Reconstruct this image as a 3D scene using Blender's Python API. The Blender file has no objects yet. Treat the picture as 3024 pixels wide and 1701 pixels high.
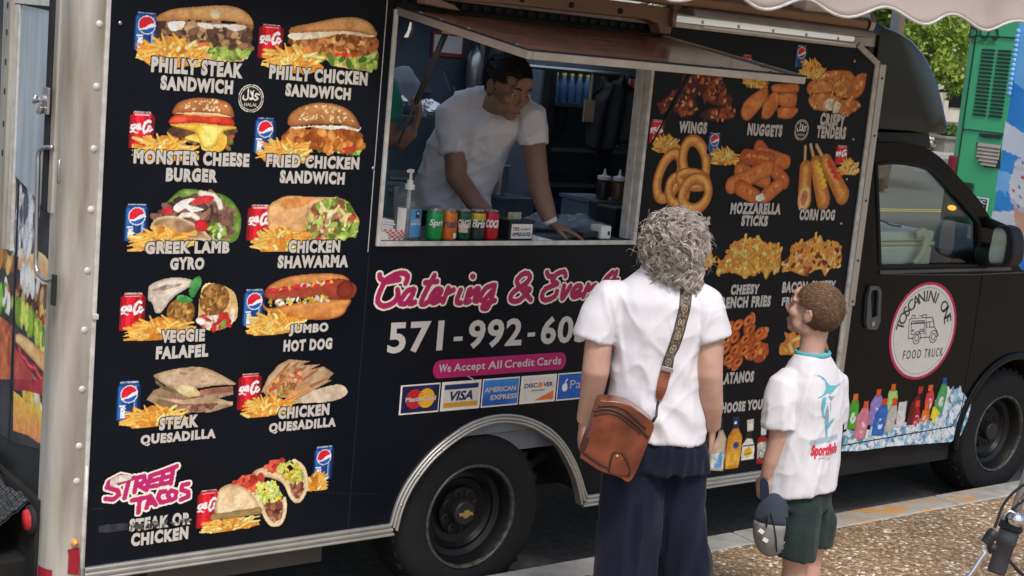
import bpy, math, random
import numpy as np
from math import sin, cos, pi, radians, sqrt
from mathutils import Vector, Matrix
random.seed(7)
rng = np.random.default_rng(11)
SC = bpy.context.scene
COL = SC.collection

# ---------------------------------------------------------------- camera
cam_d = bpy.data.cameras.new("camera")
cam = bpy.data.objects.new("camera", cam_d)
COL.objects.link(cam)
cam_d.sensor_width = 36.0
cam_d.lens = 36.0 * 4307.5 / 3024.0
cam_d.clip_start = 0.05
cam_d.clip_end = 600
yaw, pitch, roll = 0.66115, 0.16025, 0.09369
Fv = Vector((sin(yaw) * cos(pitch), cos(yaw) * cos(pitch), -sin(pitch)))
r0 = Vector((cos(yaw), -sin(yaw), 0)); u0 = r0.cross(Fv)
Rv = cos(roll) * r0 + sin(roll) * u0
Uv = -sin(roll) * r0 + cos(roll) * u0
cam.matrix_world = Matrix(((Rv.x, Uv.x, -Fv.x, 0), (Rv.y, Uv.y, -Fv.y, -4.5), (Rv.z, Uv.z, -Fv.z, 2.235), (0, 0, 0, 1)))
SC.camera = cam

# ---------------------------------------------------------------- sky, sun, exposure
world = bpy.data.worlds.new("World"); SC.world = world
world.use_nodes = True
wn = world.node_tree.nodes; wl = world.node_tree.links
bg = wn["Background"]
sky = wn.new("ShaderNodeTexSky"); sky.sky_type = 'NISHITA'
SUN_EL, SUN_AZ = radians(58), radians(205)     # azimuth from +Y towards +X
sky.sun_disc = False; sky.sun_elevation = SUN_EL; sky.sun_rotation = SUN_AZ
sky.air_density = 1.0; sky.dust_density = 3.0
wl.new(sky.outputs[0], bg.inputs[0]); bg.inputs[1].default_value = 0.11
sd = bpy.data.lights.new("sun", 'SUN'); sd.energy = 1.5; sd.angle = radians(14); sd.color = (1, 0.95, 0.88)
sun = bpy.data.objects.new("sun", sd); COL.objects.link(sun)
sdir = Vector((sin(SUN_AZ) * cos(SUN_EL), cos(SUN_AZ) * cos(SUN_EL), sin(SUN_EL)))
sun.rotation_euler = sdir.to_track_quat('Z', 'Y').to_euler()
SC.view_settings.view_transform = 'Standard'; SC.view_settings.look = 'None'
SC.view_settings.exposure = 0.6; SC.view_settings.gamma = 1.0

# ---------------------------------------------------------------- materials
def lin(c):
    return tuple((v / 12.92 if v <= 0.04045 else ((v + 0.055) / 1.055) ** 2.4) for v in c[:3])
def hx(h, k=1.0):
    h = h.lstrip('#'); c = lin(tuple(int(h[i:i + 2], 16) / 255 for i in (0, 2, 4)))
    return tuple(min(0.92, v * k) for v in c)
def mat(name, col, rough=0.5, metal=0.0, var=0.12, scale=6.0, bump=0.0, bscale=None, spec=0.5, col2=None, coat=0.0, stretch=None, emit=0.0, trans=0.0, ior=1.45):
    m = bpy.data.materials.new(name); m.use_nodes = True
    nt = m.node_tree; n = nt.nodes; l = nt.links; b = n["Principled BSDF"]
    b.inputs['Roughness'].default_value = rough; b.inputs['Metallic'].default_value = metal
    b.inputs['Specular IOR Level'].default_value = spec; b.inputs['Coat Weight'].default_value = coat
    b.inputs['Coat Roughness'].default_value = 0.08
    b.inputs['Transmission Weight'].default_value = trans; b.inputs['IOR'].default_value = ior
    tc = n.new("ShaderNodeTexCoord"); mp = n.new("ShaderNodeMapping"); l.new(tc.outputs['Object'], mp.inputs[0])
    if stretch: mp.inputs['Scale'].default_value = stretch
    nz = n.new("ShaderNodeTexNoise"); nz.inputs['Scale'].default_value = scale; nz.inputs['Detail'].default_value = 6
    l.new(mp.outputs[0], nz.inputs[0])
    rp = n.new("ShaderNodeValToRGB"); rp.color_ramp.elements[0].position = 0.3; rp.color_ramp.elements[1].position = 0.7
    c2 = col2 if col2 else tuple(min(1, v * (1 + var)) for v in col)
    c1 = col if col2 else tuple(v * (1 - var) for v in col)
    rp.color_ramp.elements[0].color = (*c1, 1); rp.color_ramp.elements[1].color = (*c2, 1)
    l.new(nz.outputs[0], rp.inputs[0]); l.new(rp.outputs[0], b.inputs['Base Color'])
    if bump:
        n2 = n.new("ShaderNodeTexNoise"); n2.inputs['Scale'].default_value = bscale or scale * 3; n2.inputs['Detail'].default_value = 4
        l.new(mp.outputs[0], n2.inputs[0])
        bp = n.new("ShaderNodeBump"); bp.inputs['Strength'].default_value = bump; bp.inputs['Distance'].default_value = 0.02
        l.new(n2.outputs[0], bp.inputs['Height']); l.new(bp.outputs[0], b.inputs['Normal'])
    if emit:
        b.inputs['Emission Color'].default_value = (*col, 1); b.inputs['Emission Strength'].default_value = emit
    return m
def vmat(name, rough=0.45, spec=0.4, coat=0.0):
    m = bpy.data.materials.new(name); m.use_nodes = True
    nt = m.node_tree; b = nt.nodes["Principled BSDF"]
    a = nt.nodes.new("ShaderNodeAttribute"); a.attribute_name = "print"
    nt.links.new(a.outputs['Color'], b.inputs['Base Color'])
    b.inputs['Roughness'].default_value = rough; b.inputs['Specular IOR Level'].default_value = spec
    b.inputs['Coat Weight'].default_value = coat
    return m

# ---------------------------------------------------------------- object helpers
def wloc(o):
    v = Vector((0, 0, 0))
    while o: v = v + o.location; o = o.parent
    return v
def put(o, parent=None):
    COL.objects.link(o)
    if parent: o.parent = parent
    return o
def tag(o, label=None, cat=None, group=None, kind=None):
    if label: o['label'] = label
    if cat: o['category'] = cat
    if group: o['group'] = group
    if kind: o['kind'] = kind
    return o
def thing(name, loc, label, cat, group=None):
    o = bpy.data.objects.new(name, None); o.empty_display_size = 0.1; o.location = loc; COL.objects.link(o)
    return tag(o, label, cat, group)
def copy_tree(o, parent=None):
    c = o.copy(); COL.objects.link(c); c.parent = parent
    for ch in o.children: copy_tree(ch, c)
    return c
def mesh_obj(name, vs, fs, m=None, parent=None, smooth=False, base=None):
    """world-space verts -> one mesh object (local to its parent, or to base)"""
    off = wloc(parent) if parent else Vector(base or (0, 0, 0))
    me = bpy.data.meshes.new(name)
    me.from_pydata([(v[0] - off.x, v[1] - off.y, v[2] - off.z) for v in vs], [], fs)
    me.update()
    if smooth: me.polygons.foreach_set('use_smooth', [True] * len(me.polygons))
    if m: me.materials.append(m)
    o = bpy.data.objects.new(name, me)
    if base and not parent: o.location = base
    return put(o, parent)

class MB:
    """collects shapes that belong to ONE part"""
    def __init__(s): s.v = []; s.f = []
    def add(s, vs, fs):
        k = len(s.v); s.v += [tuple(v) for v in vs]; s.f += [tuple(i + k for i in f) for f in fs]; return s
    def box(s, c, d, rz=0, rx=0, ry=0):
        M = Matrix.Rotation(rz, 3, 'Z') @ Matrix.Rotation(ry, 3, 'Y') @ Matrix.Rotation(rx, 3, 'X')
        vs = [Vector(c) + M @ Vector((x * d[0] / 2, y * d[1] / 2, z * d[2] / 2)) for x in (-1, 1) for y in (-1, 1) for z in (-1, 1)]
        return s.add(vs, [(0, 1, 3, 2), (4, 6, 7, 5), (0, 4, 5, 1), (2, 3, 7, 6), (0, 2, 6, 4), (1, 5, 7, 3)])
    def bx(s, a, b):
        return s.box([(a[i] + b[i]) / 2 for i in range(3)], [abs(b[i] - a[i]) for i in range(3)])
    def prism(s, pts, a, b):
        """outline given as (x,z), extruded along y from a to b"""
        n = len(pts)
        vs = [(p[0], a, p[1]) for p in pts] + [(p[0], b, p[1]) for p in pts]
        fs = [tuple(range(n)), tuple(range(2 * n - 1, n - 1, -1))] + [(i, i + n, (i + 1) % n + n, (i + 1) % n) for i in range(n)]
        return s.add(vs, fs)
    def prismx(s, pts, a, b):
        """outline given as (y,z), extruded along x"""
        n = len(pts)
        vs = [(a, p[0], p[1]) for p in pts] + [(b, p[0], p[1]) for p in pts]
        fs = [tuple(range(n)), tuple(range(2 * n - 1, n - 1, -1))] + [(i, i + n, (i + 1) % n + n, (i + 1) % n) for i in range(n)]
        return s.add(vs, fs)
    def tube(s, path, r, n=10, closed=False, flat=1.0, up=None):
        P = [Vector(p) for p in path]; N = len(P)
        rad = r if hasattr(r, '__len__') else [r] * N
        base = len(s.v); prev = None
        for i in range(N):
            if closed: t = (P[(i + 1) % N] - P[i - 1])
            else: t = P[min(i + 1, N - 1)] - P[max(i - 1, 0)]
            t = t.normalized()
            if prev is None:
                q = Vector(up) if up else (Vector((0, 0, 1)) if abs(t.z) < 0.9 else Vector((1, 0, 0)))
            else: q = prev
            a = (q - t * q.dot(t)).normalized(); b = t.cross(a); prev = a
            for k in range(n):
                th = 2 * pi * k / n
                s.v.append(tuple(P[i] + a * (cos(th) * rad[i]) + b * (sin(th) * rad[i] * flat)))
        for i in range(N if closed else N - 1):
            for k in range(n):
                a0 = base + i * n + k; a1 = base + i * n + (k + 1) % n
                j = (i + 1) % N
                s.f.append((a0, a1, base + j * n + (k + 1) % n, base + j * n + k))
        if not closed:
            s.f.append(tuple(base + k for k in range(n - 1, -1, -1)))
            s.f.append(tuple(base + (N - 1) * n + k for k in range(n)))
        return s
    def lathe(s, prof, c, ax='z', n=32, cap=True):
        """profile (radius, height) turned about an axis through c"""
        base = len(s.v); c = Vector(c)
        for r, h in prof:
            for k in range(n):
                th = 2 * pi * k / n; a, b = r * cos(th), r * sin(th)
                d = {'z': (a, b, h), 'y': (a, h, b), 'x': (h, a, b)}[ax]
                s.v.append(tuple(c + Vector(d)))
        for i in range(len(prof) - 1):
            for k in range(n):
                q = (base + i * n + k, base + i * n + (k + 1) % n, base + (i + 1) * n + (k + 1) % n, base + (i + 1) * n + k)
                s.f.append(q if ax != 'y' else q[::-1])
        if cap:
            s.f.append(tuple(base + k for k in range(n))[::-1]); s.f.append(tuple(base + (len(prof) - 1) * n + k for k in range(n)))
        return s
    def loft(s, rings, n=24, cap=True):
        """rings: (cx,cy,cz, rx, ry, rotz[, power]) ellipses stacked along the body"""
        base = len(s.v)
        for R in rings:
            cx, cy, cz, rx, ry, a = R[:6]; pw = R[6] if len(R) > 6 else 2.0
            tx, ty = (R[7], R[8]) if len(R) > 8 else (0, 0)      # slope of the ring
            for k in range(n):
                th = 2 * pi * k / n; ct, st = cos(th), sin(th)
                e = (abs(ct) ** pw + abs(st) ** pw) ** (-1 / pw)
                x, y = rx * ct * e, ry * st * e
                X = x * cos(a) - y * sin(a); Y = x * sin(a) + y * cos(a)
                s.v.append((cx + X, cy + Y, cz + tx * X + ty * Y))
        for i in range(len(rings) - 1):
            for k in range(n):
                s.f.append((base + i * n + k, base + i * n + (k + 1) % n, base + (i + 1) * n + (k + 1) % n, base + (i + 1) * n + k))
        if cap:
            s.f.append(tuple(base + k for k in range(n))[::-1]); s.f.append(tuple(base + (len(rings) - 1) * n + k for k in range(n)))
        return s
    def ball(s, c, r, n=16, m=10, sq=(1, 1, 1)):
        base = len(s.v)
        for i in range(1, m):
            ph = pi * i / m
            for k in range(n):
                th = 2 * pi * k / n
                s.v.append((c[0] + r * sq[0] * sin(ph) * cos(th), c[1] + r * sq[1] * sin(ph) * sin(th), c[2] + r * sq[2] * cos(ph)))
        t = len(s.v); s.v += [(c[0], c[1], c[2] + r * sq[2]), (c[0], c[1], c[2] - r * sq[2])]
        for i in range(m - 2):
            for k in range(n):
                s.f.append((base + i * n + k, base + (i + 1) * n + k, base + (i + 1) * n + (k + 1) % n, base + i * n + (k + 1) % n))
        for k in range(n):
            s.f.append((t, base + k, base + (k + 1) % n)); s.f.append((t + 1, base + (m - 2) * n + (k + 1) % n, base + (m - 2) * n + k))
        return s
    def build(s, name, m, parent=None, smooth=False, bevel=0, seg=2, base=None, sub=0):
        o = mesh_obj(name, s.v, s.f, m, parent, smooth, base)
        if bevel:
            md = o.modifiers.new("bevel", 'BEVEL'); md.width = bevel; md.segments = seg; md.limit_method = 'ANGLE'; md.angle_limit = radians(35)
        if sub:
            md = o.modifiers.new("sub", 'SUBSURF'); md.levels = sub; md.render_levels = sub
        return o
def smooth_by_angle(o, ang=35):
    me = o.data
    me.polygons.foreach_set('use_smooth', [True] * len(me.polygons))
    me.set_sharp_from_angle(angle=radians(ang))
    return o
def fuse(o, voxel=0.008, smooth=6, fac=0.5):
    """one continuous surface out of overlapping shapes"""
    md = o.modifiers.new("fuse", 'REMESH'); md.mode = 'VOXEL'; md.voxel_size = voxel; md.use_smooth_shade = True
    if smooth:
        ms = o.modifiers.new("relax", 'SMOOTH'); ms.iterations = smooth; ms.factor = fac
    dg = bpy.context.evaluated_depsgraph_get()
    me = bpy.data.meshes.new_from_object(o.evaluated_get(dg))
    mats = [m for m in o.data.materials]
    o.modifiers.clear(); o.data = me
    if not me.materials:
        for m in mats: me.materials.append(m)
    me.polygons.foreach_set('use_smooth', [True] * len(me.polygons))
    return o
def vnoise(p, seed=0):
    """smooth value noise, p: (...,d) array, d=2 or 3"""
    p = np.asarray(p, float); d = p.shape[-1]
    i = np.floor(p).astype(np.int64); f = p - i; f = f * f * (3 - 2 * f)
    out = 0
    for c in range(2 ** d):
        o = np.array([(c >> k) & 1 for k in range(d)])
        q = i + o
        h = (q * np.array([73856093, 19349663, 83492791][:d])).sum(-1) + seed * 2654435761
        h = (h ^ (h >> 13)) * 1274126177; h = (h ^ (h >> 16)) & 0xFFFF
        w = np.prod(np.where(o == 1, f, 1 - f), axis=-1)
        out = out + w * (h / 65535.0)
    return out
def warp(o, fn):
    me = o.data; n = len(me.vertices)
    a = np.empty(n * 3, np.float32); me.vertices.foreach_get('co', a); a = a.reshape(-1, 3)
    nn = np.empty(n * 3, np.float32); me.vertices.foreach_get('normal', nn)
    b = fn(a.astype(float), nn.reshape(-1, 3).astype(float))
    me.vertices.foreach_set('co', b.astype(np.float32).ravel()); me.update()
    return o

# ---------------------------------------------------------------- lettering
_lin = {}
def glyphs(text, bold=0.0, shear=0.0, space=1.0, align='LEFT'):
    key = (text, bold, shear, space, align)
    if key in _lin: return _lin[key]
    cu = bpy.data.curves.new("lettering", 'FONT'); cu.body = text; cu.size = 1; cu.offset = bold; cu.shear = shear
    cu.space_character = space; cu.resolution_u = 3; cu.align_x = align; cu.fill_mode = 'FRONT'
    o = bpy.data.objects.new("lettering", cu); COL.objects.link(o)
    dg = bpy.context.evaluated_depsgraph_get(); dg.update()
    me = bpy.data.meshes.new_from_object(o.evaluated_get(dg))
    vs = np.array([v.co[:] for v in me.vertices]).reshape(-1, 3); fs = [tuple(p.vertices) for p in me.polygons]
    bpy.data.objects.remove(o); bpy.data.curves.remove(cu); bpy.data.meshes.remove(me)
    _lin[key] = (vs, fs); return vs, fs
def fit(text, x0, z0, x1, z1, bold=0.0, shear=0.0, wob=0.0, space=1.0):
    """lettering fitted into a rectangle, returned as (x,z) points and faces"""
    vs, fs = glyphs(text, bold, shear, space)
    a = vs[:, :2].copy(); lo = a.min(0); hi = a.max(0)
    a = (a - lo) / (hi - lo)
    if wob:
        k = max(1, len(text)); a[:, 1] += wob * np.sin(a[:, 0] * k * 2.1 + len(text)) * (0.4 + 0.6 * a[:, 1])
    a[:, 0] = x0 + a[:, 0] * (x1 - x0); a[:, 1] = z0 + a[:, 1] * (z1 - z0)
    return a, fs
from mathutils.geometry import tessellate_polygon
def plate(outer, holes=(), y0=0.0, y1=0.03, ax='y'):
    """sheet with holes: outline in (x,z), front face at y0, back face at y1, real edges"""
    loops = [outer] + list(holes)
    flat = [p for lp in loops for p in lp]
    tri = tessellate_polygon([[Vector((p[0], p[1], 0)) for p in lp] for lp in loops])
    def P(p, y): return (p[0], y, p[1]) if ax == 'y' else (y, p[0], p[1])
    n = len(flat)
    vs = [P(p, y0) for p in flat] + [P(p, y1) for p in flat]
    fs = [tuple(t) for t in tri] + [tuple(i + n for i in t[::-1]) for t in tri]
    k = 0
    for lp in loops:
        m = len(lp)
        fs += [(k + i, k + (i + 1) % m, k + n + (i + 1) % m, k + n + i) for i in range(m)]
        k += m
    return vs, fs
def resample(pts, n, closed=False):
    P = [Vector(p) for p in pts]
    if closed: P.append(P[0])
    L = [0]
    for a, b in zip(P, P[1:]): L.append(L[-1] + (b - a).length)
    out = []
    for i in range(n):
        s = L[-1] * i / (n if closed else n - 1); j = 0
        while j < len(L) - 2 and L[j + 1] < s: j += 1
        t = (s - L[j]) / max(1e-9, L[j + 1] - L[j]); out.append(P[j].lerp(P[j + 1], t))
    return out
def spline(pts, n=40, closed=False):
    """smooth curve through points (Catmull-Rom)"""
    P = [Vector(p) for p in pts]; N = len(P); out = []
    segs = N if closed else N - 1
    m = max(2, n // segs)
    for i in range(segs):
        p0 = P[(i - 1) % N] if closed or i > 0 else P[0]; p1 = P[i]; p2 = P[(i + 1) % N]
        p3 = P[(i + 2) % N] if closed or i + 2 < N else P[-1]
        for k in range(m):
            t = k / m
            out.append(0.5 * ((2 * p1) + (p2 - p0) * t + (2 * p0 - 5 * p1 + 4 * p2 - p3) * t * t + (3 * p1 - p0 - 3 * p2 + p3) * t ** 3))
    if not closed: out.append(P[-1])
    return out

# ---------------------------------------------------------------- shared materials
M = {}
M['black'] = mat('black_vinyl', (0.004, 0.0065, 0.0115), 0.30, var=0.25, scale=3, spec=0.22, bump=0.03, bscale=8)
M['cab_black'] = mat('black_paint', (0.005, 0.007, 0.008), 0.22, var=0.2, scale=4, spec=0.22, coat=0.0)
M['plastic'] = mat('black_plastic', (0.018, 0.019, 0.021), 0.5, var=0.2, scale=20, bump=0.05)
M['rubber'] = mat('rubber', (0.016, 0.016, 0.017), 0.8, var=0.3, scale=14, bump=0.1)
M['alu'] = mat('aluminium', (0.46, 0.45, 0.41), 0.38, 0.75, var=0.25, scale=9, stretch=(1, 1, 0.25), bump=0.04, col2=(0.62, 0.61, 0.57))
M['alu_dirty'] = mat('weathered_aluminium', (0.30, 0.26, 0.20), 0.5, 0.45, scale=5, stretch=(3, 3, 0.35), col2=(0.62, 0.60, 0.54), bump=0.06)
M['trim_white'] = mat('pale_trim', (0.58, 0.57, 0.53), 0.4, 0.1, var=0.2, scale=24, bump=0.06)
M['steel'] = mat('stainless', (0.5, 0.5, 0.5), 0.3, 0.9, var=0.1, scale=4, stretch=(0.3, 6, 6))
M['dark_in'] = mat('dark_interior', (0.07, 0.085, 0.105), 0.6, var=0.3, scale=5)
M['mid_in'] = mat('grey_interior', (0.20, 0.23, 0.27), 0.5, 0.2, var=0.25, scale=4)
M['white'] = mat('white_plastic', (0.78, 0.77, 0.74), 0.4, var=0.05, scale=9)
M['chrome'] = mat('chrome', (0.8, 0.8, 0.8), 0.12, 1.0, var=0.05)
M['under'] = mat('underbody', (0.012, 0.011, 0.010), 0.85, var=0.5, scale=6)
M['red_refl'] = mat('red_reflector', (0.33, 0.015, 0.03), 0.3, var=0.15, scale=60)
M['tan'] = mat('tan_cassette', (0.42, 0.27, 0.18), 0.5, var=0.14, scale=3, stretch=(0.4, 2, 2))
M['gold'] = mat('gold_badge', (0.62, 0.46, 0.16), 0.35, 0.7, var=0.1)
M['paper'] = mat('paper', (0.80, 0.78, 0.72), 0.7, var=0.04)
def glass_mat(name, tint, gloss=0.06, rough=0.02):
    m = bpy.data.materials.new(name); m.use_nodes = True; nt = m.node_tree; n = nt.nodes; l = nt.links
    n.remove(n["Principled BSDF"])
    t = n.new("ShaderNodeBsdfTransparent"); t.inputs[0].default_value = (*tint, 1)
    g = n.new("ShaderNodeBsdfGlossy"); g.inputs['Roughness'].default_value = rough
    lw = n.new("ShaderNodeLayerWeight"); lw.inputs[0].default_value = 0.5
    pw = n.new("ShaderNodeMath"); pw.operation = 'POWER'; pw.inputs[1].default_value = 5; l.new(lw.outputs['Facing'], pw.inputs[0])
    fr = n.new("ShaderNodeMath"); fr.operation = 'MULTIPLY_ADD'; fr.inputs[1].default_value = 0.8; fr.inputs[2].default_value = 0.12; l.new(pw.outputs[0], fr.inputs[0])
    mx = n.new("ShaderNodeMixShader")
    l.new(fr.outputs[0], mx.inputs[0]); l.new(t.outputs[0], mx.inputs[1]); l.new(g.outputs[0], mx.inputs[2])
    l.new(mx.outputs[0], n["Material Output"].inputs[0])
    return m
M['glass'] = glass_mat('green_glass', (0.86, 0.99, 0.92))
M['clear'] = glass_mat('clear_glass', (0.94, 0.97, 0.96))

# ---------------------------------------------------------------- ground
def pebble_mat():
    m = bpy.data.materials.new('exposed_aggregate'); m.use_nodes = True; nt = m.node_tree; n = nt.nodes; l = nt.links; b = n["Principled BSDF"]
    tc = n.new("ShaderNodeTexCoord")
    vo = n.new("ShaderNodeTexVoronoi"); vo.inputs['Scale'].default_value = 60; vo.inputs['Randomness'].default_value = 1
    nz = n.new("ShaderNodeTexNoise"); nz.inputs['Scale'].default_value = 30; nz.inputs['Detail'].default_value = 3
    mx = n.new("ShaderNodeMix"); mx.data_type = 'VECTOR'; mx.inputs[0].default_value = 0.02
    l.new(tc.outputs['Object'], mx.inputs[4]); l.new(tc.outputs['Object'], nz.inputs[0]); l.new(nz.outputs['Color'], mx.inputs[5])
    l.new(mx.outputs[1], vo.inputs['Vector'])
    sp = n.new("ShaderNodeSeparateColor"); l.new(vo.outputs['Color'], sp.inputs[0])
    rp = n.new("ShaderNodeValToRGB"); e = rp.color_ramp.elements
    for p, c in [(0.0, (0.21, 0.14, 0.085)), (0.3, (0.33, 0.235, 0.145)), (0.6, (0.43, 0.32, 0.20)), (0.88, (0.53, 0.41, 0.27)), (1.0, (0.68, 0.55, 0.39))]:
        q = e.new(p); q.color = (*c, 1)
    e.remove(e[0]); e.remove(e[-1])
    l.new(sp.outputs[0], rp.inputs[0])
    rm = n.new("ShaderNodeValToRGB"); rm.color_ramp.elements[0].position = 0.35; rm.color_ramp.elements[1].position = 0.62
    rm.color_ramp.elements[0].color = (1, 1, 1, 1); rm.color_ramp.elements[1].color = (0.66, 0.6, 0.54, 1)
    l.new(vo.outputs['Distance'], rm.inputs[0])
    big = n.new("ShaderNodeTexNoise"); big.inputs['Scale'].default_value = 1.3; big.inputs['Detail'].default_value = 5
    l.new(tc.outputs['Object'], big.inputs[0])
    rb = n.new("ShaderNodeValToRGB"); rb.color_ramp.elements[0].position = 0.3; rb.color_ramp.elements[1].position = 0.7
    rb.color_ramp.elements[0].color = (0.74, 0.72, 0.70, 1); rb.color_ramp.elements[1].color = (1.18, 1.15, 1.1, 1)
    l.new(big.outputs[0], rb.inputs[0])
    m1 = n.new("ShaderNodeMix"); m1.data_type = 'RGBA'; m1.blend_type = 'MULTIPLY'; m1.inputs[0].default_value = 1
    m2 = n.new("ShaderNodeMix"); m2.data_type = 'RGBA'; m2.blend_type = 'MULTIPLY'; m2.inputs[0].default_value = 1
    l.new(rp.outputs[0], m1.inputs[6]); l.new(rm.outputs[0], m1.inputs[7]); l.new(m1.outputs[2], m2.inputs[6]); l.new(rb.outputs[0], m2.inputs[7])
    l.new(m2.outputs[2], b.inputs['Base Color']); b.inputs['Roughness'].default_value = 0.75
    inv = n.new("ShaderNodeMath"); inv.operation = 'SUBTRACT'; inv.inputs[0].default_value = 1; l.new(vo.outputs['Distance'], inv.inputs[1])
    bp = n.new("ShaderNodeBump"); bp.inputs['Strength'].default_value = 0.9; bp.inputs['Distance'].default_value = 0.008
    l.new(inv.outputs[0], bp.inputs['Height']); l.new(bp.outputs[0], b.inputs['Normal'])
    return m
def kerb_mat():
    m = mat('kerb_stone', (0.30, 0.30, 0.28), 0.8, scale=8, col2=(0.46, 0.45, 0.42), bump=0.25, bscale=60)
    nt = m.node_tree; n = nt.nodes; l = nt.links; b = n["Principled BSDF"]
    src = b.inputs['Base Color'].links[0].from_socket
    tc = n.new("ShaderNodeTexCoord"); mp = n.new("ShaderNodeMapping"); mp.inputs['Scale'].default_value = (1.2, 3.0, 1)
    l.new(tc.outputs['Object'], mp.inputs[0])
    nz = n.new("ShaderNodeTexNoise"); nz.inputs['Scale'].default_value = 3.2; nz.inputs['Detail'].default_value = 8; nz.inputs['Roughness'].default_value = 0.75
    l.new(mp.outputs[0], nz.inputs[0])
    rp = n.new("ShaderNodeValToRGB"); rp.color_ramp.elements[0].position = 0.49; rp.color_ramp.elements[1].position = 0.56
    l.new(nz.outputs[0], rp.inputs[0])
    sx = n.new("ShaderNodeSeparateXYZ"); l.new(tc.outputs['Object'], sx.inputs[0])
    r1 = n.new("ShaderNodeMapRange"); r1.inputs[1].default_value = 5.1; r1.inputs[2].default_value = 5.8; l.new(sx.outputs[0], r1.inputs[0])
    r2 = n.new("ShaderNodeMapRange"); r2.inputs[1].default_value = 6.95; r2.inputs[2].default_value = 6.6; l.new(sx.outputs[0], r2.inputs[0])
    a = n.new("ShaderNodeMath"); a.operation = 'MULTIPLY'; l.new(r1.outputs[0], a.inputs[0]); l.new(r2.outputs[0], a.inputs[1])
    c = n.new("ShaderNodeMath"); c.operation = 'MULTIPLY'; l.new(a.outputs[0], c.inputs[0]); l.new(rp.outputs[0], c.inputs[1])
    mx = n.new("ShaderNodeMix"); mx.data_type = 'RGBA'; l.new(c.outputs[0], mx.inputs[0]); l.new(src, mx.inputs[6]); mx.inputs[7].default_value = (0.58, 0.30, 0.08, 1)
    l.new(mx.outputs[2], b.inputs['Base Color'])
    return m
M['asphalt'] = mat('asphalt', (0.11, 0.108, 0.103), 0.85, var=0.3, scale=20, bump=0.3, bscale=160)
M['pebble'] = pebble_mat(); M['kerb'] = kerb_mat()
M['stone'] = mat('limestone', (0.50, 0.46, 0.40), 0.8, var=0.12, scale=2, bump=0.05)
o = MB().bx((-60, -0.02, -0.3), (200, 26, 0)).build('road', M['asphalt']); tag(o, kind='structure')
o = MB().bx((-60, -60, -0.3), (140, -0.19, 0.128)).build('pavement', M['pebble']); tag(o, kind='structure')
kb = MB(); xk = -7.25
while xk < 40:
    kb.bx((xk + 0.004, -0.186, -0.25), (xk + 1.516, -0.02, 0.130 + 0.002 * sin(xk * 9))); xk += 1.52
o = kb.build('kerb', M['kerb'], bevel=0.012, seg=3); tag(o, kind='structure')
# ================================================================ the food truck
truck = thing('food_truck', (1.7, 1.0, 0), 'black food truck with printed food pictures, open serving hatch and wheel arch', 'food truck')
def part(mb, name, m, parent=truck, **k): return mb.build(name, m, parent, **k)
arch_in = spline([(3.047,0.367),(3.061,0.439),(3.088,0.51),(3.13,0.575),(3.197,0.645),(3.291,0.708),(3.389,0.751),(3.505,0.765),(3.635,0.741),(3.729,0.696),(3.813,0.639),(3.88,0.558),(3.925,0.49),(3.955,0.423),(3.976,0.361)], 56)
arch_out = spline([(3.012,0.405),(3.03,0.48),(3.06,0.545),(3.103,0.604),(3.17,0.672),(3.251,0.728),(3.341,0.774),(3.436,0.796),(3.534,0.798),(3.637,0.776),(3.746,0.729),(3.831,0.665),(3.897,0.591),(3.952,0.505),(3.986,0.437),(4.007,0.402)], 56)
X0, X1, ZB, ZT = 1.80, 5.525, 0.398, 2.41
WX0, WX1, WZ0, WZ1 = 2.862, 4.115, 1.50, 2.345
ax0, ax1 = arch_out[0][0], arch_out[-1][0]
outer = [(X0, ZB), (ax0, ZB)] + [(p[0], p[1]) for p in arch_out[1:-1]] + [(ax1, ZB), (X1, ZB), (X1, 2.325), (5.385, ZT), (X0, ZT)]
win = [(WX0, WZ0), (WX0, WZ1), (WX1, WZ1), (WX1, WZ0)]
part(MB().add(*plate(outer, [win], 0, 0.03)), 'side_panel', M['black'])
# rear corner post: flat strip that rolls round to the rear face, flared at its foot
mb = MB(); rings = []
for z in (0.24, 0.30, 0.36, 0.46, 1.0, 1.5, 2.0, 2.50):
    k = 1 + max(0, (0.46 - z)) * 0.25
    pr = [(1.786, -0.004), (1.762, -0.008)]
    for i in range(11):
        a = -pi / 2 - i * pi / 20
        pr.append((1.742 + 0.068 * k * cos(a), 0.060 + 0.068 * k * sin(a)))
    pr += [(1.674 - 0.068 * (k - 1), 0.105), (1.700, 0.105), (1.786, 0.02)]
    rings.append([(x, y, z) for x, y in pr])
n = len(rings[0])
for r in rings: mb.v += r
for i in range(len(rings) - 1):
    mb.f += [(i * n + k, i * n + (k + 1) % n, (i + 1) * n + (k + 1) % n, (i + 1) * n + k) for k in range(n)]
mb.f += [tuple(range(n - 1, -1, -1)), tuple((len(rings) - 1) * n + k for k in range(n))]
post = part(mb, 'corner_post', M['alu_dirty']); smooth_by_angle(post, 40)
for i, (x, z) in enumerate([(1.764,2.199),(1.764,2.004),(1.765,1.807),(1.765,1.612),(1.763,1.413),(1.762,1.218),(1.763,1.02),(1.762,0.828),(1.759,0.708)]):
    part(MB().ball((x, -0.006, z), 0.0125, 14, 8, (1, 0.6, 1)), 'rivet', M['trim_white'], post, smooth=True)
mb = MB().bx((1.7835, -0.014, 0.40), (1.7985, 0.0, 2.45))
part(mb, 'edge_trim', M['trim_white'], bevel=0.003)
part(MB().tube([(1.79, -0.014, 0.76), (1.791, -0.012, 0.58), (1.787, -0.013, 0.44), (1.792, -0.012, 0.36)], 0.006), 'loose_edge_trim', M['trim_white'], smooth=True)
mb = MB().bx((1.783, -0.022, 1.253), (1.803, -0.010, 1.272)); part(mb, 'trim_clip', M['trim_white'], bevel=0.003)
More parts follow.
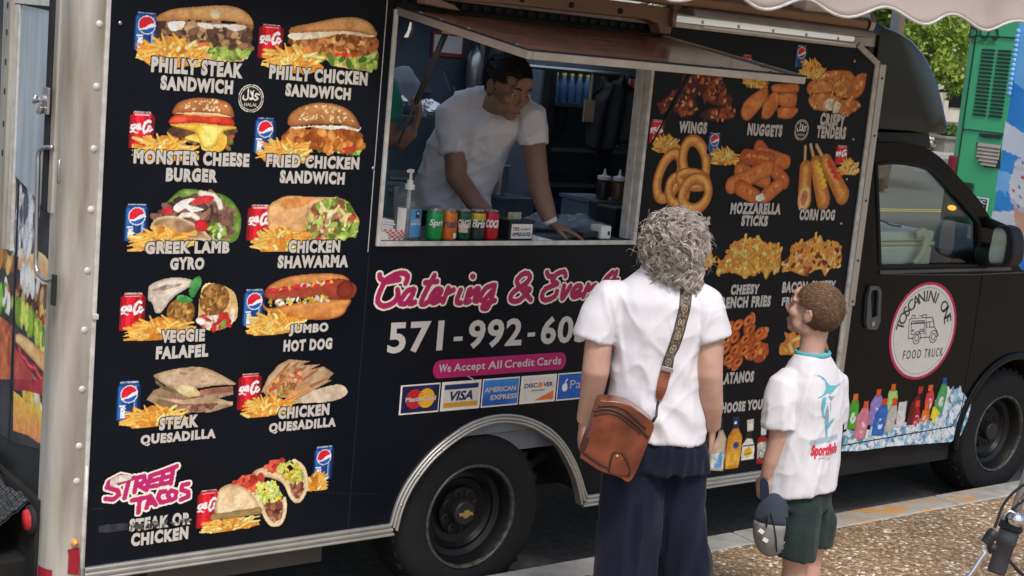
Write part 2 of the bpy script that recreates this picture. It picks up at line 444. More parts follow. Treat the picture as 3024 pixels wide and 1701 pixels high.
# reflectors, marker lamp
mb = MB().add(*plate([(1.739,0.476),(1.777,0.478),(1.781,0.438),(1.779,0.381),(1.742,0.392),(1.743,0.45)], (), -0.0125, -0.009)); part(mb, 'reflector', M['red_refl'])
mb = MB(); q = [(1.67,0.001,0.527),(1.67,-0.035,0.532),(1.67,-0.071,0.531),(1.67,-0.074,0.462),(1.67,0.01,0.445)]
pa = [(1.690, 0.004), (1.676, 0.025), (1.672, 0.05)]
mb.add([(x - 0.002, y, z) for z in (0.30, 0.405) for x, y in [(1.697, 0.006), (1.684, 0.022), (1.6745, 0.045), (1.672, 0.07)]], [(0, 1, 5, 4), (1, 2, 6, 5), (2, 3, 7, 6)])
o = part(mb, 'reflector', M['red_refl'])
(lx, lz), = [(1.761,0.497)]
part(MB().lathe([(0.0125, 0), (0.0125, -0.012), (0.008, -0.019), (0.001, -0.021)], (lx, -0.006, lz), 'y', 20), 'marker_lamp', mat('amber_lens', (0.62, 0.30, 0.06), 0.25, var=0.2, scale=40), smooth=True)
# lower mouldings and arch moulding: flat band with two rounded ridges
def ridge(path_a, path_b, name):
    a = resample(path_a, 60); b = resample(path_b, 60); mb = MB()
    vs = [(p[0], -0.006, p[1]) for p in a] + [(p[0], -0.006, p[1]) for p in b] + [(p[0], 0.03, p[1]) for p in a] + [(p[0], 0.03, p[1]) for p in b]
    n = 60
    mb.add(vs, [(i, i + 1, n + i + 1, n + i) for i in range(n - 1)] + [(i, 2 * n + i, 2 * n + i + 1, i + 1) for i in range(n - 1)] + [(n + i, n + i + 1, 3 * n + i + 1, 3 * n + i) for i in range(n - 1)])
    for t, r in ((0.12, 0.0062), (0.5, 0.0075), (0.88, 0.0062)):
        mb.tube([(p[0] * (1 - t) + q[0] * t, -0.008, p[1] * (1 - t) + q[1] * t) for p, q in zip(a, b)], r, 8)
    o = part(mb, name, M['alu']); smooth_by_angle(o, 50); return o
am = ridge([(p[0], p[1]) for p in arch_out], [(p[0], p[1]) for p in arch_in], 'arch_moulding')
ridge([(1.80, 0.402), (ax0, 0.402)], [(1.80, 0.352), (ax0 + 0.02, 0.352)], 'lower_moulding')
ridge([(ax1, 0.402), (X1 + 0.02, 0.402)], [(ax1 - 0.02, 0.352), (X1 + 0.02, 0.352)], 'lower_moulding')
am_a, am_b = resample(arch_in, 60), resample(arch_out, 60)
for i in range(9):
    p, q = am_a[4 + i * 6], am_b[4 + i * 6]
    part(MB().ball(((p[0] + q[0]) / 2, -0.0155, (p[1] + q[1]) / 2), 0.0055, 10, 6, (1, 0.6, 1)), 'screw', M['steel'], am, smooth=True)
# upper and front trim of the side panel
mb = MB().bx((1.80, -0.010, 2.396), (5.36, 0.0, 2.412))
part(mb, 'roof_trim', M['trim_white'])
mb = MB().prism([(5.367,2.403),(5.386,2.423),(5.551,2.343),(5.52,2.327)], -0.013, 0.0)
part(mb, 'chamfer_trim', M['trim_white'], bevel=0.003)
fr = MB().bx((5.520, -0.008, 0.40), (5.549, 0.012, 2.335))
fr = part(fr, 'front_trim', M['trim_white'])
ch = MB().bx((5.5505, -0.014, 1.178), (5.592, 0.02, 2.336))
ch = part(ch, 'front_channel', M['alu'], bevel=0.003)
part(MB().bx((5.5505, -0.006, 0.36), (5.585, 0.02, 1.176)), 'front_channel', M['alu'], bevel=0.003)
for z in (2.27, 2.0, 1.69, 1.40, 1.20):
    part(MB().lathe([(0.006, 0), (0.006, -0.002)], (5.57, -0.0145, z), 'y', 12), 'bolt', M['plastic'], ch)
for z in (1.28, 0.95): part(MB().ball((5.532, -0.010, z), 0.011, 12, 8, (1, 0.6, 1)), 'rivet', M['trim_white'], fr, smooth=True)
for i, (x, z) in enumerate([(5.373,2.337),(5.435,1.977),(5.426,1.789),(5.426,1.578)] + [(1.834,2.208),(2.814,1.772)]):
    part(MB().ball((x, -0.002, z), 0.007, 12, 8, (1, 0.6, 1)), 'screw', M['steel'], smooth=True)
# ---- shell of the box: roof, far wall, front wall, floor, inner lining
RH = [(2.2, .35), (2.2, 1.75), (5.1, 1.75), (5.1, .35)]
def slab(z0, z1):
    vs, fs = plate([(1.70, .0305), (5.545, .0305), (5.545, 1.99), (1.70, 1.99)], [RH], z0, z1); return MB().add([(v[0], v[2], v[1]) for v in vs], fs)
part(slab(2.412, 2.47), 'roof', M['alu'])
sk_m = bpy.data.materials.new('added_translucent_sheet'); sk_m.use_nodes = True; _n = sk_m.node_tree.nodes; _n.remove(_n["Principled BSDF"])
_t = _n.new("ShaderNodeBsdfTranslucent"); _t.inputs[0].default_value = (.36, .42, .49, 1); sk_m.node_tree.links.new(_t.outputs[0], _n["Material Output"].inputs[0])
part(MB().add([(2.19, .34, 2.473), (5.11, .34, 2.473), (5.11, 1.76, 2.473), (2.19, 1.76, 2.473)], [(0, 1, 2, 3)]), 'added_roof_light', sk_m)  # unseen panel, added over a roof opening to let daylight into the kitchen
part(MB().bx((1.70, 0.06, 0.62), (5.54, 1.96, 0.70)), 'floor', M['mid_in'])
far = plate([(1.70, 0.40), (5.54, 0.40), (5.54, 2.41), (1.70, 2.41)], [[(4.165, 2.255), (4.21, 2.255), (4.225, 2.30), (4.225, 2.335), (4.195, 2.335), (4.185, 2.29)]], 1.96, 1.99)
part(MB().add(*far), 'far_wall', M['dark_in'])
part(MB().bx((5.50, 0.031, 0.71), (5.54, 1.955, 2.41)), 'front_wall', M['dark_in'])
part(MB().bx((1.705, 0.106, 0.40), (1.72, 1.955, 2.41)), 'rear_wall', M['mid_in'])
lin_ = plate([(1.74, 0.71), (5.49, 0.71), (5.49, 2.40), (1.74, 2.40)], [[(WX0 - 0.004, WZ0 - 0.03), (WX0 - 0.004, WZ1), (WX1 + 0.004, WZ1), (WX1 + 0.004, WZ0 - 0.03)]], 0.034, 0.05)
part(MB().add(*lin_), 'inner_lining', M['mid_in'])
vs_, fs_ = plate([(1.75, .055), (5.48, .055), (5.48, 1.95), (1.75, 1.95)], [RH], 2.385, 2.405); part(MB().add([(v[0], v[2], v[1]) for v in vs_], fs_), 'ceiling', M['mid_in'])
# serving window frame and counter
wf = MB().bx((WX0 - 0.012, -0.010, WZ0 - 0.014), (WX0 + 0.004, 0.03, WZ1))
wf.bx((WX0 + 0.0045, -0.012, WZ0 - 0.014), (WX1 + 0.012, -0.0005, WZ0 + 0.004)); wf.bx((WX1 - 0.004, -0.010, WZ0 + 0.0035), (WX1 + 0.014, 0.028, WZ1))
wf.bx((WX1 - 0.012, 0.0285, WZ0 + 0.0035), (WX1 + 0.013, 0.075, WZ1))
part(wf, 'window_frame', M['trim_white'], bevel=0.002)
part(MB().bx((WX0 + 0.006, 0.0305, WZ0 - 0.03), (WX1 - 0.014, 0.40, WZ0)), 'counter', mat('dark_counter', (0.05, 0.055, 0.065), 0.35, var=0.2))
# ---- serving hatch, hinged at the top of the window and propped open
HL, HR = 2.856, 4.165
hy, hz, oy, oz = -0.004, 2.354, -0.798, 2.242
hatch = thing('serving_hatch', (0, 0, 0), None, None); hatch.parent = truck
HD = Vector((0, oy - hy, oz - hz)).normalized(); HN = Vector((0, -HD.z, HD.y)); HN = HN if HN.z > 0 else -HN
def hp(x, s, h): # s along the hatch from hinge, h above its top skin
    p = Vector((x, hy, hz)) + HD * s + HN * h; return tuple(p)
hl = (Vector((oy - hy, oz - hz, 0))).length
def hbox(mb, xa, xb, s0, s1, h0, h1):
    return mb.add([hp(x, s, h) for x in (xa, xb) for s in (s0, s1) for h in (h0, h1)], [(0, 1, 3, 2), (4, 6, 7, 5), (0, 4, 5, 1), (2, 3, 7, 6), (0, 2, 6, 4), (1, 5, 7, 3)])
off = Vector((-1.7, -1.0, 0)); hatch.location = off + Vector((HL, hy, hz)); 
mb = MB(); hbox(mb, HL, HL + 0.022, 0.0, hl, -0.028, 0.0); hbox(mb, HR - 0.022, HR, 0.0, hl, -0.028, 0.0); hbox(mb, HL + 0.0225, HR - 0.0225, hl - 0.022, hl, -0.028, 0.0)
part(mb, 'hatch_frame', M['alu'], hatch, bevel=0.003)
HPRINT = (HL, HR, hl)
mb = MB(); hbox(mb, HL + 0.023, HR - 0.023, 0.02, hl - 0.023, -0.012, -0.003)
part(mb, 'hatch_skin', mat('hatch_skin', (0.17, 0.06, 0.05), 0.18, 0.3, scale=3, col2=(0.34, 0.17, 0.14), stretch=(1, 4, 4)), hatch)
mb = MB(); hbox(mb, HL + 0.023, HR - 0.023, 0.02, hl - 0.023, -0.024, -0.0125); part(mb, 'hatch_lining', M['mid_in'], hatch)
mb = MB(); hbox(mb, HL, HR, 0.0, hl + 0.002, 0.0004, 0.004); mb2 = MB(); hbox(mb2, HL + 0.0, HR - 0.0, hl - 0.02, hl + 0.004, 0.0005, 0.0035)
part(mb2, 'hatch_edge', M['plastic'], hatch)
mb2 = MB(); hbox(mb2, HL - 0.003, HL + 0.013, 0.0, hl - 0.02, 0.0005, 0.0035); part(mb2, 'hatch_edge', M['plastic'], hatch)
mb2 = MB(); hbox(mb2, HR - 0.016, HR + 0.003, 0.0, hl - 0.02, 0.0005, 0.004); part(mb2, 'hatch_edge', M['trim_white'], hatch)
for x, s in [(HL + 0.03, .12), (HL + .03, .25), (HL + .03, .42), (HL + .03, .70), (3.02, hl - .03), (3.08, hl - .03), (3.45, hl - .03), (3.75, hl - .03), (4.0, hl - .03), (HR - .03, .6)]:
    c = hp(x, s, 0.001); part(MB().ball(c, 0.009, 10, 6, (1, 1, 0.5)), 'rivet', M['steel'], hatch, smooth=True)
mb = MB(); mb.tube([(HL, hy - 0.003, hz + 0.007), (HR, hy - 0.003, hz + 0.007)], 0.009, 8)
i = 0
x = HL + 0.02
while x < HR - 0.03:
    mb.bx((x, -0.006, hz + 0.004), (x + 0.026, -0.0005, hz + 0.036)); x += 0.052
part(mb, 'hinge', M['plastic'], hatch)
for xs in (HL + 0.055, HR - 0.03):
    a = Vector(hp(xs, 0.26, -0.03)); b = Vector((xs - 0.01, -0.005, 1.80)); b = Vector((xs, 0.0, 1.86))
    mbs = MB().tube([a, a.lerp(b, 0.62)], 0.011, 12); mbs.tube([a.lerp(b, 0.6), b], 0.0045, 8)
    st = part(mbs, 'gas_strut', M['plastic'], hatch, smooth=True)
    part(MB().box(tuple(a), (0.022, 0.04, 0.03)), 'strut_bracket', M['steel'], hatch, bevel=0.003)
# header board above the hinge
part(MB().prism([(2.93, 2.468), (2.935, 2.372), (3.00, 2.366), (3.09, 2.361), (3.06, 2.38), (2.99, 2.395), (3.3, 2.405), (4.0, 2.410), (4.06, 2.398), (4.08, 2.362), (4.135, 2.362), (4.14, 2.468)], -0.075, -0.012), 'header_board', M['tan'], bevel=0.004)
for x in (3.0, 3.36, 3.6, 3.85): part(MB().lathe([(0.012, 0), (0.012, -0.005)], (x, -0.0755, 2.43), 'y', 14), 'bolt', M['plastic'])
# ---- awning on the roof edge
mb = MB().bx((1.75, -0.16, 2.488), (5.25, -0.012, 2.495)); mb = MB().prismx([(-0.15, 2.478), (-0.012, 2.478), (-0.012, 2.515), (0.10, 2.56), (0.10, 2.50), (0.0305, 2.474), (0.0, 2.474)][:3] + [(0.06, 2.535), (-0.10, 2.535), (-0.15, 2.515)], 1.76, 5.26)
cs = part(mb, 'awning_cassette', M['tan'], bevel=0.008)
mb = MB().prismx([(-0.175, 2.442), (-0.02, 2.442), (-0.02, 2.476), (-0.155, 2.476), (-0.175, 2.470)], 4.16, 5.28)
part(mb, 'awning_rail', mat('grey_rail', (0.30, 0.31, 0.31), 0.35, 0.6, var=0.15, scale=5), bevel=0.006)
mb = MB().tube([(4.105, -0.06, 2.427), (5.27, -0.06, 2.433)], 0.0125, 14)
lt = part(mb, 'bright_trim_bar', mat('glowing_white_trim', (0.86, 0.88, 0.84), 0.25, var=0.03, emit=0.22), smooth=True)  # white metal trim, no lamp; its weak glow stands in for caught light
for x in np.linspace(4.3, 5.15, 5): part(MB().bx((x, -0.076, 2.418), (x + 0.012, -0.0735, 2.432)), 'clip', M['steel'], lt)
part(MB().bx((4.36, -0.03, 2.404), (5.33, -0.0105, 2.414)), 'drip_rail', M['white'], bevel=0.003)
mb = MB().lathe([(0.055, 0), (0.055, 0.03), (0.045, 0.036)], (5.28, -0.095, 2.51), 'x', 28)
part(mb, 'awning_end_cap', M['steel'], smooth=False, bevel=0.003)
for x in (4.125,): 
    mb = MB().box((x, -0.075, 2.44), (0.022, 0.05, 0.10)); mb.box((x, -0.085, 2.49), (0.06, 0.05, 0.03), ry=0.3)
    mb.tube([(x - 0.005, -0.05, 2.40), (x + 0.004, -0.045, 2.36)], 0.011, 8)
    part(mb, 'awning_bracket', mat('rusty_bracket', (0.20, 0.11, 0.07), 0.6, 0.5, scale=30, col2=(0.45, 0.36, 0.3)), bevel=0.003)
# arm, fabric and scalloped valance
part(MB().box((4.98, -0.10, 2.555), (0.26, 0.05, 0.055), ry=-0.02).box((4.86, -0.11, 2.57), (0.04, 0.07, 0.075)).tube([(4.5, -0.02, 2.56), (4.86, -0.1, 2.545)], 0.006, 8), 'awning_arm', M['white'], bevel=0.004)
part(MB().tube([(4.86, -0.11, 2.585), (4.86, -1.2, 2.62)], 0.018, 10), 'awning_arm', M['white'], smooth=True)
vb = [(3.379,-1.22,2.501),(3.404,-1.22,2.483),(3.44,-1.22,2.475),(3.478,-1.22,2.477),(3.52,-1.22,2.487),(3.565,-1.22,2.494)] 
def valance():
    mb = MB(); nx, nz = 150, 10; xs = np.linspace(2.6, 7.2, nx)
    per, x_hi = 0.387, 4.015
    for j in range(nz + 1):
        for x in xs:
            ph = 2 * pi * (x - x_hi) / per
            zl = 2.438 + 0.026 * (x - 3.45) + 0.023 * (1 + cos(ph))
            zt = 2.66
            z = zt + (zl - zt) * j / nz
            y = -1.22 + 0.012 * sin(x * 7.0 + 1) * j / nz + 0.006 * sin(x * 19) * j / nz - 0.02 * (j / nz) ** 2
            mb.v.append((x, y, z))
    for j in range(nz):
        mb.f += [(j * nx + i, j * nx + i + 1, (j + 1) * nx + i + 1, (j + 1) * nx + i) for i in range(nx - 1)]
    return mb, [mb.v[nz * nx + i] for i in range(nx)]
M['canvas'] = mat('beige_canvas', (0.41, 0.345, 0.305), 0.85, var=0.1, scale=5, bump=0.15, bscale=300)
mb, hem = valance()
vo_ = part(mb, 'awning_valance', M['canvas'], smooth=True); vo_.modifiers.new('thick', 'SOLIDIFY').thickness = 0.004
part(MB().tube([(p[0], p[1] - 0.002, p[2]) for p in hem], 0.0055, 8), 'valance_piping', M['trim_white'], vo_, smooth=True)
mb = MB(); nx = 40
for y, z in ((-1.22, 2.665), (-0.8, 2.70), (-0.4, 2.75), (0.0, 2.80), (0.3, 2.85)):
    mb.v += [(x, y, z) for x in np.linspace(2.6, 7.2, nx)]
for j in range(4): mb.f += [(j * nx + i, j * nx + i + 1, (j + 1) * nx + i + 1, (j + 1) * nx + i) for i in range(nx - 1)]
o = part(mb, 'awning_fabric', M['canvas'], smooth=True); o.modifiers.new('thick', 'SOLIDIFY').thickness = 0.003
part(MB().box((2.75, 0.28, 2.66), (0.05, 0.05, 0.40)).box((6.0, 0.28, 2.66), (0.05, 0.05, 0.40)).tube([(2.6, 0.3, 2.85), (7.2, 0.3, 2.85)], 0.025, 10), 'awning_post', M['white'])
# ---- underbody, wheel well, wheels
part(MB().bx((1.85, 0.45, 0.30), (5.6, 1.6, 0.45)).bx((1.9, 0.09, 0.56), (ax0 - 0.03, 0.14, 0.61)).bx((2.0, 0.12, 0.40), (2.08, 1.9, 0.62)).bx((2.7, 0.12, 0.40), (2.78, 1.9, 0.62)).bx((4.4, 0.12, 0.40), (4.48, 1.9, 0.62)).tube([(2.1, 0.16, 0.30), (2.72, 0.16, 0.30)], 0.03), 'chassis', M['under'])
part(MB().bx((2.05, 0.05, 0.27), (2.75, 0.07, 0.335)), 'step_rail', mat('dusty_rail', (0.07, 0.065, 0.06), 0.6, 0.3))
mb = MB(); N = len(arch_out)
mb.v = [(p[0], 0.031, p[1]) for p in arch_out] + [(p[0], 0.75, p[1]) for p in arch_out]
mb.f = [(i, i + 1, N + i + 1, N + i) for i in range(N - 1)] + [tuple(N + i for i in range(N))]
part(mb, 'wheel_well', M['under'])
part(MB().box((3.86, 0.5, 0.50), (0.30, 0.6, 0.04), ry=-0.5), 'mud_flap', M['rubber'])
tyre_m = mat('tyre', (0.007, 0.0075, 0.0085), 0.8, var=0.25, scale=12, bump=0.08); rim_m = mat('black_rim', (0.007, 0.0075, 0.008), 0.38, 0.2, var=0.3, scale=25, spec=0.5)
rim_edge = mat('worn_rim_edge', (0.03, 0.03, 0.03), 0.4, 0.5, scale=45, col2=(0.16, 0.15, 0.13))
def wheel(cx, cy, cz, R, name='wheel', badge=True):
    w = 0.24
    pr = [(0.205, 0.02), (0.215, 0.0), (0.25, -0.012), (0.30, -0.014), (R - 0.03, -0.004), (R - 0.008, 0.02), (R, 0.05), (R, w - 0.05), (R - 0.01, w - 0.02), (0.25, w), (0.205, w - 0.02)]
    t = part(MB().lathe(pr, (cx, cy, cz), 'y', 64, cap=False), name, tyre_m); smooth_by_angle(t, 30)
    tr = MB()
    for i in range(72):
        a = 2 * pi * i / 72
        tr.box((cx + (R - 0.001) * cos(a), cy + 0.05 + 0.035 * (i % 2), cz + (R - 0.001) * sin(a)), (0.012, 0.05, 0.022), ry=-a)
    part(tr, 'tread', tyre_m, t)
    pr = [(0.222, 0.003), (0.222, -0.004), (0.214, -0.008), (0.207, -0.002), (0.205, 0.012)]
    part(MB().lathe(pr, (cx, cy, cz), 'y', 64, cap=False), 'rim_lip', rim_edge, t, smooth=True)
    pr = [(0.206, 0.012), (0.196, 0.03), (0.185, 0.06), (0.165, 0.075), (0.15, 0.07), (0.135, 0.09), (0.10, 0.10), (0.098, 0.085), (0.06, 0.08), (0.0005, 0.08)]
    o = part(MB().lathe(pr, (cx, cy, cz), 'y', 64, cap=False), 'rim', rim_m, t); smooth_by_angle(o, 30)
    for i in range(8):
        a = 2 * pi * i / 8 + 0.3
        part(MB().lathe([(0.016, 0), (0.018, -0.004), (0.012, -0.006), (0.011, 0.004)], (cx + 0.078 * cos(a), cy + 0.0825, cz + 0.078 * sin(a)), 'y', 16, cap=True), 'lug_nut', M['plastic'], t)
    part(MB().lathe([(0.052, 0.08), (0.052, 0.045), (0.046, 0.038), (0.0005, 0.037)], (cx, cy, cz), 'y', 32, cap=False), 'hub_cap', M['plastic'], t, smooth=False)
    if badge:
        s = 0.0135
        bow = [(-2.4, -.55), (-1, -.55), (-1, -1.2), (.75, -1.2), (.85, -.55), (2.6, -.55), (2.15, .55), (1, .55), (1, 1.2), (-.75, 1.2), (-.85, .55), (-2.9, .55)]
        part(MB().prism([(cx + p[0] * s, cz + p[1] * s) for p in bow], cy + 0.030, cy + 0.0365), 'badge', M['gold'], t, bevel=0.001)
    return t
wheel(3.440, 0.05, 0.36, 0.36)
wheel(7.125, 0.10, 0.375, 0.365, badge=False)
for (x, y) in ((3.440, 1.66), (7.125, 1.62)):
    part(MB().lathe([(0.2, 0.0), (0.33, 0.0), (0.36, 0.03), (0.36, 0.2), (0.33, 0.24), (0.2, 0.24)], (x, y, 0.36), 'y', 40), 'wheel', tyre_m)
# ---- rear face
RX = 1.688
def rb(p, q, dx0, dx1):  # box on the rear face between (y,z) corners
    return MB().bx((RX - dx1, p[0], p[1]), (RX - dx0, q[0], q[1]))
grey_door = mat('scuffed_metal_sheet', (0.40, 0.46, 0.50), 0.45, 0.35, scale=6, col2=(0.58, 0.64, 0.68), stretch=(1, 4, 0.5))
door_l = thing('rear_door', (RX - 1.7, 0.09 - 1.0, 0.4), None, None); door_l.parent = truck
part(MB().bx((RX - 0.004, 0.108, 0.62), (RX + 0.014, 1.95, 2.46)), 'door_skin', M['plastic'], door_l)
# ---- rear face continued
part(MB().add(*plate([(0.155, 1.585), (0.155, 2.223), (0.46, 2.236), (0.465, 1.66), (0.40, 1.648), (0.33, 1.632), (0.225, 1.604)], (), RX - 0.011, RX - 0.004, 'x')), 'metal_sheet', grey_door, door_l)
part(rb((0.16, 2.239), (0.60, 2.262), 0.004, 0.018).bx((RX - 0.017, 0.464, 1.40), (RX - 0.0045, 0.510, 2.236)), 'sheet_frame', M['trim_white'], door_l, bevel=0.002)
part(rb((0.513, 1.40), (0.585, 2.30), 0.004, 0.03), 'punched_channel', M['alu_dirty'], door_l)
for z in (1.72, 1.82, 1.93, 2.03, 2.13, 2.22): part(MB().bx((RX - 0.0315, 0.535, z), (RX - 0.0305, 0.548, z + 0.02)), 'slot', M['plastic'], door_l)
part(rb((0.588, 1.62), (0.90, 2.40), 0.0045, 0.012), 'window_pane', mat('dark_glass', (0.02, 0.04, 0.05), 0.15), door_l)
part(rb((0.118, 1.587), (0.153, 2.40), 0.0, 0.030), 'seal', M['rubber'], door_l, bevel=0.006)
part(rb((0.075, 1.585), (0.1145, 2.40), 0.0, 0.022), 'hinge_channel', M['alu_dirty'], door_l, bevel=0.004)
mb = rb((0.10, 1.90), (0.150, 1.985), 0.031, 0.040); mb.tube([(RX - 0.05, 0.13, 1.945), (RX - 0.06, 0.165, 1.935), (RX - 0.05, 0.178, 1.952)], 0.008, 8); mb.tube([(RX - 0.045, 0.135, 1.925), (RX - 0.05, 0.15, 1.90)], 0.010, 8)
part(mb, 'latch', M['steel'], door_l, bevel=0.002)
hp_ = [(1.660, 0.07, 1.80), (1.650, 0.155, 1.78), (1.648, 0.158, 1.70), (1.650, 0.152, 1.45), (1.650, 0.142, 1.395), (1.652, 0.118, 1.378), (1.655, 0.06, 1.372), (1.662, 0.02, 1.385)]
part(MB().tube(spline(hp_, 50), 0.0075, 10), 'door_handle', M['steel'], smooth=True)
part(MB().tube(spline([(1.662, 0.006, 1.77), (1.652, -0.018, 1.765), (1.650, -0.022, 1.73), (1.654, -0.015, 1.70), (1.664, 0.004, 1.70)], 24), 0.006, 10), 'grab_handle', M['steel'], smooth=True)
part(MB().bx((1.655, -0.002, 1.30), (1.668, 0.020, 1.40)), 'handle_bracket', M['plastic'], bevel=0.003)
part(rb((0.105, 0.62), (1.95, 0.80), 0.0, 0.003), 'door_sill', mat('grey_sill', (0.20, 0.19, 0.165), 0.5, 0.3, var=0.25, scale=8), door_l)
part(MB().bx((1.42, 0.16, 0.28), (RX - 0.02, 1.95, 0.40)), 'bumper', M['under'], bevel=0.01)
part(MB().bx((1.66, 0.08, 0.30), (1.70, 1.95, 0.625)), 'rear_valance', M['under'])
part(MB().lathe([(0.048, 0), (0.048, -0.012), (0.041, -0.015)], (1.659, 0.112, 0.552), 'x', 24), 'lamp_housing', M['rubber'])
part(MB().lathe([(0.037, 0), (0.032, -0.012), (0.001, -0.016)], (1.645, 0.112, 0.552), 'x', 24, cap=False), 'tail_light', mat('red_lens', (0.5, 0.03, 0.03), 0.2, var=0.2, scale=60), smooth=True)
mb = MB(); nx, ny = 60, 44
for j in range(ny):
    for i in range(nx):
        y = 0.14 + i * 0.9 / nx; t = j / (ny - 1)
        mb.v.append((1.655 - 0.22 * t ** 0.8 + 0.008 * sin(j * 1.05 + 0.8 * sin(i * 0.35)), y, 0.60 - 0.19 * t + 0.010 * sin(j * 1.05 + 0.8 * sin(i * 0.35)) + 0.004 * sin(i * 1.3)))
mb.f = [(j * nx + i, j * nx + i + 1, (j + 1) * nx + i + 1, (j + 1) * nx + i) for j in range(ny - 1) for i in range(nx - 1)]
net = part(mb, 'step_net', mat('black_net', (0.02, 0.022, 0.024), 0.45, var=0.3, scale=30), smooth=False)
w_ = net.modifiers.new('net', 'WIREFRAME'); w_.thickness = 0.007; w_.use_replace = False
part(MB().bx((1.638, 0.42, 0.55), (1.645, 0.75, 0.66)), 'number_plate', mat('plate_white', (0.6, 0.64, 0.7), 0.4, var=0.05))
part(MB().bx((1.6365, 0.44, 0.575), (1.6378, 0.452, 0.64)).bx((1.6365, 0.465, 0.575), (1.6378, 0.49, 0.64)).bx((1.6365, 0.505, 0.575), (1.6378, 0.515, 0.64)), 'plate_marks', hx and mat('plate_blue', (0.03, 0.07, 0.22), 0.4, var=0.05))

# ================================================================ the cab
CY0, CY1 = 0.06, 1.94
glass = [(5.702,1.859),(5.791,1.871),(5.904,1.872),(6.03,1.861),(6.128,1.846),(6.2,1.811),(6.293,1.757),(6.425,1.683),(6.553,1.607),(6.604,1.571),(6.631,1.467),(6.657,1.347),(5.833,1.356)]
roofl = [(5.68,1.961),(5.875,1.969),(6.011,1.963),(6.086,1.948),(6.153,1.925),(6.215,1.899)]
pill = [(6.304,1.851),(6.399,1.797),(6.496,1.741),(6.574,1.695),(6.658,1.631),(6.75,1.558),(6.866,1.465)]
top = [tuple(p) for p in spline([(p[0], p[1]) for p in roofl + pill], 48)]
wb = (6.93, 1.40)
ho = [(7.05, 1.318), (7.4, 1.27), (7.9, 1.19), (8.2, 1.09), (8.36, 0.95), (8.40, 0.55)]
acx, acz, ar = 7.125, 0.375, 0.445
archp = [(acx + ar * cos(a), acz + ar * sin(a)) for a in np.linspace(0.16, pi - 0.16, 28)]
cab_out = [(5.602, 0.40), (5.602, top[0][1])] + top + [wb] + ho + [(8.38, 0.43)] + archp + [(6.66, 0.455)]
cab = thing('cab', (5.6 - 1.7, 0.06 - 1.0, 0.4), None, None); cab.parent = truck
for y0, y1 in ((CY0, CY0 + 0.04), (CY1 - 0.04, CY1)):
    part(MB().add(*plate(cab_out, [glass], y0, y1)), 'cab_side', M['cab_black'], cab)
def strip(pts, y0, y1): 
    mb = MB(); n = len(pts); mb.v = [(p[0], y0, p[1]) for p in pts] + [(p[0], y1, p[1]) for p in pts]
    mb.f = [(i, i + 1, n + i + 1, n + i) for i in range(n - 1)]; return mb
ki = 26
part(strip([(5.602, top[0][1])] + top[:ki], CY0 + 0.001, CY1 - 0.001), 'cab_roof', M['cab_black'], cab, smooth=True)
part(strip([top[ki], wb], CY0 + 0.07, CY1 - 0.07), 'windscreen', M['clear'], cab)
for y0 in (CY0 + 0.001, CY1 - 0.07): part(strip([top[ki - 1]] + top[ki:] + [wb], y0, y0 + 0.068), 'windscreen_pillar', M['cab_black'], cab, smooth=True)
part(strip([wb] + ho + [(8.38, 0.43)], CY0 + 0.001, CY1 - 0.001), 'bonnet', M['cab_black'], cab, smooth=True)
part(MB().bx((8.36, 0.1, 0.42), (8.50, 1.9, 0.62)), 'front_bumper', M['chrome'], cab, bevel=0.03)
for y in (0.25, 1.75): part(MB().bx((8.375, y - 0.14, 0.72), (8.42, y + 0.14, 0.90)), 'headlight', M['clear'], cab, bevel=0.01)
part(MB().bx((5.61, 0.11, 0.42), (6.9, 1.89, 0.52)), 'cab_floor', M['mid_in'], cab)
part(MB().bx((5.605, 0.11, 0.53), (5.625, 1.89, 1.95)), 'cab_back', M['mid_in'], cab)
pane = [(p[0], CY0 + 0.02, p[1]) for p in glass]; pane2 = [(p[0], CY1 - 0.02, p[1]) for p in glass]
part(MB().add(pane, [tuple(range(len(pane)))]), 'window_pane', M['glass'], cab)
part(MB().add(pane2, [tuple(range(len(pane2)))]), 'window_pane', M['glass'], cab)
# rubber frame round the pane and belt strip
g2 = [(p[0], p[1]) for p in glass]
part(MB().tube([(p[0], CY0 - 0.001, p[1]) for p in resample(g2, 70, True)], 0.010, 8, closed=True), 'window_seal', M['rubber'], cab, smooth=True)
(bx0, bz0), (bx1, bz1) = [(5.832,1.343),(6.688,1.33)]
part(MB().bx((bx0, CY0 - 0.010, bz1 - 0.012), (bx1 + 0.25, CY0, bz1 + 0.006)), 'belt_strip', mat('grey_strip', (0.08, 0.085, 0.09), 0.3), cab, bevel=0.003)
part(MB().tube([(p[0], CY0 - 0.004, p[1]) for p in [(5.845,1.318),(6.183,1.309),(6.599,1.301),(6.952,1.303),(7.229,1.306)]], 0.005, 8), 'body_crease', mat('crease', (0.05, 0.055, 0.06), 0.25), cab, smooth=True)
# door seams, handle
dr = [(5.753,1.037),(5.772,0.981)] 
part(MB().tube([(5.66, CY0 - 0.0005, 1.30), (5.66, CY0 - 0.0005, 0.46), (5.70, CY0 - 0.0005, 0.445), (6.62, CY0 - 0.0005, 0.47), (6.68, CY0 - 0.0005, 0.56), (6.70, CY0 - 0.0005, 0.9), (6.70, CY0 - 0.0005, 1.34)], 0.004, 6), 'door_seam', M['rubber'], cab)
hd = plate([(5.766,1.259),(5.826,1.259),(5.854,1.235),(5.877,1.077),(5.859,1.039),(5.791,1.044),(5.767,1.07),(5.752,1.203)], [[(5.783,1.237),(5.822,1.24),(5.835,1.224),(5.85,1.106),(5.807,1.096),(5.777,1.217)]], CY0 - 0.016, CY0 - 0.0005)
dh = part(MB().add(*hd), 'door_handle', mat('grey_handle', (0.10, 0.105, 0.11), 0.45), cab, bevel=0.003)
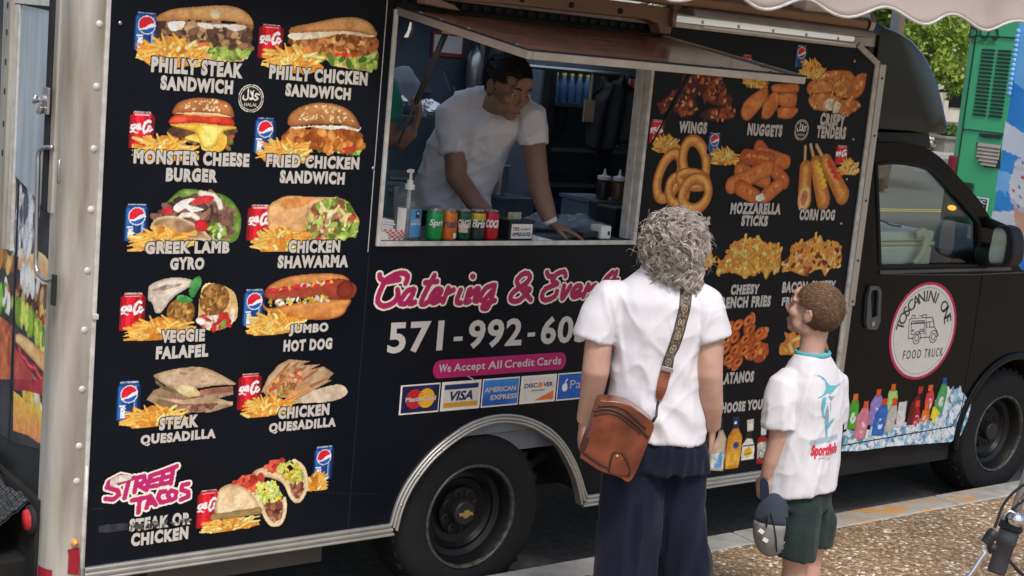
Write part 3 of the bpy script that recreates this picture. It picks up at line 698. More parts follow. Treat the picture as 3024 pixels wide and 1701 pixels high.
part(MB().lathe([(0.012, 0), (0.012, -0.004), (0.007, -0.005)], ([(5.82,1.068)][0][0], CY0 - 0.016, [(5.82,1.068)][0][1]), 'y', 16), 'lock', M['steel'], dh)
ap = [(acx + (ar + 0.012) * cos(a), CY0 - 0.006, acz + (ar + 0.012) * sin(a)) for a in np.linspace(-0.05, pi + 0.1, 48)]
part(MB().tube(ap, 0.022, 12, flat=0.6), 'wheel_arch_lip', M['cab_black'], cab, smooth=True)
mb = MB(); N = len(archp); mb.v = [(p[0], CY0 + 0.041, p[1]) for p in archp] + [(p[0], 0.6, p[1]) for p in archp]
mb.f = [(i, i + 1, N + i + 1, N + i) for i in range(N - 1)] + [tuple(N + i for i in range(N))]
part(mb, 'wheel_well', M['under'], cab)
part(MB().bx((5.60, 0.10, 0.27), (6.68, 0.17, 0.41)).bx((5.55, 0.3, 0.25), (8.2, 1.7, 0.41)), 'sill', M['under'], cab)
# wing mirror
my = [(6.6,-0.041,1.577),(6.6,-0.084,1.585),(6.6,-0.127,1.574),(6.6,-0.154,1.537),(6.6,-0.168,1.488),(6.6,-0.171,1.417),(6.6,-0.142,1.379),(6.6,-0.092,1.365),(6.6,-0.032,1.362),(6.6,-0.009,1.379),(6.6,-0.015,1.432),(6.6,-0.023,1.49),(6.6,-0.026,1.543)]
mg = [(6.595,-0.042,1.558),(6.595,-0.075,1.57),(6.595,-0.108,1.553),(6.595,-0.122,1.511),(6.595,-0.124,1.466),(6.595,-0.119,1.4),(6.595,-0.093,1.38),(6.595,-0.046,1.383),(6.595,-0.031,1.424),(6.595,-0.035,1.487)]
mh = [tuple(p) for p in spline([(p[1], p[2]) for p in my], 48, True)]; mgl = [tuple(p) for p in spline([(p[1], p[2]) for p in mg], 40, True)]
wm = part(MB().prismx(mh, 6.60, 6.70), 'wing_mirror', M['plastic'], cab, bevel=0.015, seg=3)
part(MB().prismx(mgl, 6.594, 6.599), 'mirror_glass', M['chrome'], wm)
cyy = sum(p[0] for p in mh) / len(mh)
part(MB().tube([(6.66, cyy, 1.44), (6.68, 0.06, 1.40)], [0.05, 0.07], 12).tube([(6.66, cyy, 1.56), (6.66, 0.06, 1.58)], [0.02, 0.03], 10), 'mirror_arm', M['plastic'], wm, smooth=True)
# fairing over the cab
fo = [(5.551, 2.50), (5.556, 2.53)] + [(5.565,2.525),(5.708,2.503),(5.819,2.47),(5.909,2.423),(5.981,2.368),(6.043,2.308),(6.087,2.259),(6.129,2.193)] + [(6.199,2.081),(6.209,2.05),(6.199,2.03),(6.122,2.027)] + [(5.913,2.029),(5.718,2.029)]
fo = [(p[0], p[1]) for p in fo]; fo[-1] = (5.551, fo[-1][1])
fo = [tuple(p) for p in resample(fo, 60, True)]
mb = MB(); secs = [(0.015, 0.90), (0.025, 0.94), (0.05, 0.975), (0.10, 1.0), (0.3, 1.01), (1.0, 1.03), (1.7, 1.01), (1.9, 1.0), (1.95, 0.975), (1.985, 0.93)]
for y, k in secs: mb.v += [(5.551 + (p[0] - 5.551) * (k if p[0] > 5.56 else 1), y, 2.15 + (p[1] - 2.15) * (0.5 + 0.5 * k)) for p in fo]
n = len(fo)
for i in range(len(secs) - 1): mb.f += [(i * n + k, i * n + (k + 1) % n, (i + 1) * n + (k + 1) % n, (i + 1) * n + k) for k in range(n)]
mb.f += [tuple(range(n))[::-1], tuple((len(secs) - 1) * n + k for k in range(n))]
o = part(mb, 'cab_fairing', mat('fairing_black', (0.007, 0.011, 0.014), 0.2, var=0.1, coat=0.35)); smooth_by_angle(o, 40)
part(MB().prism([(5.751,2.01),(6.155,2.023),(6.164,2.008),(6.19,1.946),(6.119,1.957),(5.772,1.962)], 0.12, 1.88), 'fairing_base', M['plastic'])
# cab interior
part(MB().prism([(6.57, 0.9), (6.58, 1.34), (6.64, 1.40), (6.78, 1.425), (6.90, 1.40), (6.90, 0.7), (6.6, 0.6)], 0.2, 1.85), 'dashboard', M['plastic'], cab, bevel=0.02)
part(MB().box((6.50, 0.75, 1.70), (0.03, 0.24, 0.07)).tube([(6.51, 0.75, 1.73), (6.60, 0.8, 1.80)], 0.008), 'rear_view_mirror', M['plastic'], cab, bevel=0.01)
part(MB().tube(spline([(6.27, 0.2, 1.49), (6.33, 0.2, 1.505), (6.365, 0.2, 1.475), (6.35, 0.2, 1.40), (6.29, 0.2, 1.33)], 24), 0.025, 10, flat=0.5), 'armrest', mat('cream_plastic', (0.62, 0.58, 0.45), 0.5), cab, smooth=True)
part(MB().bx((5.65, 1.15, 0.6), (6.2, 1.75, 0.95)).box((5.72, 1.45, 1.2), (0.14, 0.55, 0.7), ry=-0.12), 'driver_seat', M['dark_in'], cab, bevel=0.04)
cb = thing('cool_box', (6.26, 0.42, 1.0), 'white cool box with a cream lid rim, on the passenger seat behind the cab window', 'cool box')
MB().bx((6.03, 0.25, 1.0), (6.495, 0.60, 1.425)).build('body', M['white'], cb, bevel=0.015)
MB().bx((6.022, 0.242, 1.427), (6.503, 0.608, 1.447)).build('rim', mat('cream_rim', (0.66, 0.64, 0.48), 0.5), cb, bevel=0.004)
MB().bx((6.03, 0.25, 1.449), (6.495, 0.60, 1.502)).build('lid', M['white'], cb, bevel=0.012)
part(MB().bx((5.66, 0.20, 0.521), (6.56, 0.75, 0.995)), 'passenger_seat', M['dark_in'], cab, bevel=0.03)
part(MB().tube(spline([(5.9, 0.3, 1.545), (6.0, 0.3, 1.56), (6.1, 0.3, 1.55), (6.25, 0.35, 1.52), (6.40, 0.4, 1.506)], 30), 0.005, 6), 'loose_strap', M['plastic'], cab)
# ================================================================ printed pictures on the truck's skin
# every picture is a thin printed film: a fine mesh of coloured cells lying on the panel
M['print'] = vmat('printed_film', 0.42, 0.3)
KP = 1.38
def cc(c): return np.array(hx(c, KP)) if isinstance(c, str) else np.array(c, float)
class Film:
    def __init__(s, res=0.0025): s.ops = []; s.lo = np.array([1e9, 1e9]); s.hi = -s.lo; s.res = res; s.grain = .30 if res >= .0025 else .08; s.clip = None
    def _bb(s, a):
        a = np.asarray(a, float); s.lo = np.minimum(s.lo, a.min(0)); s.hi = np.maximum(s.hi, a.max(0))
    def poly(s, pts, col, col2=None, sc=60, sm=False, top=None, edge=None):
        """filled outline; col2 mottles it, top = colour towards the upper edge of the picture"""
        if sm: pts = [tuple(p) for p in spline(pts, len(pts) * 6, True)]
        s._bb(pts); s.ops.append(('p', np.array(pts, float), cc(col), None if col2 is None else cc(col2), sc, None if top is None else cc(top), None if edge is None else cc(edge))); return s
    def ell(s, c, rx, rz, rot=0, col='#fff', col2=None, sc=60, edge=None):
        s._bb([(c[0] - max(rx, rz), c[1] - max(rx, rz)), (c[0] + max(rx, rz), c[1] + max(rx, rz))])
        s.ops.append(('e', np.array(c, float), rx, rz, rot, cc(col), None if col2 is None else cc(col2), sc, None if edge is None else cc(edge))); return s
    def line(s, pts, w0, col, w1=None, edge=None):
        w1 = w0 if w1 is None else w1; pts = np.array([tuple(p) for p in pts], float); w = max(w0, w1)
        s._bb(pts - w); s._bb(pts + w); s.ops.append(('l', pts, w0, w1, cc(col), None if edge is None else cc(edge))); return s
    def clump(s, pts, cols, n, r, asp=0.55, rot=None, edge=0.6):
        """many small pieces (meat, lettuce, crumbs) scattered inside an outline"""
        P = np.array(pts, float); lo, hi = P.min(0), P.max(0); k = 0; g = np.random.default_rng(len(s.ops) * 7 + n)
        while k < n:
            q = lo + g.random(2) * (hi - lo)
            if not inside(P, q[None, :, ])[0]: continue
            rr = r * (0.6 + 0.8 * g.random()); c = cc(cols[g.integers(len(cols))]) * (0.8 + 0.4 * g.random())
            s.ell(q, rr, rr * asp, g.random() * pi if rot is None else rot + (g.random() - .5) * .8, tuple(c), edge=tuple(c * edge)); k += 1
        return s
    def build(s, name, label=None, y=-0.0016, parent=None, place=None, own=False):
        r = s.res; lo = s.lo - r; nx, nz = np.ceil((s.hi + r - lo) / r).astype(int) + 1
        X, Z = np.meshgrid(lo[0] + np.arange(nx) * r, lo[1] + np.arange(nz) * r)
        rgb = np.zeros((nz, nx, 3)); A = np.zeros((nz, nx), bool)
        def sub(a, b):
            i0 = max(0, int((a[0] - lo[0]) / r) - 1); i1 = min(nx, int((b[0] - lo[0]) / r) + 3)
            j0 = max(0, int((a[1] - lo[1]) / r) - 1); j1 = min(nz, int((b[1] - lo[1]) / r) + 3)
            return slice(j0, j1), slice(i0, i1)
        for op in s.ops:
            if op[0] == 'p':
                P = op[1]; sl = sub(P.min(0), P.max(0)); x, z = X[sl], Z[sl]
                m = inside(P, np.stack([x, z], -1).reshape(-1, 2)).reshape(x.shape)
                c = np.broadcast_to(op[2], x.shape + (3,)).copy()
                if op[3] is not None:
                    t = vnoise(np.stack([x, z], -1) * op[4], 3) * 0.65 + vnoise(np.stack([x, z], -1) * op[4] * 2.7, 5) * 0.35
                    t = np.clip((t - 0.3) / 0.4, 0, 1)[..., None]; c = c * (1 - t) + op[3] * t
                if op[5] is not None:
                    t = ((z - P[:, 1].min()) / max(1e-6, np.ptp(P[:, 1])))[..., None]; t = np.clip(t, 0, 1) ** 1.5; c = c * (1 - t) + op[5] * t
                if op[6] is not None:
                    d = seg_dist(P, np.stack([x, z], -1), True)[0]; t = np.clip(d / 0.012, 0, 1)[..., None]; c = op[6] * (1 - t) + c * t
            elif op[0] == 'e':
                c0, rx, rz, a = op[1], op[2], op[3], op[4]; R = max(rx, rz); sl = sub(c0 - R, c0 + R); x, z = X[sl] - c0[0], Z[sl] - c0[1]
                u = (x * cos(a) + z * sin(a)) / rx; v = (-x * sin(a) + z * cos(a)) / rz; d = u * u + v * v; m = d < 1
                c = np.broadcast_to(op[5], x.shape + (3,)).copy()
                if op[6] is not None:
                    t = vnoise(np.stack([X[sl], Z[sl]], -1) * op[7], 3); t = np.clip((t - 0.3) / 0.4, 0, 1)[..., None]; c = c * (1 - t) + op[6] * t
                if op[8] is not None:
                    t = np.clip(d, 0, 1)[..., None] ** 2; c = c * (1 - t) + op[8] * t
            else:
                P, w0, w1 = op[1], op[2], op[3]; w = max(w0, w1); sl = sub(P.min(0) - w, P.max(0) + w)
                d, t = seg_dist(P, np.stack([X[sl], Z[sl]], -1)); wd = w0 + (w1 - w0) * t; m = d < wd
                c = np.broadcast_to(op[4], d.shape + (3,)).copy()
                if op[5] is not None:
                    q = np.clip(d / wd, 0, 1)[..., None] ** 3; c = c * (1 - q) + op[5] * q
            A[sl] |= m; rgb[sl][m] = c[m]
        if s.clip is not None: A &= inside(np.array(s.clip, float), np.stack([X, Z], -1).reshape(-1, 2)).reshape(A.shape)
        if s.res < .0045:      # grain of the printed photograph
            q = np.stack([X, Z], -1); g1 = vnoise(q * 130, 11) - .5; g2 = vnoise(q * 45, 12) - .5
            rgb *= (1 + s.grain * (g1 + 1.1 * g2))[..., None]; rgb = np.clip(rgb, 0, .95)
        cell = (A[:-1, :-1].astype(int) + A[1:, :-1] + A[:-1, 1:] + A[1:, 1:]) >= 3
        jj, ii = np.nonzero(cell)
        quad = np.stack([jj * nx + ii, jj * nx + ii + 1, (jj + 1) * nx + ii + 1, (jj + 1) * nx + ii], 1)
        # colour of cells without paint at a corner: borrow from a painted neighbour
        flatA = A.ravel(); col = rgb.reshape(-1, 3)
        qa = flatA[quad]; qc = col[quad]
        mean = (qc * qa[..., None]).sum(1) / qa.sum(1)[:, None]
        for k in range(4):
            bad = ~qa[:, k]; col[quad[bad, k]] = mean[bad]
        used, inv = np.unique(quad.ravel(), return_inverse=True)
        xs, zs = X.ravel()[used], Z.ravel()[used]
        if place is None: co = np.stack([xs, np.full_like(xs, y), zs], 1)
        else: co = np.array([place(a, b) for a, b in zip(xs, zs)])
        par = parent or truck; off = wloc(par); co = co - (0 if own else np.array(off[:]))
        me = bpy.data.meshes.new(name); F = len(quad)
        me.vertices.add(len(used)); me.vertices.foreach_set('co', co.astype(np.float32).ravel())
        me.loops.add(F * 4); me.loops.foreach_set('vertex_index', inv.astype(np.int32))
        me.polygons.add(F); me.polygons.foreach_set('loop_start', np.arange(0, F * 4, 4, dtype=np.int32))
        try: me.polygons.foreach_set('loop_total', np.full(F, 4, np.int32))
        except Exception: pass
        me.update(calc_edges=True)
        at = me.color_attributes.new('print', 'FLOAT_COLOR', 'POINT')
        at.data.foreach_set('color', np.concatenate([col[used], np.ones((len(used), 1))], 1).astype(np.float32).ravel())
        me.materials.append(M['print'])
        o = bpy.data.objects.new(name, me); put(o, par)
        if label: o['label'] = label
        return o
def inside(P, q):
    x, z = q[:, 0], q[:, 1]; r = np.zeros(len(q), bool); n = len(P)
    for i in range(n):
        (x1, z1), (x2, z2) = P[i], P[(i + 1) % n]
        if z1 == z2: continue
        c = (z1 > z) != (z2 > z); r ^= c & (x < (x2 - x1) * (z - z1) / (z2 - z1) + x1)
    return r
def seg_dist(P, q, closed=False):
    best = np.full(q.shape[:-1], 1e9); tt = np.zeros_like(best); n = len(P); m = n if closed else n - 1
    for i in range(m):
        a, b = P[i], P[(i + 1) % n]; ab = b - a; L = max(1e-12, ab @ ab)
        t = np.clip(((q - a) @ ab) / L, 0, 1); d = np.linalg.norm(q - (a + t[..., None] * ab), axis=-1)
        k = d < best; best[k] = d[k]; tt[k] = ((i + t) / m)[k]
    return best, tt

def box_map(c0, c1):
    """unit square -> rectangle from lower-left c0 to upper-right c1"""
    return lambda u, v: (c0[0] + u * (c1[0] - c0[0]), c0[1] + v * (c1[1] - c0[1]))
def red_can(f, tl, br, k=1.0):
    g = box_map((tl[0], br[1]), (br[0], tl[1])); w = br[0] - tl[0]; h = tl[1] - br[1]
    f.poly([g(.0, .04), g(.06, 0), (g(.94, 0)), g(1, .04), g(1, .84), g(.88, .95), g(.12, .95), g(0, .84)], '#b01524')
    for u, c in ((.04, '#7d0c18'), (.16, '#a81222'), (.34, '#d42232'), (.5, '#c61a2a'), (.7, '#a01020'), (.86, '#b92333'), (.96, '#720a14')):
        f.line([g(u, .03), g(u, .84)], w * .09, c)
    f.poly([g(.1, .93), g(.12, .95), g(.88, .95), g(.9, .93), g(.86, 1), g(.14, 1)], '#b8aeae', '#6b5c5c', 200)
    f.line([g(.2, .90), g(.8, .90)], h * .012, '#d5a0a0')
    sw = w * .045
    f.line([g(.20, .62), g(.08, .60), (g(.05, .53)), g(.14, .50), g(.24, .56)], sw, '#f3e6e4')
    f.line([g(.40, .64), g(.30, .62), g(.27, .53), g(.36, .51), g(.42, .63), g(.44, .51)], sw, '#f3e6e4')
    f.line([g(.86, .72), g(.78, .75), g(.64, .68), g(.56, .52), g(.62, .42), g(.74, .47)], sw * 1.2, '#f3e6e4')
    f.line([g(.88, .58), g(.80, .60), g(.77, .50), g(.86, .46), g(.94, .52)], sw, '#f3e6e4')
    f.line([g(.05, .43), g(.16, .455), g(.30, .40), g(.36, .42)], sw * .9, '#efe0de', sw * .3)
def blue_can(f, tl, br, word=True):
    g = box_map((tl[0], br[1]), (br[0], tl[1])); w = br[0] - tl[0]; h = tl[1] - br[1]
    f.poly([g(.0, .04), g(.06, 0), g(.94, 0), g(1, .04), g(1, .84), g(.9, .95), g(.1, .95), g(0, .84)], '#16407c')
    for u, c in ((.03, '#0c2450'), (.14, '#2462a4'), (.28, '#1b4c8c'), (.5, '#123a74'), (.68, '#0d2c5c'), (.80, '#6a9cc4'), (.88, '#1e4a80'), (.97, '#0a1c40')):
        f.line([g(u, .03), g(u, .83)], w * .075, c)
    f.poly([g(.08, .93), g(.1, .95), g(.9, .95), g(.92, .93), g(.88, 1), g(.12, 1)], '#9fb0c2', '#384a62', 200)
    c = g(.52, .66); R = w * .34
    f.ell(c, R * 1.1, R * 1.1, 0, '#e4e6ea')
    up = [(c[0] + R * cos(a), c[1] + R * sin(a)) for a in np.linspace(0.35, pi + 0.45, 16)] + [(c[0] - R * .3, c[1] - R * .35), (c[0] + R * .3, c[1] + R * .1)]
    f.poly(up, '#c01a30')
    dn = [(c[0] + R * cos(a), c[1] + R * sin(a)) for a in np.linspace(pi + .62, 2 * pi - .1, 14)] + [(c[0] + R * .3, c[1] - R * .35), (c[0] - R * .2, c[1] - R * .55)]
    f.poly(dn, '#1b4f94')
    if word:   # the name, written upwards
        sw = w * .028; col = '#dfe7f0'
        for i, ch in enumerate('pepsi'):
            v = .06 + i * .072; o_ = .20
            G = lambda a, b: g(o_ + (1 - b) * .16, v + a * .055)
            st = {'p': [(0, -.5), (0, 1), (.8, 1), (.9, .4), (.7, .1), (0, .1)], 'e': [(0, .5), (.9, .5), (.8, 1), (.2, 1), (0, .4), (.3, 0), (.9, .1)],
                  's': [(.8, 1), (.2, .95), (.2, .55), (.8, .45), (.8, .05), (.1, 0)], 'i': [(.4, 0), (.4, 1.4)]}[ch]
            f.line([G(*q) for q in st], sw, col)
def fries(f, c0, c1, seed=0, n=46, flip=False):
    """heap of fries filling the rectangle c0 (lower left) - c1 (upper right)"""
    g = box_map(c0, c1); w = c1[0] - c0[0]; h = c1[1] - c0[1]; R = np.random.default_rng(seed)
    fx = (lambda u: 1 - u) if flip else (lambda u: u)
    G = lambda u, v: g(fx(u), v)
    f.poly([G(.06, .28), G(.2, .0), G(.5, .0), G(.85, .08), G(.98, .30), G(.9, .45), G(.65, .85), G(.45, .92), G(.25, .62)], '#c98a35', '#a8661f', 50)
    cols = ['#e6b35a', '#dda045', '#f0c878', '#c9842f', '#e9bd68', '#d6953c', '#f3d08a']
    for i in range(n):
        u, v = .14 + .72 * R.random(), .06 + .62 * R.random() ** 1.2
        a = (pi * (1.0 - u) * .95) + (R.random() - .5) * 1.3
        L = .20 + .16 * R.random(); hw = min(w * .055, h * .09)
        b = (u + L * cos(a) * .8, v + L * abs(sin(a)) * .9 - .05)
        if b[1] > .98 or b[0] < .0 or b[0] > 1: b = (min(.98, max(.02, b[0])), min(.97, b[1]))
        p, q = G(u, v), G(*b); c = cols[R.integers(len(cols))]
        m = ((p[0] + q[0]) / 2 + (R.random() - .5) * w * .04, (p[1] + q[1]) / 2 + (R.random() - .5) * h * .06)
        f.line([p, m, q], hw, c, hw * .55, edge='#a5661f')
    for (u, v, uu, vv) in ((.3, .5, .02, .34), (.25, .35, .0, .20), (.35, .6, .12, .62), (.32, .68, .20, .86), (.4, .62, .34, .97), (.62, .7, .5, .99)):
        f.line([G(u, v), G(uu, vv)], min(w * .05, h * .08), '#e3ab50', min(w, h) * .025, edge='#b0701f')
WHT = mat('cream_lettering', (0.60, 0.57, 0.52), 0.5, var=0.03); BLK = mat('black_outline', (0.006, 0.006, 0.008), 0.4, var=0.05)
PNK = mat('magenta_lettering', (0.42, 0.035, 0.155), 0.45, var=0.06)
def words(name, lines, m=None, bold=0.064, wob=0.035, y=-0.0024, outline=0.118, parent=None, label=None):
    """lines: (text, lower-left, upper-right) on the side of the truck; one mesh for the caption"""
    vs, fs, ms = [], [], []
    for t, a, b in lines:
        for off, bo, mi in (((0.0, outline, 1), (-0.0006, bold, 0)) if outline else ((0.0, bold, 0),)):
            pad = (outline - bold) * (b[1] - a[1]) * 1.25 if mi == 1 else 0
            p, f = fit(t, a[0] - pad, a[1] - pad, b[0] + pad, b[1] + pad, bo, wob=wob, space=1.19 if wob else 1.08)
            k = len(vs); vs += [(q[0], y + off, q[1]) for q in p]; fs += [tuple(i + k for i in c) for c in f]; ms += [mi] * len(f)
    o = mesh_obj(name, vs, fs, m or WHT, parent or truck); o.data.materials.append(BLK)
    o.data.polygons.foreach_set('material_index', ms)
    if label: o['label'] = label
    return o
def L2(a, b): return a, b
BRN = ['#5a4030', '#7a5a42', '#3f2c22', '#8d6b4d', '#6b4c36', '#a5815c', '#4a352a', '#b8946a']
CHK = ['#a86a38', '#8a5228', '#c2854c', '#6e3f1f', '#b97842', '#d19a60', '#93592c']
LET = ['#7f9a3c', '#9db558', '#5d7c2c', '#b7c978', '#4c6a26', '#8fae48']
# ---- steak sandwich
f = Film(); blue_can(f, *[(1.882,2.25),(1.962,2.13)])
f.poly([(2.042,2.104),(2.106,2.106),(2.204,2.11),(2.27,2.117),(2.29,2.157),(2.049,2.159)], '#c89a62', '#d8b07a', 30)
pm = [(1.957,2.21),(2.007,2.233),(2.29,2.24),(2.298,2.193),(2.29,2.162),(2.247,2.133),(2.169,2.143),(2.103,2.153),(2.023,2.157),(1.964,2.167)]
f.poly(pm, '#54402f', '#3a2a20', 50); f.clump(pm, BRN, 170, .017)
f.clump([(2.07,2.163),(2.157,2.154),(2.246,2.146),(2.301,2.158),(2.292,2.134),(2.203,2.123),(2.12,2.139)], LET, 60, .014); f.poly([(2.102,2.165),(2.139,2.173),(2.151,2.159),(2.108,2.152)], '#b8452c', '#d06a48')
for p in ([(1.995,2.223),(2.05,2.232),(2.046,2.21),(2.01,2.197)], [(2.098,2.231),(2.147,2.231),(2.153,2.216),(2.11,2.218)], [(2.157,2.231),(2.262,2.238),(2.268,2.226),(2.23,2.215),(2.196,2.225),(2.169,2.22)]): f.poly(p, '#ece6da', '#cfc4b0', sm=True)
f.poly([(1.957,2.226),(1.965,2.247),(2.016,2.27),(2.095,2.284),(2.175,2.296),(2.236,2.294),(2.282,2.272),(2.294,2.241),(2.206,2.246),(2.097,2.239),(2.018,2.234)], '#b97f45', '#cf9a5e', 18, sm=True, top='#e2b27a', edge='#a86f3a')
f.ell([(2.158,2.266)][0], .02, .018, 0, '#e6cba2', edge='#c99a62')
fries(f, *[(1.892,2.081),(2.138,2.19)], 1)
f.build('menu_picture', 'printed picture of a steak sandwich with fries and a blue can')
words('menu_lettering', [("PHILLY STEAK", *[(1.945,2.061),(2.271,2.112)]), ("SANDWICH", *[(1.98,2.006),(2.238,2.053)])])
# ---- chicken sandwich (upper right)
f = Film(); red_can(f, *[(2.326,2.251),(2.411,2.136)])
f.poly([(2.622,2.124),(2.779,2.115),(2.793,2.167),(2.558,2.166)], '#c2915a', '#d5aa76', 30)
pm = [(2.431,2.193),(2.446,2.23),(2.767,2.251),(2.795,2.216),(2.792,2.178),(2.712,2.156),(2.588,2.163),(2.486,2.171)]
f.poly(pm, '#7a4a28', '#5a341b', 50); f.clump(pm, CHK, 150, .017)
f.poly([(2.618,2.171),(2.736,2.174),(2.744,2.156),(2.632,2.153)], '#c22a1e', '#df5238'); f.clump([(2.534,2.165),(2.619,2.158),(2.713,2.154),(2.798,2.184),(2.79,2.13),(2.652,2.131),(2.56,2.146)], LET, 70, .015)
f.poly([(2.44,2.225),(2.564,2.243),(2.673,2.251),(2.773,2.254),(2.762,2.237),(2.643,2.239),(2.554,2.218),(2.454,2.205)], '#e3d3bc', '#c9b090', 40, sm=True)
f.poly([(2.44,2.227),(2.453,2.249),(2.52,2.267),(2.608,2.291),(2.687,2.302),(2.744,2.292),(2.778,2.265),(2.78,2.244),(2.673,2.251),(2.552,2.239)], '#b07840', '#c8925a', 18, sm=True, top='#d9a56c', edge='#94602f')
fries(f, *[(2.338,2.089),(2.583,2.192)], 2)
f.build('menu_picture', 'printed picture of a chicken sandwich with fries and a red can')
words('menu_lettering', [("PHILLY CHICKEN", *[(2.37,2.066),(2.761,2.114)]), ("SANDWICH", *[(2.436,2.011),(2.696,2.055)])])
# ---- halal badge
def halal(c, R, k):
    f = Film(0.0022); f.ell(c, R, R, 0, '#c9c4b8'); f.ell(c, R * .93, R * .93, 0, '#14161c'); f.ell(c, R * .85, R * .85, 0, '#c9c4b8'); f.ell(c, R * .80, R * .80, 0, '#14161c')
    q = lambda x, z: (c[0] + x * R, c[1] + z * R); w = R * .045
    f.line([q(.62, .30), q(.40, .36), q(.30, .22), q(.55, .05), q(.38, -.10), q(.15, -.02)], w, '#d5d0c4')
    f.line([q(.15, .55), q(.10, .1), q(.02, -.05)], w, '#d5d0c4'); f.line([q(-.05, .5), q(.18, -.02), q(-.05, -.06), q(-.10, .05)], w, '#d5d0c4')
    f.line([q(-.25, .62), q(-.22, .0), q(-.40, -.14), q(-.62, -.05), q(-.60, .15)], w, '#d5d0c4')
    f.build('halal_badge', 'round outlined halal badge'); words('badge_lettering', [("HALAL", q(-.5, -.55), q(.5, -.32))], bold=.02, wob=0, outline=0)
(c0,), (c1,) = [(2.308,1.996)], [(5.071,2.005)]
halal(c0, .048, 0); halal(c1, .048, 1)
# ---- cheese burger
f = Film(); red_can(f, *[(1.884,1.934),(1.964,1.815)])
f.clump([(2.056,1.856),(2.123,1.834),(2.234,1.822),(2.248,1.864),(2.175,1.871)], ['#8f3a26', '#5a2a1c', '#a8573a', '#6d7a30'], 60, .014)
f.poly([(2.013,1.875),(2.038,1.891),(2.092,1.893),(2.136,1.885),(2.252,1.892),(2.263,1.88),(2.22,1.863),(2.121,1.859),(2.067,1.852),(2.019,1.862)], '#4a3022', '#6a4630', 45, sm=True)
f.poly([(2.075,1.855),(2.128,1.839),(2.14,1.816),(2.179,1.808),(2.218,1.819),(2.226,1.863),(2.175,1.881)], '#d9a63a', '#e8c566', 30, sm=True)
f.poly([(2.019,1.895),(2.118,1.905),(2.246,1.9),(2.258,1.892),(2.219,1.882),(2.198,1.859),(2.189,1.831),(2.145,1.822),(2.115,1.869),(2.076,1.882)], '#e2b23e', '#eccb6e', 26, sm=True, edge='#b88424')
f.poly([(2.022,1.897),(2.026,1.92),(2.063,1.931),(2.171,1.938),(2.233,1.932),(2.246,1.9),(2.118,1.905)], '#b8321f', '#d4553a', 22, sm=True, edge='#96200f')
f.poly([(2.063,1.927),(2.227,1.929),(2.221,1.939),(2.078,1.936)], '#e0b455', '#b8532f')
f.poly([(2.032,1.928),(2.034,1.955),(2.06,1.976),(2.108,1.988),(2.168,1.99),(2.218,1.98),(2.242,1.958),(2.247,1.928),(2.193,1.935),(2.116,1.937)], '#8a522c', '#a5673a', 24, sm=True, top='#b87a48', edge='#6b3c1e')
f.poly([(2.036,1.933),(2.111,1.94),(2.193,1.939),(2.247,1.929),(2.188,1.932),(2.09,1.932)], '#d9b98c')
f.clump([(2.056,1.956),(2.108,1.981),(2.168,1.985),(2.219,1.97),(2.215,1.949),(2.089,1.948)], ['#d9bb90'], 34, .0045, .6, edge=.9)
fries(f, *[(1.895,1.771),(2.131,1.869)], 3)
f.build('menu_picture', 'printed picture of a cheese burger with fries and a red can')
words('menu_lettering', [("MONSTER CHEESE", *[(1.901,1.763),(2.316,1.81)]), ("BURGER", *[(2.016,1.707),(2.201,1.753)])])
# ---- fried chicken burger
f = Film(); blue_can(f, *[(2.329,1.936),(2.407,1.815)])
f.poly([(2.573,1.831),(2.647,1.826),(2.748,1.823),(2.753,1.837),(2.615,1.841)], '#3f5a28', '#6d8a40', 60)
f.clump([(2.573,1.831),(2.748,1.823),(2.753,1.84),(2.615,1.84)], LET, 40, .012)
pm = [(2.433,1.855),(2.454,1.893),(2.495,1.9),(2.703,1.909),(2.748,1.894),(2.764,1.862),(2.753,1.837),(2.647,1.828),(2.555,1.831),(2.493,1.847)]
f.poly(pm, '#b0662a', '#8a4718', 28, sm=True, edge='#7a3c14'); f.clump(pm, ['#c27a38', '#a5581f', '#d08f4a', '#8f4a1a'], 90, .017, .7)
f.poly([(2.677,1.84),(2.727,1.85),(2.74,1.837),(2.684,1.831)], '#b8321f')
f.poly([(2.459,1.904),(2.548,1.915),(2.67,1.921),(2.752,1.916),(2.741,1.902),(2.671,1.91),(2.628,1.903),(2.548,1.91),(2.489,1.9)], '#e8e0d2', '#cfc2ac', 60)
f.poly([(2.453,1.917),(2.456,1.943),(2.484,1.97),(2.53,1.989),(2.584,1.998),(2.652,1.992),(2.703,1.971),(2.735,1.937),(2.743,1.91),(2.67,1.921),(2.548,1.917),(2.477,1.907)], '#8f5a32', '#a86d3e', 24, sm=True, top='#b98250', edge='#6b3f20')
f.clump([(2.475,1.931),(2.513,1.975),(2.584,1.991),(2.659,1.982),(2.719,1.936),(2.608,1.931)], ['#dcc298', '#cfb182'], 60, .005, .55, edge=.9)
fries(f, *[(2.34,1.776),(2.561,1.871)], 4)
f.build('menu_picture', 'printed picture of a fried chicken burger with fries and a blue can')
words('menu_lettering', [("FRIED CHICKEN", *[(2.381,1.765),(2.753,1.81)]), ("SANDWICH", *[(2.437,1.71),(2.697,1.755)])])
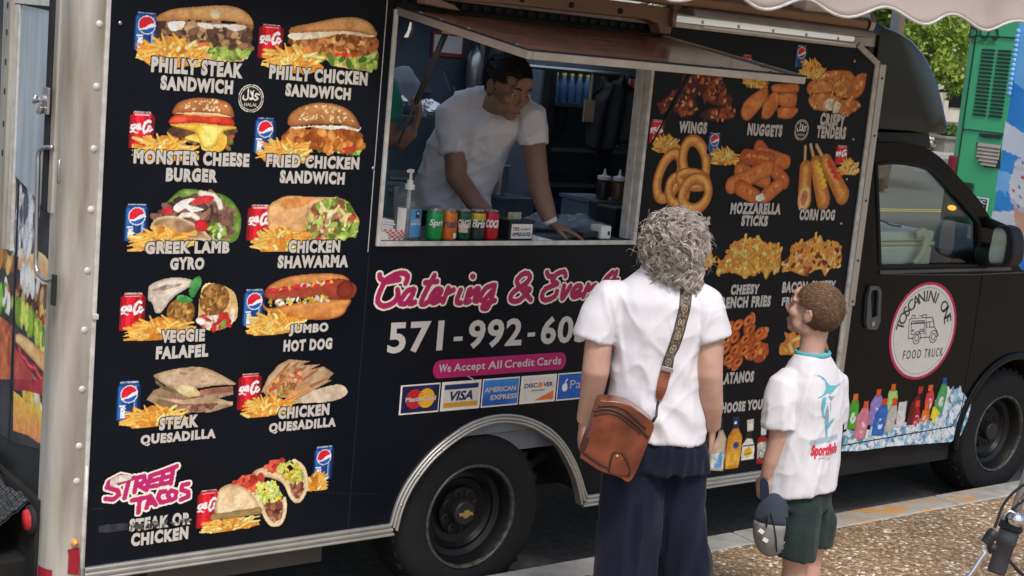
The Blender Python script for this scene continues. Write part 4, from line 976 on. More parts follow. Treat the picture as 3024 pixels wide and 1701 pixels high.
# ---- lamb gyro
f = Film(); blue_can(f, *[(1.882,1.633),(1.962,1.509)])
f.poly([(2.046,1.661),(2.088,1.685),(2.149,1.681),(2.234,1.664),(2.282,1.623),(2.302,1.576),(2.289,1.512),(2.228,1.497),(2.131,1.518),(2.008,1.59)], '#57742c', '#7d9a48', 40, sm=True, edge='#3c5420')
pm = [(1.981,1.585),(2.006,1.615),(2.047,1.646),(2.122,1.667),(2.206,1.658),(2.26,1.612),(2.275,1.56),(2.255,1.518),(2.187,1.513),(2.113,1.544),(2.03,1.57)]
f.poly(pm, '#4a342a', '#6a4d3c', 40); f.clump(pm, ['#5a4035', '#7a584a', '#3c2a22', '#8a6a58', '#664a3c'], 120, .019)
f.line([(2.144,1.67),(2.189,1.663),(2.213,1.643),(2.22,1.622)], .010, '#d8cdbf', edge='#a5988a'); f.line([(2.068,1.58),(2.083,1.595),(2.116,1.598),(2.138,1.585)], .009, '#d8cdbf', edge='#a5988a')
for p in ([(2.113,1.644),(2.161,1.663),(2.195,1.658),(2.179,1.64),(2.13,1.632)], [(2.009,1.61),(2.033,1.623),(2.049,1.615),(2.029,1.595)]): f.poly(p, '#a81f28', '#c83a3c', sm=True)
f.poly([(2.049,1.621),(2.08,1.646),(2.123,1.652),(2.103,1.631),(2.158,1.616),(2.115,1.606),(2.092,1.618),(2.066,1.605)], '#e9e6e0', '#cfc9c0', sm=True)
f.poly([(1.973,1.549),(1.987,1.58),(2.024,1.592),(2.073,1.588),(2.129,1.565),(2.175,1.534),(2.188,1.51),(2.115,1.513),(2.033,1.529)], '#a88a68', '#7d6044', 26, sm=True, edge='#c9b08e')
f.ell([(2.154,1.56)][0], .026, .020, -.3, '#b8242a', edge='#8a1218'); f.clump([(2.184,1.56),(2.241,1.56),(2.237,1.523),(2.192,1.523)], LET + ['#d9dcc0'], 24, .013)
fries(f, *[(1.895,1.474),(2.14,1.564)], 5)
f.build('menu_picture', 'printed picture of a lamb gyro with fries and a blue can')
words('menu_lettering', [("GREEK LAMB", *[(1.957,1.465),(2.262,1.508)]), ("GYRO", *[(2.048,1.41),(2.172,1.453)])])
# ---- chicken wrap
f = Film(); red_can(f, *[(2.327,1.635),(2.412,1.512)])
f.poly([(2.403,1.629),(2.437,1.654),(2.477,1.667),(2.568,1.665),(2.661,1.664),(2.719,1.649),(2.754,1.605),(2.773,1.578),(2.761,1.533),(2.711,1.514),(2.562,1.512),(2.429,1.523),(2.401,1.576)], '#b98a58', '#cda06c', 14, sm=True, top='#d8aa74', edge='#a07444')
f.poly([(2.437,1.648),(2.514,1.66),(2.575,1.656),(2.534,1.631),(2.469,1.619)], '#a8622c', '#c8894e', 20, sm=True)
pm = [(2.555,1.604),(2.577,1.637),(2.624,1.656),(2.686,1.657),(2.733,1.633),(2.758,1.594),(2.766,1.544),(2.724,1.517),(2.599,1.514),(2.566,1.544)]
f.poly(pm, '#5a3a26', '#7a5236', 40); f.clump(pm, ['#9a6a4a', '#b8845e', '#7a9a40', '#a8c060', '#c9c8a0', '#b03a2c', '#d8c070', '#8a5a3c', '#56702c'], 120, .015)
f.line([(2.607,1.642),(2.628,1.615),(2.665,1.61),(2.682,1.632)], .005, '#dcc890'); f.line([(2.69,1.621),(2.717,1.594),(2.714,1.561)], .005, '#dcc890')
f.clump([(2.566,1.533),(2.673,1.522),(2.764,1.567),(2.761,1.528),(2.673,1.514)], LET, 40, .012)
fries(f, *[(2.34,1.467),(2.576,1.565)], 6)
f.build('menu_picture', 'printed picture of a chicken wrap with fries and a red can')
words('menu_lettering', [("CHICKEN", *[(2.489,1.463),(2.699,1.509)]), ("SHAWARMA", *[(2.451,1.409),(2.738,1.455)])])
# ---- falafel
f = Film(); red_can(f, *[(1.883,1.337),(1.966,1.212)])
f.poly([(2.175,1.356),(2.237,1.356),(2.291,1.327),(2.309,1.273),(2.303,1.23),(2.242,1.195),(2.179,1.208),(2.159,1.262)], '#b99a62', '#cdb27c', 18, sm=True)
f.poly([(2.16,1.246),(2.215,1.26),(2.261,1.247),(2.294,1.273),(2.292,1.219),(2.231,1.195),(2.173,1.213)], '#a83a28', '#d8d0b8', 34, sm=True); f.clump([(2.166,1.235),(2.295,1.257),(2.276,1.204),(2.208,1.199)], ['#b02a20', '#e0d8c8', '#6a8a38'], 24, .015)
f.poly([(1.976,1.34),(1.981,1.36),(2.02,1.378),(2.068,1.385),(2.124,1.378),(2.13,1.357),(2.099,1.337),(2.062,1.312),(2.026,1.266),(2.005,1.267),(1.992,1.298),(1.976,1.312)], '#b5a89a', '#c9beb0', 16, sm=True, edge='#8f8274')
f.poly([(1.982,1.34),(2.032,1.359),(2.097,1.363),(2.086,1.355),(2.022,1.339)], '#6a5848', '#b5a89a', 60)
for c, rx, rz in (([(2.097,1.264)][0], .052, .050), ([(2.218,1.305)][0], .056, .056)):
    f.ell(c, rx, rz, 0, '#8a5e2e', '#a87a40', 60, edge='#5e3c1a'); P = [(c[0] + rx * .9 * cos(a), c[1] + rz * .9 * sin(a)) for a in np.linspace(0, 2 * pi, 18)]; f.clump(P, ['#a8783c', '#7a5226', '#c09450', '#6a4420'], 70, .007, .7)
f.poly([(2.121,1.336),(2.132,1.373),(2.156,1.387),(2.168,1.367),(2.154,1.335),(2.136,1.312)], '#2f6e34', '#4c9450', 30, sm=True); f.poly([(2.078,1.309),(2.088,1.324),(2.113,1.321),(2.139,1.304),(2.107,1.295)], '#3a7c3a', '#56a052', 30, sm=True)
fries(f, *[(1.896,1.171),(2.159,1.259)], 7)
f.build('menu_picture', 'printed picture of a falafel pita with mint, fries and a red can')
words('menu_lettering', [("VEGGIE", *[(2.03,1.16),(2.19,1.205)]), ("FALAFEL", *[(2.015,1.105),(2.206,1.149)])])
# ---- hot dog
f = Film(); blue_can(f, *[(2.329,1.338),(2.41,1.208)])
f.poly([(2.408,1.324),(2.435,1.355),(2.499,1.379),(2.59,1.388),(2.671,1.388),(2.729,1.377),(2.738,1.349),(2.563,1.342),(2.432,1.312)], '#a8642e', '#bd7a40', 14, sm=True, top='#cc8c50', edge='#8a4e22')
f.poly([(2.404,1.286),(2.435,1.268),(2.568,1.286),(2.749,1.292),(2.749,1.258),(2.723,1.228),(2.654,1.216),(2.542,1.226),(2.449,1.246),(2.412,1.264)], '#b06a30', '#c68446', 14, sm=True, edge='#8a4c20', top='#d09050')
f.poly([(2.408,1.324),(2.421,1.302),(2.446,1.293),(2.567,1.297),(2.692,1.291),(2.756,1.289),(2.783,1.314),(2.777,1.342),(2.737,1.363),(2.686,1.367),(2.593,1.352),(2.502,1.338)], '#8a3826', '#a34a32', 16, sm=True, edge='#5e2014')
f.ell([(2.734,1.326)][0], .036, .033, 0, '#7d2f20', edge='#541a10')
f.line([(2.419,1.328),(2.443,1.332),(2.461,1.328),(2.484,1.338),(2.515,1.332),(2.532,1.345),(2.564,1.336),(2.587,1.347),(2.607,1.338),(2.624,1.354),(2.662,1.35),(2.68,1.361)], .0075, '#c03038', edge='#8e1820')
f.clump([(2.413,1.326),(2.473,1.333),(2.563,1.342),(2.681,1.35),(2.698,1.366),(2.593,1.357),(2.502,1.348)], ['#e0b040', '#d8ccb8'], 16, .008, .45)
f.clump([(2.41,1.291),(2.505,1.299),(2.66,1.303),(2.673,1.291),(2.537,1.279),(2.435,1.274)], ['#d8b848', '#e6e2d8', '#a89a40', '#c8a030'], 60, .0085, .5)
fries(f, *[(2.343,1.17),(2.588,1.263)], 8)
f.build('menu_picture', 'printed picture of a hot dog with relish, fries and a blue can')
words('menu_lettering', [("JUMBO", *[(2.515,1.163),(2.675,1.206)]), ("HOT DOG", *[(2.497,1.106),(2.696,1.149)])])
# ---- steak quesadilla
f = Film(); blue_can(f, *[(1.886,1.036),(1.968,0.903)])
f.poly([(1.99,0.967),(2.015,1),(2.064,1.012),(2.177,0.981),(2.31,0.971),(2.314,0.963),(2.236,0.949),(2.313,0.938),(2.314,0.922),(2.228,0.904),(2.154,0.909),(2.04,0.942)], '#9a8264', '#7a624a', 22)
f.clump([(2.077,0.971),(2.179,0.953),(2.265,0.953),(2.238,0.927),(2.153,0.912),(2.095,0.949)], ['#7a5040', '#8f6450', '#5e3c30', '#a07a64'], 40, .016)
f.poly([(2.014,1.045),(2.023,1.056),(2.088,1.069),(2.166,1.072),(2.224,1.056),(2.308,1.01),(2.314,0.997),(2.25,1),(2.177,0.994),(2.12,0.998),(2.064,1.01)], '#bba58a', '#a88e70', 15, sm=True, edge='#8f7858')
for q in [(2.12,1.05),(2.192,1.02),(2.228,1.031),(2.153,1.06),(2.255,1.011)]: f.ell(q, .017, .006, -.25, '#8f7054', '#ad9478', 80)
f.poly([(2.016,1.039),(2.053,1.01),(2.121,0.987),(2.116,0.974),(2.054,0.997),(2.019,1.023)], '#5a4a34', '#76684a', 60); f.poly([(2.086,1.008),(2.148,1.004),(2.177,0.986),(2.184,0.969),(2.144,0.967),(2.11,0.983)], '#cfc29a', '#b0a070', 40, sm=True)
f.poly([(2.183,0.988),(2.245,0.995),(2.309,0.993),(2.313,0.971),(2.235,0.971),(2.19,0.966)], '#9a6a54', '#7a4c3c', 40); f.poly([(2.011,0.976),(2.123,0.957),(2.224,0.964),(2.313,0.935),(2.314,0.924),(2.237,0.938),(2.123,0.941)], '#b89e80', '#9a8062', 20)
fries(f, *[(1.898,0.87),(2.145,0.953)], 9)
f.build('menu_picture', 'printed picture of a stacked steak quesadilla with fries and a blue can')
words('menu_lettering', [("STEAK", *[(2.041,0.856),(2.185,0.901)]), ("QUESADILLA", *[(1.977,0.805),(2.254,0.846)])])
# ---- chicken quesadilla
f = Film(); red_can(f, *[(2.333,1.037),(2.417,0.906)])
f.poly([(2.506,0.919),(2.59,0.946),(2.689,0.968),(2.747,0.97),(2.779,0.939),(2.745,0.915),(2.663,0.907)], '#bfae98', '#a89478', 18, sm=True)
f.poly([(2.42,0.964),(2.444,1.018),(2.483,1.06),(2.524,1.079),(2.618,1.066),(2.575,1.055),(2.657,1.053),(2.614,1.035),(2.667,1.044),(2.714,1.015),(2.688,0.991),(2.716,0.992),(2.652,0.965),(2.567,0.925),(2.473,0.949)], '#b59a78', '#9a7a58', 20, edge='#8a6e50')
for a, b in zip([(2.447,0.967),(2.478,0.96),(2.509,0.952),(2.535,0.939),(2.47,0.994)], [(2.525,1.063),(2.595,1.048),(2.646,1.034),(2.687,0.997),(2.562,1.064)]):
    f.line([a, b], .016, '#8a5838', .006, edge='#b89a76'); f.line([a, ((a[0] + b[0]) / 2, (a[1] + b[1]) / 2)], .009, '#c8884a', .006)
f.clump([(2.459,0.967),(2.527,1.046),(2.589,1.043),(2.563,0.977),(2.504,0.947)], ['#a8744a', '#8a5838', '#c49a70', '#6e8038', '#b0503a'], 50, .013)
fries(f, *[(2.345,0.872),(2.564,0.957)], 10)
f.build('menu_picture', 'printed picture of a fanned chicken quesadilla with fries and a red can')
words('menu_lettering', [("CHICKEN", *[(2.494,0.858),(2.705,0.902)]), ("QUESADILLA", *[(2.461,0.806),(2.737,0.848)])])
# ---- street tacos
f = Film(); red_can(f, *[(2.201,0.625),(2.281,0.488)]); blue_can(f, *[(2.657,0.742),(2.737,0.611)])
fries(f, *[(2.62,0.57),(2.725,0.652)], 11, 24, True)
def shell(back, rim, mt):
    f.poly(back, '#c0a27c', '#d0b894', 22, sm=True, edge='#9a7c58'); f.poly(mt, '#5a2c22', '#7a4434', 50, sm=True); f.clump(mt, ['#7a4434', '#93604c', '#4a241c', '#a87860'], 26, .012)
    f.line([tuple(p) for p in spline(rim, 30)], .008, '#d2bc98', edge='#a08460')
shell([(2.406,0.665),(2.432,0.682),(2.468,0.681),(2.513,0.663),(2.551,0.641),(2.595,0.648),(2.625,0.628),(2.633,0.598),(2.627,0.564),(2.606,0.54),(2.584,0.545),(2.563,0.568),(2.549,0.596),(2.522,0.622),(2.471,0.644),(2.428,0.649)], [(2.52,0.642),(2.548,0.607),(2.566,0.571),(2.587,0.545),(2.606,0.54),(2.625,0.564),(2.633,0.598),(2.627,0.633),(2.609,0.67),(2.572,0.697)], [(2.563,0.614),(2.617,0.611),(2.617,0.571),(2.599,0.555),(2.579,0.572)])
f.clump([(2.461,0.691),(2.515,0.711),(2.553,0.696),(2.543,0.671),(2.488,0.668)], ['#b83a2c', '#d05a44', '#9a2a20'], 34, .013); f.clump([(2.5,0.673),(2.553,0.696),(2.609,0.664),(2.619,0.617),(2.573,0.607),(2.546,0.63)], ['#d9b43a', '#9ab04a', '#e4c85a', '#b8c870', '#c8a030'], 80, .011, .4)
shell([(2.274,0.593),(2.284,0.622),(2.321,0.637),(2.363,0.627),(2.414,0.594),(2.453,0.555),(2.502,0.555),(2.543,0.55),(2.552,0.514),(2.542,0.472),(2.516,0.456),(2.484,0.471),(2.456,0.509),(2.407,0.512),(2.278,0.528)], [(2.376,0.62),(2.421,0.584),(2.451,0.541),(2.473,0.495),(2.5,0.464),(2.528,0.46),(2.545,0.48),(2.551,0.52),(2.544,0.556)], [(2.463,0.545),(2.534,0.545),(2.537,0.487),(2.511,0.473),(2.485,0.491)])
f.clump([(2.333,0.636),(2.373,0.657),(2.459,0.646),(2.437,0.608),(2.377,0.609)], ['#b83a2c', '#d05a44', '#9a2a20'], 40, .016); f.clump([(2.418,0.622),(2.497,0.624),(2.525,0.581),(2.515,0.548),(2.441,0.556)], ['#d9b43a', '#9ab04a', '#e4c85a', '#b8c870', '#c8d090'], 80, .013, .4)
f.poly([(2.276,0.592),(2.284,0.619),(2.321,0.633),(2.364,0.624),(2.408,0.591),(2.438,0.548),(2.453,0.509),(2.383,0.515),(2.28,0.527)], '#c8ab82', '#d6bf9a', 24, sm=True, edge='#a8895f')
fries(f, *[(2.216,0.46),(2.456,0.52)], 12)
f.line([(2.264,0.521),(2.323,0.52),(2.383,0.521),(2.443,0.522)], .012, '#8a7448', .014, edge='#6a5a3a')
f.build('menu_picture', 'printed picture of two tacos with fries, a red can and a blue can')
def brush(name, strokes, wi, wo, y=-0.004, fill='#a8205e', rim='#d8cfc0'):
    f = Film(0.0022)
    for s in strokes: f.line(s, wo, rim)
    for s in strokes: f.line(s, wi, fill)
    return f.build(name, y=y)
ST = [[(1.942,0.7),(1.912,0.709),(1.873,0.692),(1.866,0.674),(1.904,0.659),(1.91,0.643),(1.89,0.629),(1.863,0.635)], [(1.908,0.685),(1.961,0.698)], [(1.943,0.692),(1.93,0.63)], [(1.964,0.647),(1.972,0.697),(1.996,0.7),(2,0.681),(1.976,0.67),(2.007,0.65)], [(2.019,0.692),(2.007,0.659),(2.051,0.662)], [(2.018,0.698),(2.057,0.707)], [(2.011,0.677),(2.05,0.684)], [(2.065,0.706),(2.059,0.664),(2.095,0.668)], [(2.065,0.709),(2.098,0.714)], [(2.061,0.685),(2.094,0.69)], [(2.065,0.709),(2.114,0.723)], [(2.101,0.711),(2.095,0.662)],
      [(1.957,0.618),(2.009,0.623)], [(1.985,0.618),(1.982,0.572)], [(2.011,0.585),(2.022,0.627),(2.044,0.592)], [(2.013,0.598),(2.038,0.604)], [(2.077,0.637),(2.058,0.637),(2.051,0.618),(2.063,0.598),(2.085,0.601)], [(2.097,0.638),(2.086,0.622),(2.099,0.602),(2.115,0.608),(2.117,0.63),(2.097,0.638)], [(2.161,0.655),(2.138,0.652),(2.136,0.636),(2.162,0.625),(2.164,0.608),(2.136,0.6)]]
brush('street_tacos_lettering', ST, .0085, .0155)
words('menu_lettering', [("STEAK OR", *[(1.953,0.506),(2.178,0.552)]), ("CHICKEN", *[(1.962,0.452),(2.172,0.499)])])
f = Film(); f.poly([(1.846,0.541),(1.873,0.544),(1.948,0.54),(1.952,0.511),(1.874,0.513),(1.846,0.519)], '#24272c', '#30343a', 40); f.build('tape_residue', y=-0.001)
f = Film(); f.clump([(1.954,0.53),(2.092,0.529),(2.177,0.529),(2.178,0.518),(2.093,0.515),(1.955,0.511)], ['#2a2c30', '#4a4a4a', '#777469'], 60, .007); f.build('worn_patch', y=-0.0062)
f = Film(); f.poly([(1.873,0.692),(1.886,0.706),(1.917,0.714),(1.95,0.705),(1.943,0.692),(1.898,0.684),(1.885,0.675)], '#8f8a80', '#c8c2b4', 50, sm=True); f.build('torn_film', y=-0.0062)
# ---- catering, phone, cards
CT = [[(2.994,1.344),(3.001,1.371),(2.97,1.384),(2.912,1.363),(2.884,1.316),(2.877,1.277),(2.907,1.259),(2.949,1.273),(2.965,1.299),(2.96,1.32)], [(2.876,1.378),(2.883,1.363),(2.913,1.353),(2.964,1.359)], [(3.032,1.32),(3.003,1.313),(2.978,1.277),(2.981,1.267),(3.005,1.268),(3.031,1.303)], [(3.035,1.318),(3.019,1.268),(3.043,1.27)], [(3.122,1.371),(3.094,1.321),(3.072,1.271),(3.085,1.261),(3.108,1.273)], [(3.083,1.344),(3.136,1.348)], [(3.119,1.278),(3.153,1.299),(3.158,1.315),(3.134,1.315),(3.113,1.285),(3.127,1.265),(3.162,1.279)], [(3.172,1.268),(3.191,1.319),(3.189,1.304),(3.216,1.313)], [(3.25,1.312),(3.236,1.269),(3.255,1.261)], [(3.3,1.365),(3.304,1.363)], [(3.277,1.263),(3.296,1.314),(3.296,1.29),(3.328,1.316),(3.335,1.305),(3.32,1.272),(3.333,1.266)], [(3.29,1.311),(3.28,1.265),(3.298,1.267)], [(3.402,1.327),(3.369,1.315),(3.347,1.279),(3.364,1.268),(3.402,1.303)], [(3.412,1.327),(3.402,1.272),(3.384,1.236),(3.361,1.239),(3.372,1.252),(3.419,1.266)],
      [(3.599,1.264),(3.529,1.324),(3.522,1.35),(3.556,1.373),(3.583,1.362),(3.573,1.336),(3.512,1.3),(3.495,1.277),(3.507,1.261),(3.542,1.263),(3.59,1.304),(3.57,1.31)],
      [(3.767,1.356),(3.757,1.375),(3.718,1.365),(3.7,1.339),(3.729,1.325),(3.67,1.307),(3.654,1.275),(3.676,1.259),(3.722,1.274),(3.73,1.295)], [(3.669,1.374),(3.681,1.358),(3.712,1.357)], [(3.765,1.316),(3.761,1.264),(3.799,1.315)], [(3.815,1.276),(3.851,1.297),(3.852,1.314),(3.828,1.312),(3.81,1.285),(3.823,1.268),(3.86,1.278)], [(3.872,1.269),(3.894,1.318),(3.896,1.296),(3.933,1.315),(3.927,1.279),(3.949,1.276)], [(3.96,1.275),(3.981,1.333),(4.019,1.368)], [(4.041,1.37),(4.01,1.277),(4.033,1.265)], [(4.003,1.33),(4.053,1.334)], [(4.099,1.319),(4.064,1.309),(4.089,1.286),(4.055,1.27)]]
fw = Film(0.0024)
for s in CT: fw.line([tuple(p) for p in spline(s, 24)], .0185, '#d6cbb9')
for s in CT: fw.line([tuple(p) for p in spline(s, 24)], .0112, '#9a2050')
fw.build('catering_lettering', 'magenta script lettering with a cream outline', y=-0.003)
words('phone_lettering', [("571", *[(2.936,1.075),(3.187,1.195)]), ("-", *[(3.237,1.111),(3.279,1.128)]), ("992", *[(3.306,1.076),(3.571,1.191)]), ("-", *[(3.6,1.112),(3.638,1.129)]), ("605", *[(3.668,1.076),(3.921,1.192)])], bold=0.028, wob=0, outline=0.05)
f = Film(0.0022); a, b = [(3.178,1.003),(3.791,1)]; zc = (a[1] + b[1]) / 2; f.line([(a[0] + .012, zc), (b[0] - .012, zc)], .038, '#a01d58'); f.build('pay_banner', y=-0.0018)
tw = "We Accept All Credit Cards".split(); tl = [len(w_) * (.9 if w_ == "All" else 1.12 if w_ == "We" else 1) for w_ in tw]; u_ = (b[0] - a[0] - .004) / (sum(tl) + .55 * 4); xq = a[0] + .002
for w_, l_ in zip(tw, tl):
    words('banner_lettering', [(w_, (xq, zc - (.021 if 'p' in w_ else .013)), (xq + l_ * u_, zc + .020))], bold=.022, wob=0, outline=0, y=-0.003); xq += (l_ + .55) * u_
cards = [(3.009,0.833),(3.199,0.835),(3.395,0.834),(3.588,0.832),(3.779,0.831),(3.976,0.829)]; ctop = [(3.007,0.95),(3.195,0.95),(3.39,0.949),(3.579,0.95),(3.773,0.949),(3.968,0.948)]
zb = sum(p[1] for p in cards) / 6; zt = sum(p[1] for p in ctop) / 6
CH = zt - zb
def card(i):
    x0, x1 = cards[i][0] + .003, cards[i + 1][0] - .003; g = box_map((x0, zb), (x1, zt)); f = Film(0.0022)
    f.poly([g(0, 0), g(1, 0), g(1, 1), g(0, 1)], '#cfcabf'); return f, g
def wl_(t, g, a, b, m, bold=.03, sh=0, y=-0.003):
    p0, p1 = g(*a), g(*b); p, fs = fit(t, p0[0], p0[1], p1[0], p1[1], bold, sh); mesh_obj('card_lettering', [(q[0], y, q[1]) for q in p], fs, m, truck)
NAV = mat('navy_lettering', (0.012, 0.02, 0.09), 0.45, var=0.05)
f, g = card(0); f.poly([g(.04, .05), g(.97, .05), g(.97, .95), g(.04, .95)], '#141a3a', '#1b2450', 20)
f.ell(g(.36, .5), CH * .33, CH * .33, 0, '#a8202c'); f.ell(g(.66, .5), CH * .33, CH * .33, 0, '#d09a26'); [f.line([g(.46, v), g(.56, v)], CH * .012, '#a8202c') for v in (.32, .42, .6, .7)]; f.build('card_sticker', 'dark blue card sticker with red and yellow discs', y=-0.0018); wl_("MasterCard", g, (.14, .42), (.90, .58), WHT, .03)
f, g = card(1); f.poly([g(.06, .08), g(.95, .08), g(.95, .92), g(.06, .92)], '#bcb8ae'); f.poly([g(.08, .72), g(.93, .72), g(.93, .9), g(.08, .9)], '#1a2a5a'); f.poly([g(.08, .1), g(.93, .1), g(.93, .27), g(.08, .27)], '#b8862a'); f.build('card_sticker', 'card sticker with blue and gold bands', y=-0.0018); wl_("VISA", g, (.22, .33), (.80, .66), NAV, .035, .25)
f, g = card(2); f.poly([g(.03, .05), g(.97, .05), g(.97, .95), g(.03, .95)], '#1c4c94', '#2e68b4', 12, top='#3a78be'); f.build('card_sticker', 'blue card sticker with white two line lettering', y=-0.0018); wl_("AMERICAN", g, (.06, .52), (.90, .70), WHT, .035); wl_("EXPRESS", g, (.24, .24), (.95, .42), WHT, .035)
f, g = card(3); f.poly([g(.06, .08), g(.95, .08), g(.95, .92), g(.06, .92)], '#c8c2b6'); f.poly([g(.40, .08), g(.95, .08), g(.95, .42)], '#c8692c', '#d88846', 14); f.ell(g(.545, .64), CH * .10, CH * .10, 0, '#d07a3a'); f.build('card_sticker', 'white card sticker with an orange corner', y=-0.0018); wl_("DISC", g, (.10, .56), (.46, .72), NAV, .02); wl_("VER", g, (.63, .56), (.90, .72), NAV, .02); wl_("NETWORK", g, (.30, .42), (.68, .48), NAV, .0)
f, g = card(4); f.poly([g(.03, .05), g(.97, .05), g(.97, .95), g(.03, .95)], '#2456a4'); f.ell(g(.22, .48), CH * .13, CH * .15, 0, '#d8dce4'); f.ell(g(.31, .53), CH * .045, CH * .05, 0, '#2456a4'); f.line([g(.23, .68), g(.27, .76)], CH * .03, '#d8dce4'); f.build('card_sticker', 'plain blue pay sticker with a white fruit mark', y=-0.0018); wl_("Pay", g, (.36, .30), (.82, .72), WHT, .0)
f = Film(); f.line([(3.321,0.967),(3.365,0.942)], .0025, '#a8a49a'); f.build('scratch', y=-0.0035)

sa, sb2 = [(2.819,2.364),(2.826,1.484)]
part(MB().bx((sa[0] - .0015, -.0018, sb2[1] - .02), (sa[0] + .0015, -.0003, 2.395)), 'panel_seam', M['trim_white']); part(MB().bx((sa[0] + .006, -.0012, .41), (sa[0] + .008, -.0003, sb2[1] - .025)), 'panel_seam', M['plastic'])
ln = [(1.817,0.603),(3.001,0.518)]; f = Film(); f.line([ln[0], (2.5, ln[0][1] - .012), ln[1]], .0016, '#2a2c30'); f.line([(2.55, .62), (2.75, .60)], .0014, '#3a3c40'); f.line([(2.9, 1.02), (2.98, .96)], .001, '#34363a'); f.line([(4.6, 1.45), (5.3, 1.462)], .0014, '#202226'); f.build('scratch', y=-.0008)
# traced outlines used by the pictures below (metres on the truck)
SLOGO = [[(6.137,0.975),(6.123,1.071),(6.136,1.08),(6.309,1.081),(6.323,1.066),(6.34,1.027),(6.363,1.009),(6.385,0.979),(6.363,0.977)], [(6.137,0.975),(6.177,0.975)], [(6.23,0.976),(6.317,0.976)], [(6.143,1.066),(6.247,1.066),(6.263,0.996),(6.154,0.997),(6.143,1.066)], [(6.141,1.056),(6.253,1.057)], [(6.139,1.051),(6.256,1.051)], [(6.261,1.076),(6.279,0.976)], [(6.272,1.056),(6.329,1.059),(6.339,1.029),(6.279,1.027),(6.272,1.056)], [(6.295,1.056),(6.301,1.028)], [(6.143,1.082),(6.14,1.097),(6.166,1.097),(6.167,1.082)], [(6.225,1.084),(6.23,1.096),(6.26,1.097),(6.263,1.083)], [(6.2,1.093),(6.231,1.091)], [(6.157,1.017),(6.173,1.018)], [(6.163,1.024),(6.167,1.007)], [(6.22,1.02),(6.25,1.019),(6.253,1.008),(6.223,1.008),(6.22,1.02)]]
SWHEEL = [(6.205,0.976),(6.343,0.977)]
DRINKS = [[(5.7,0.53),(5.69,0.642),(5.714,0.64),(5.76,0.525)], [(5.748,0.526),(5.742,0.646),(5.754,0.677),(5.807,0.677),(5.82,0.64),(5.821,0.52)], [(5.901,0.537),(5.902,0.65),(5.931,0.689),(5.986,0.689),(6.006,0.651),(6.013,0.528)], [(6.044,0.558),(6.034,0.665),(6.037,0.709),(6.106,0.705),(6.122,0.659),(6.12,0.552)], [(5.808,0.465),(5.808,0.585),(5.846,0.634),(5.894,0.631),(5.911,0.577),(5.894,0.453)], [(5.944,0.477),(5.951,0.59),(5.991,0.636),(6.041,0.632),(6.057,0.582),(6.038,0.469)], [(6.04,0.485),(6.051,0.582),(6.072,0.63),(6.123,0.626),(6.134,0.576),(6.11,0.479)], [(6.13,0.502),(6.132,0.642),(6.201,0.643),(6.206,0.504)], [(6.217,0.511),(6.232,0.618),(6.262,0.657),(6.289,0.68),(6.309,0.679),(6.309,0.62),(6.308,0.504)], [(6.269,0.507),(6.273,0.606),(6.312,0.603),(6.328,0.56),(6.327,0.506)], [(6.348,0.617),(6.355,0.675),(6.412,0.684),(6.429,0.637),(6.418,0.595)], [(6.331,0.518),(6.342,0.584),(6.408,0.584),(6.409,0.52)], [(6.413,0.528),(6.425,0.595),(6.484,0.595),(6.495,0.547),(6.474,0.524)], [(6.436,0.602),(6.455,0.668),(6.477,0.717),(6.517,0.715),(6.534,0.671),(6.524,0.596),(6.509,0.546)]]
def yz(L): return [(p[1], p[2]) for p in L]
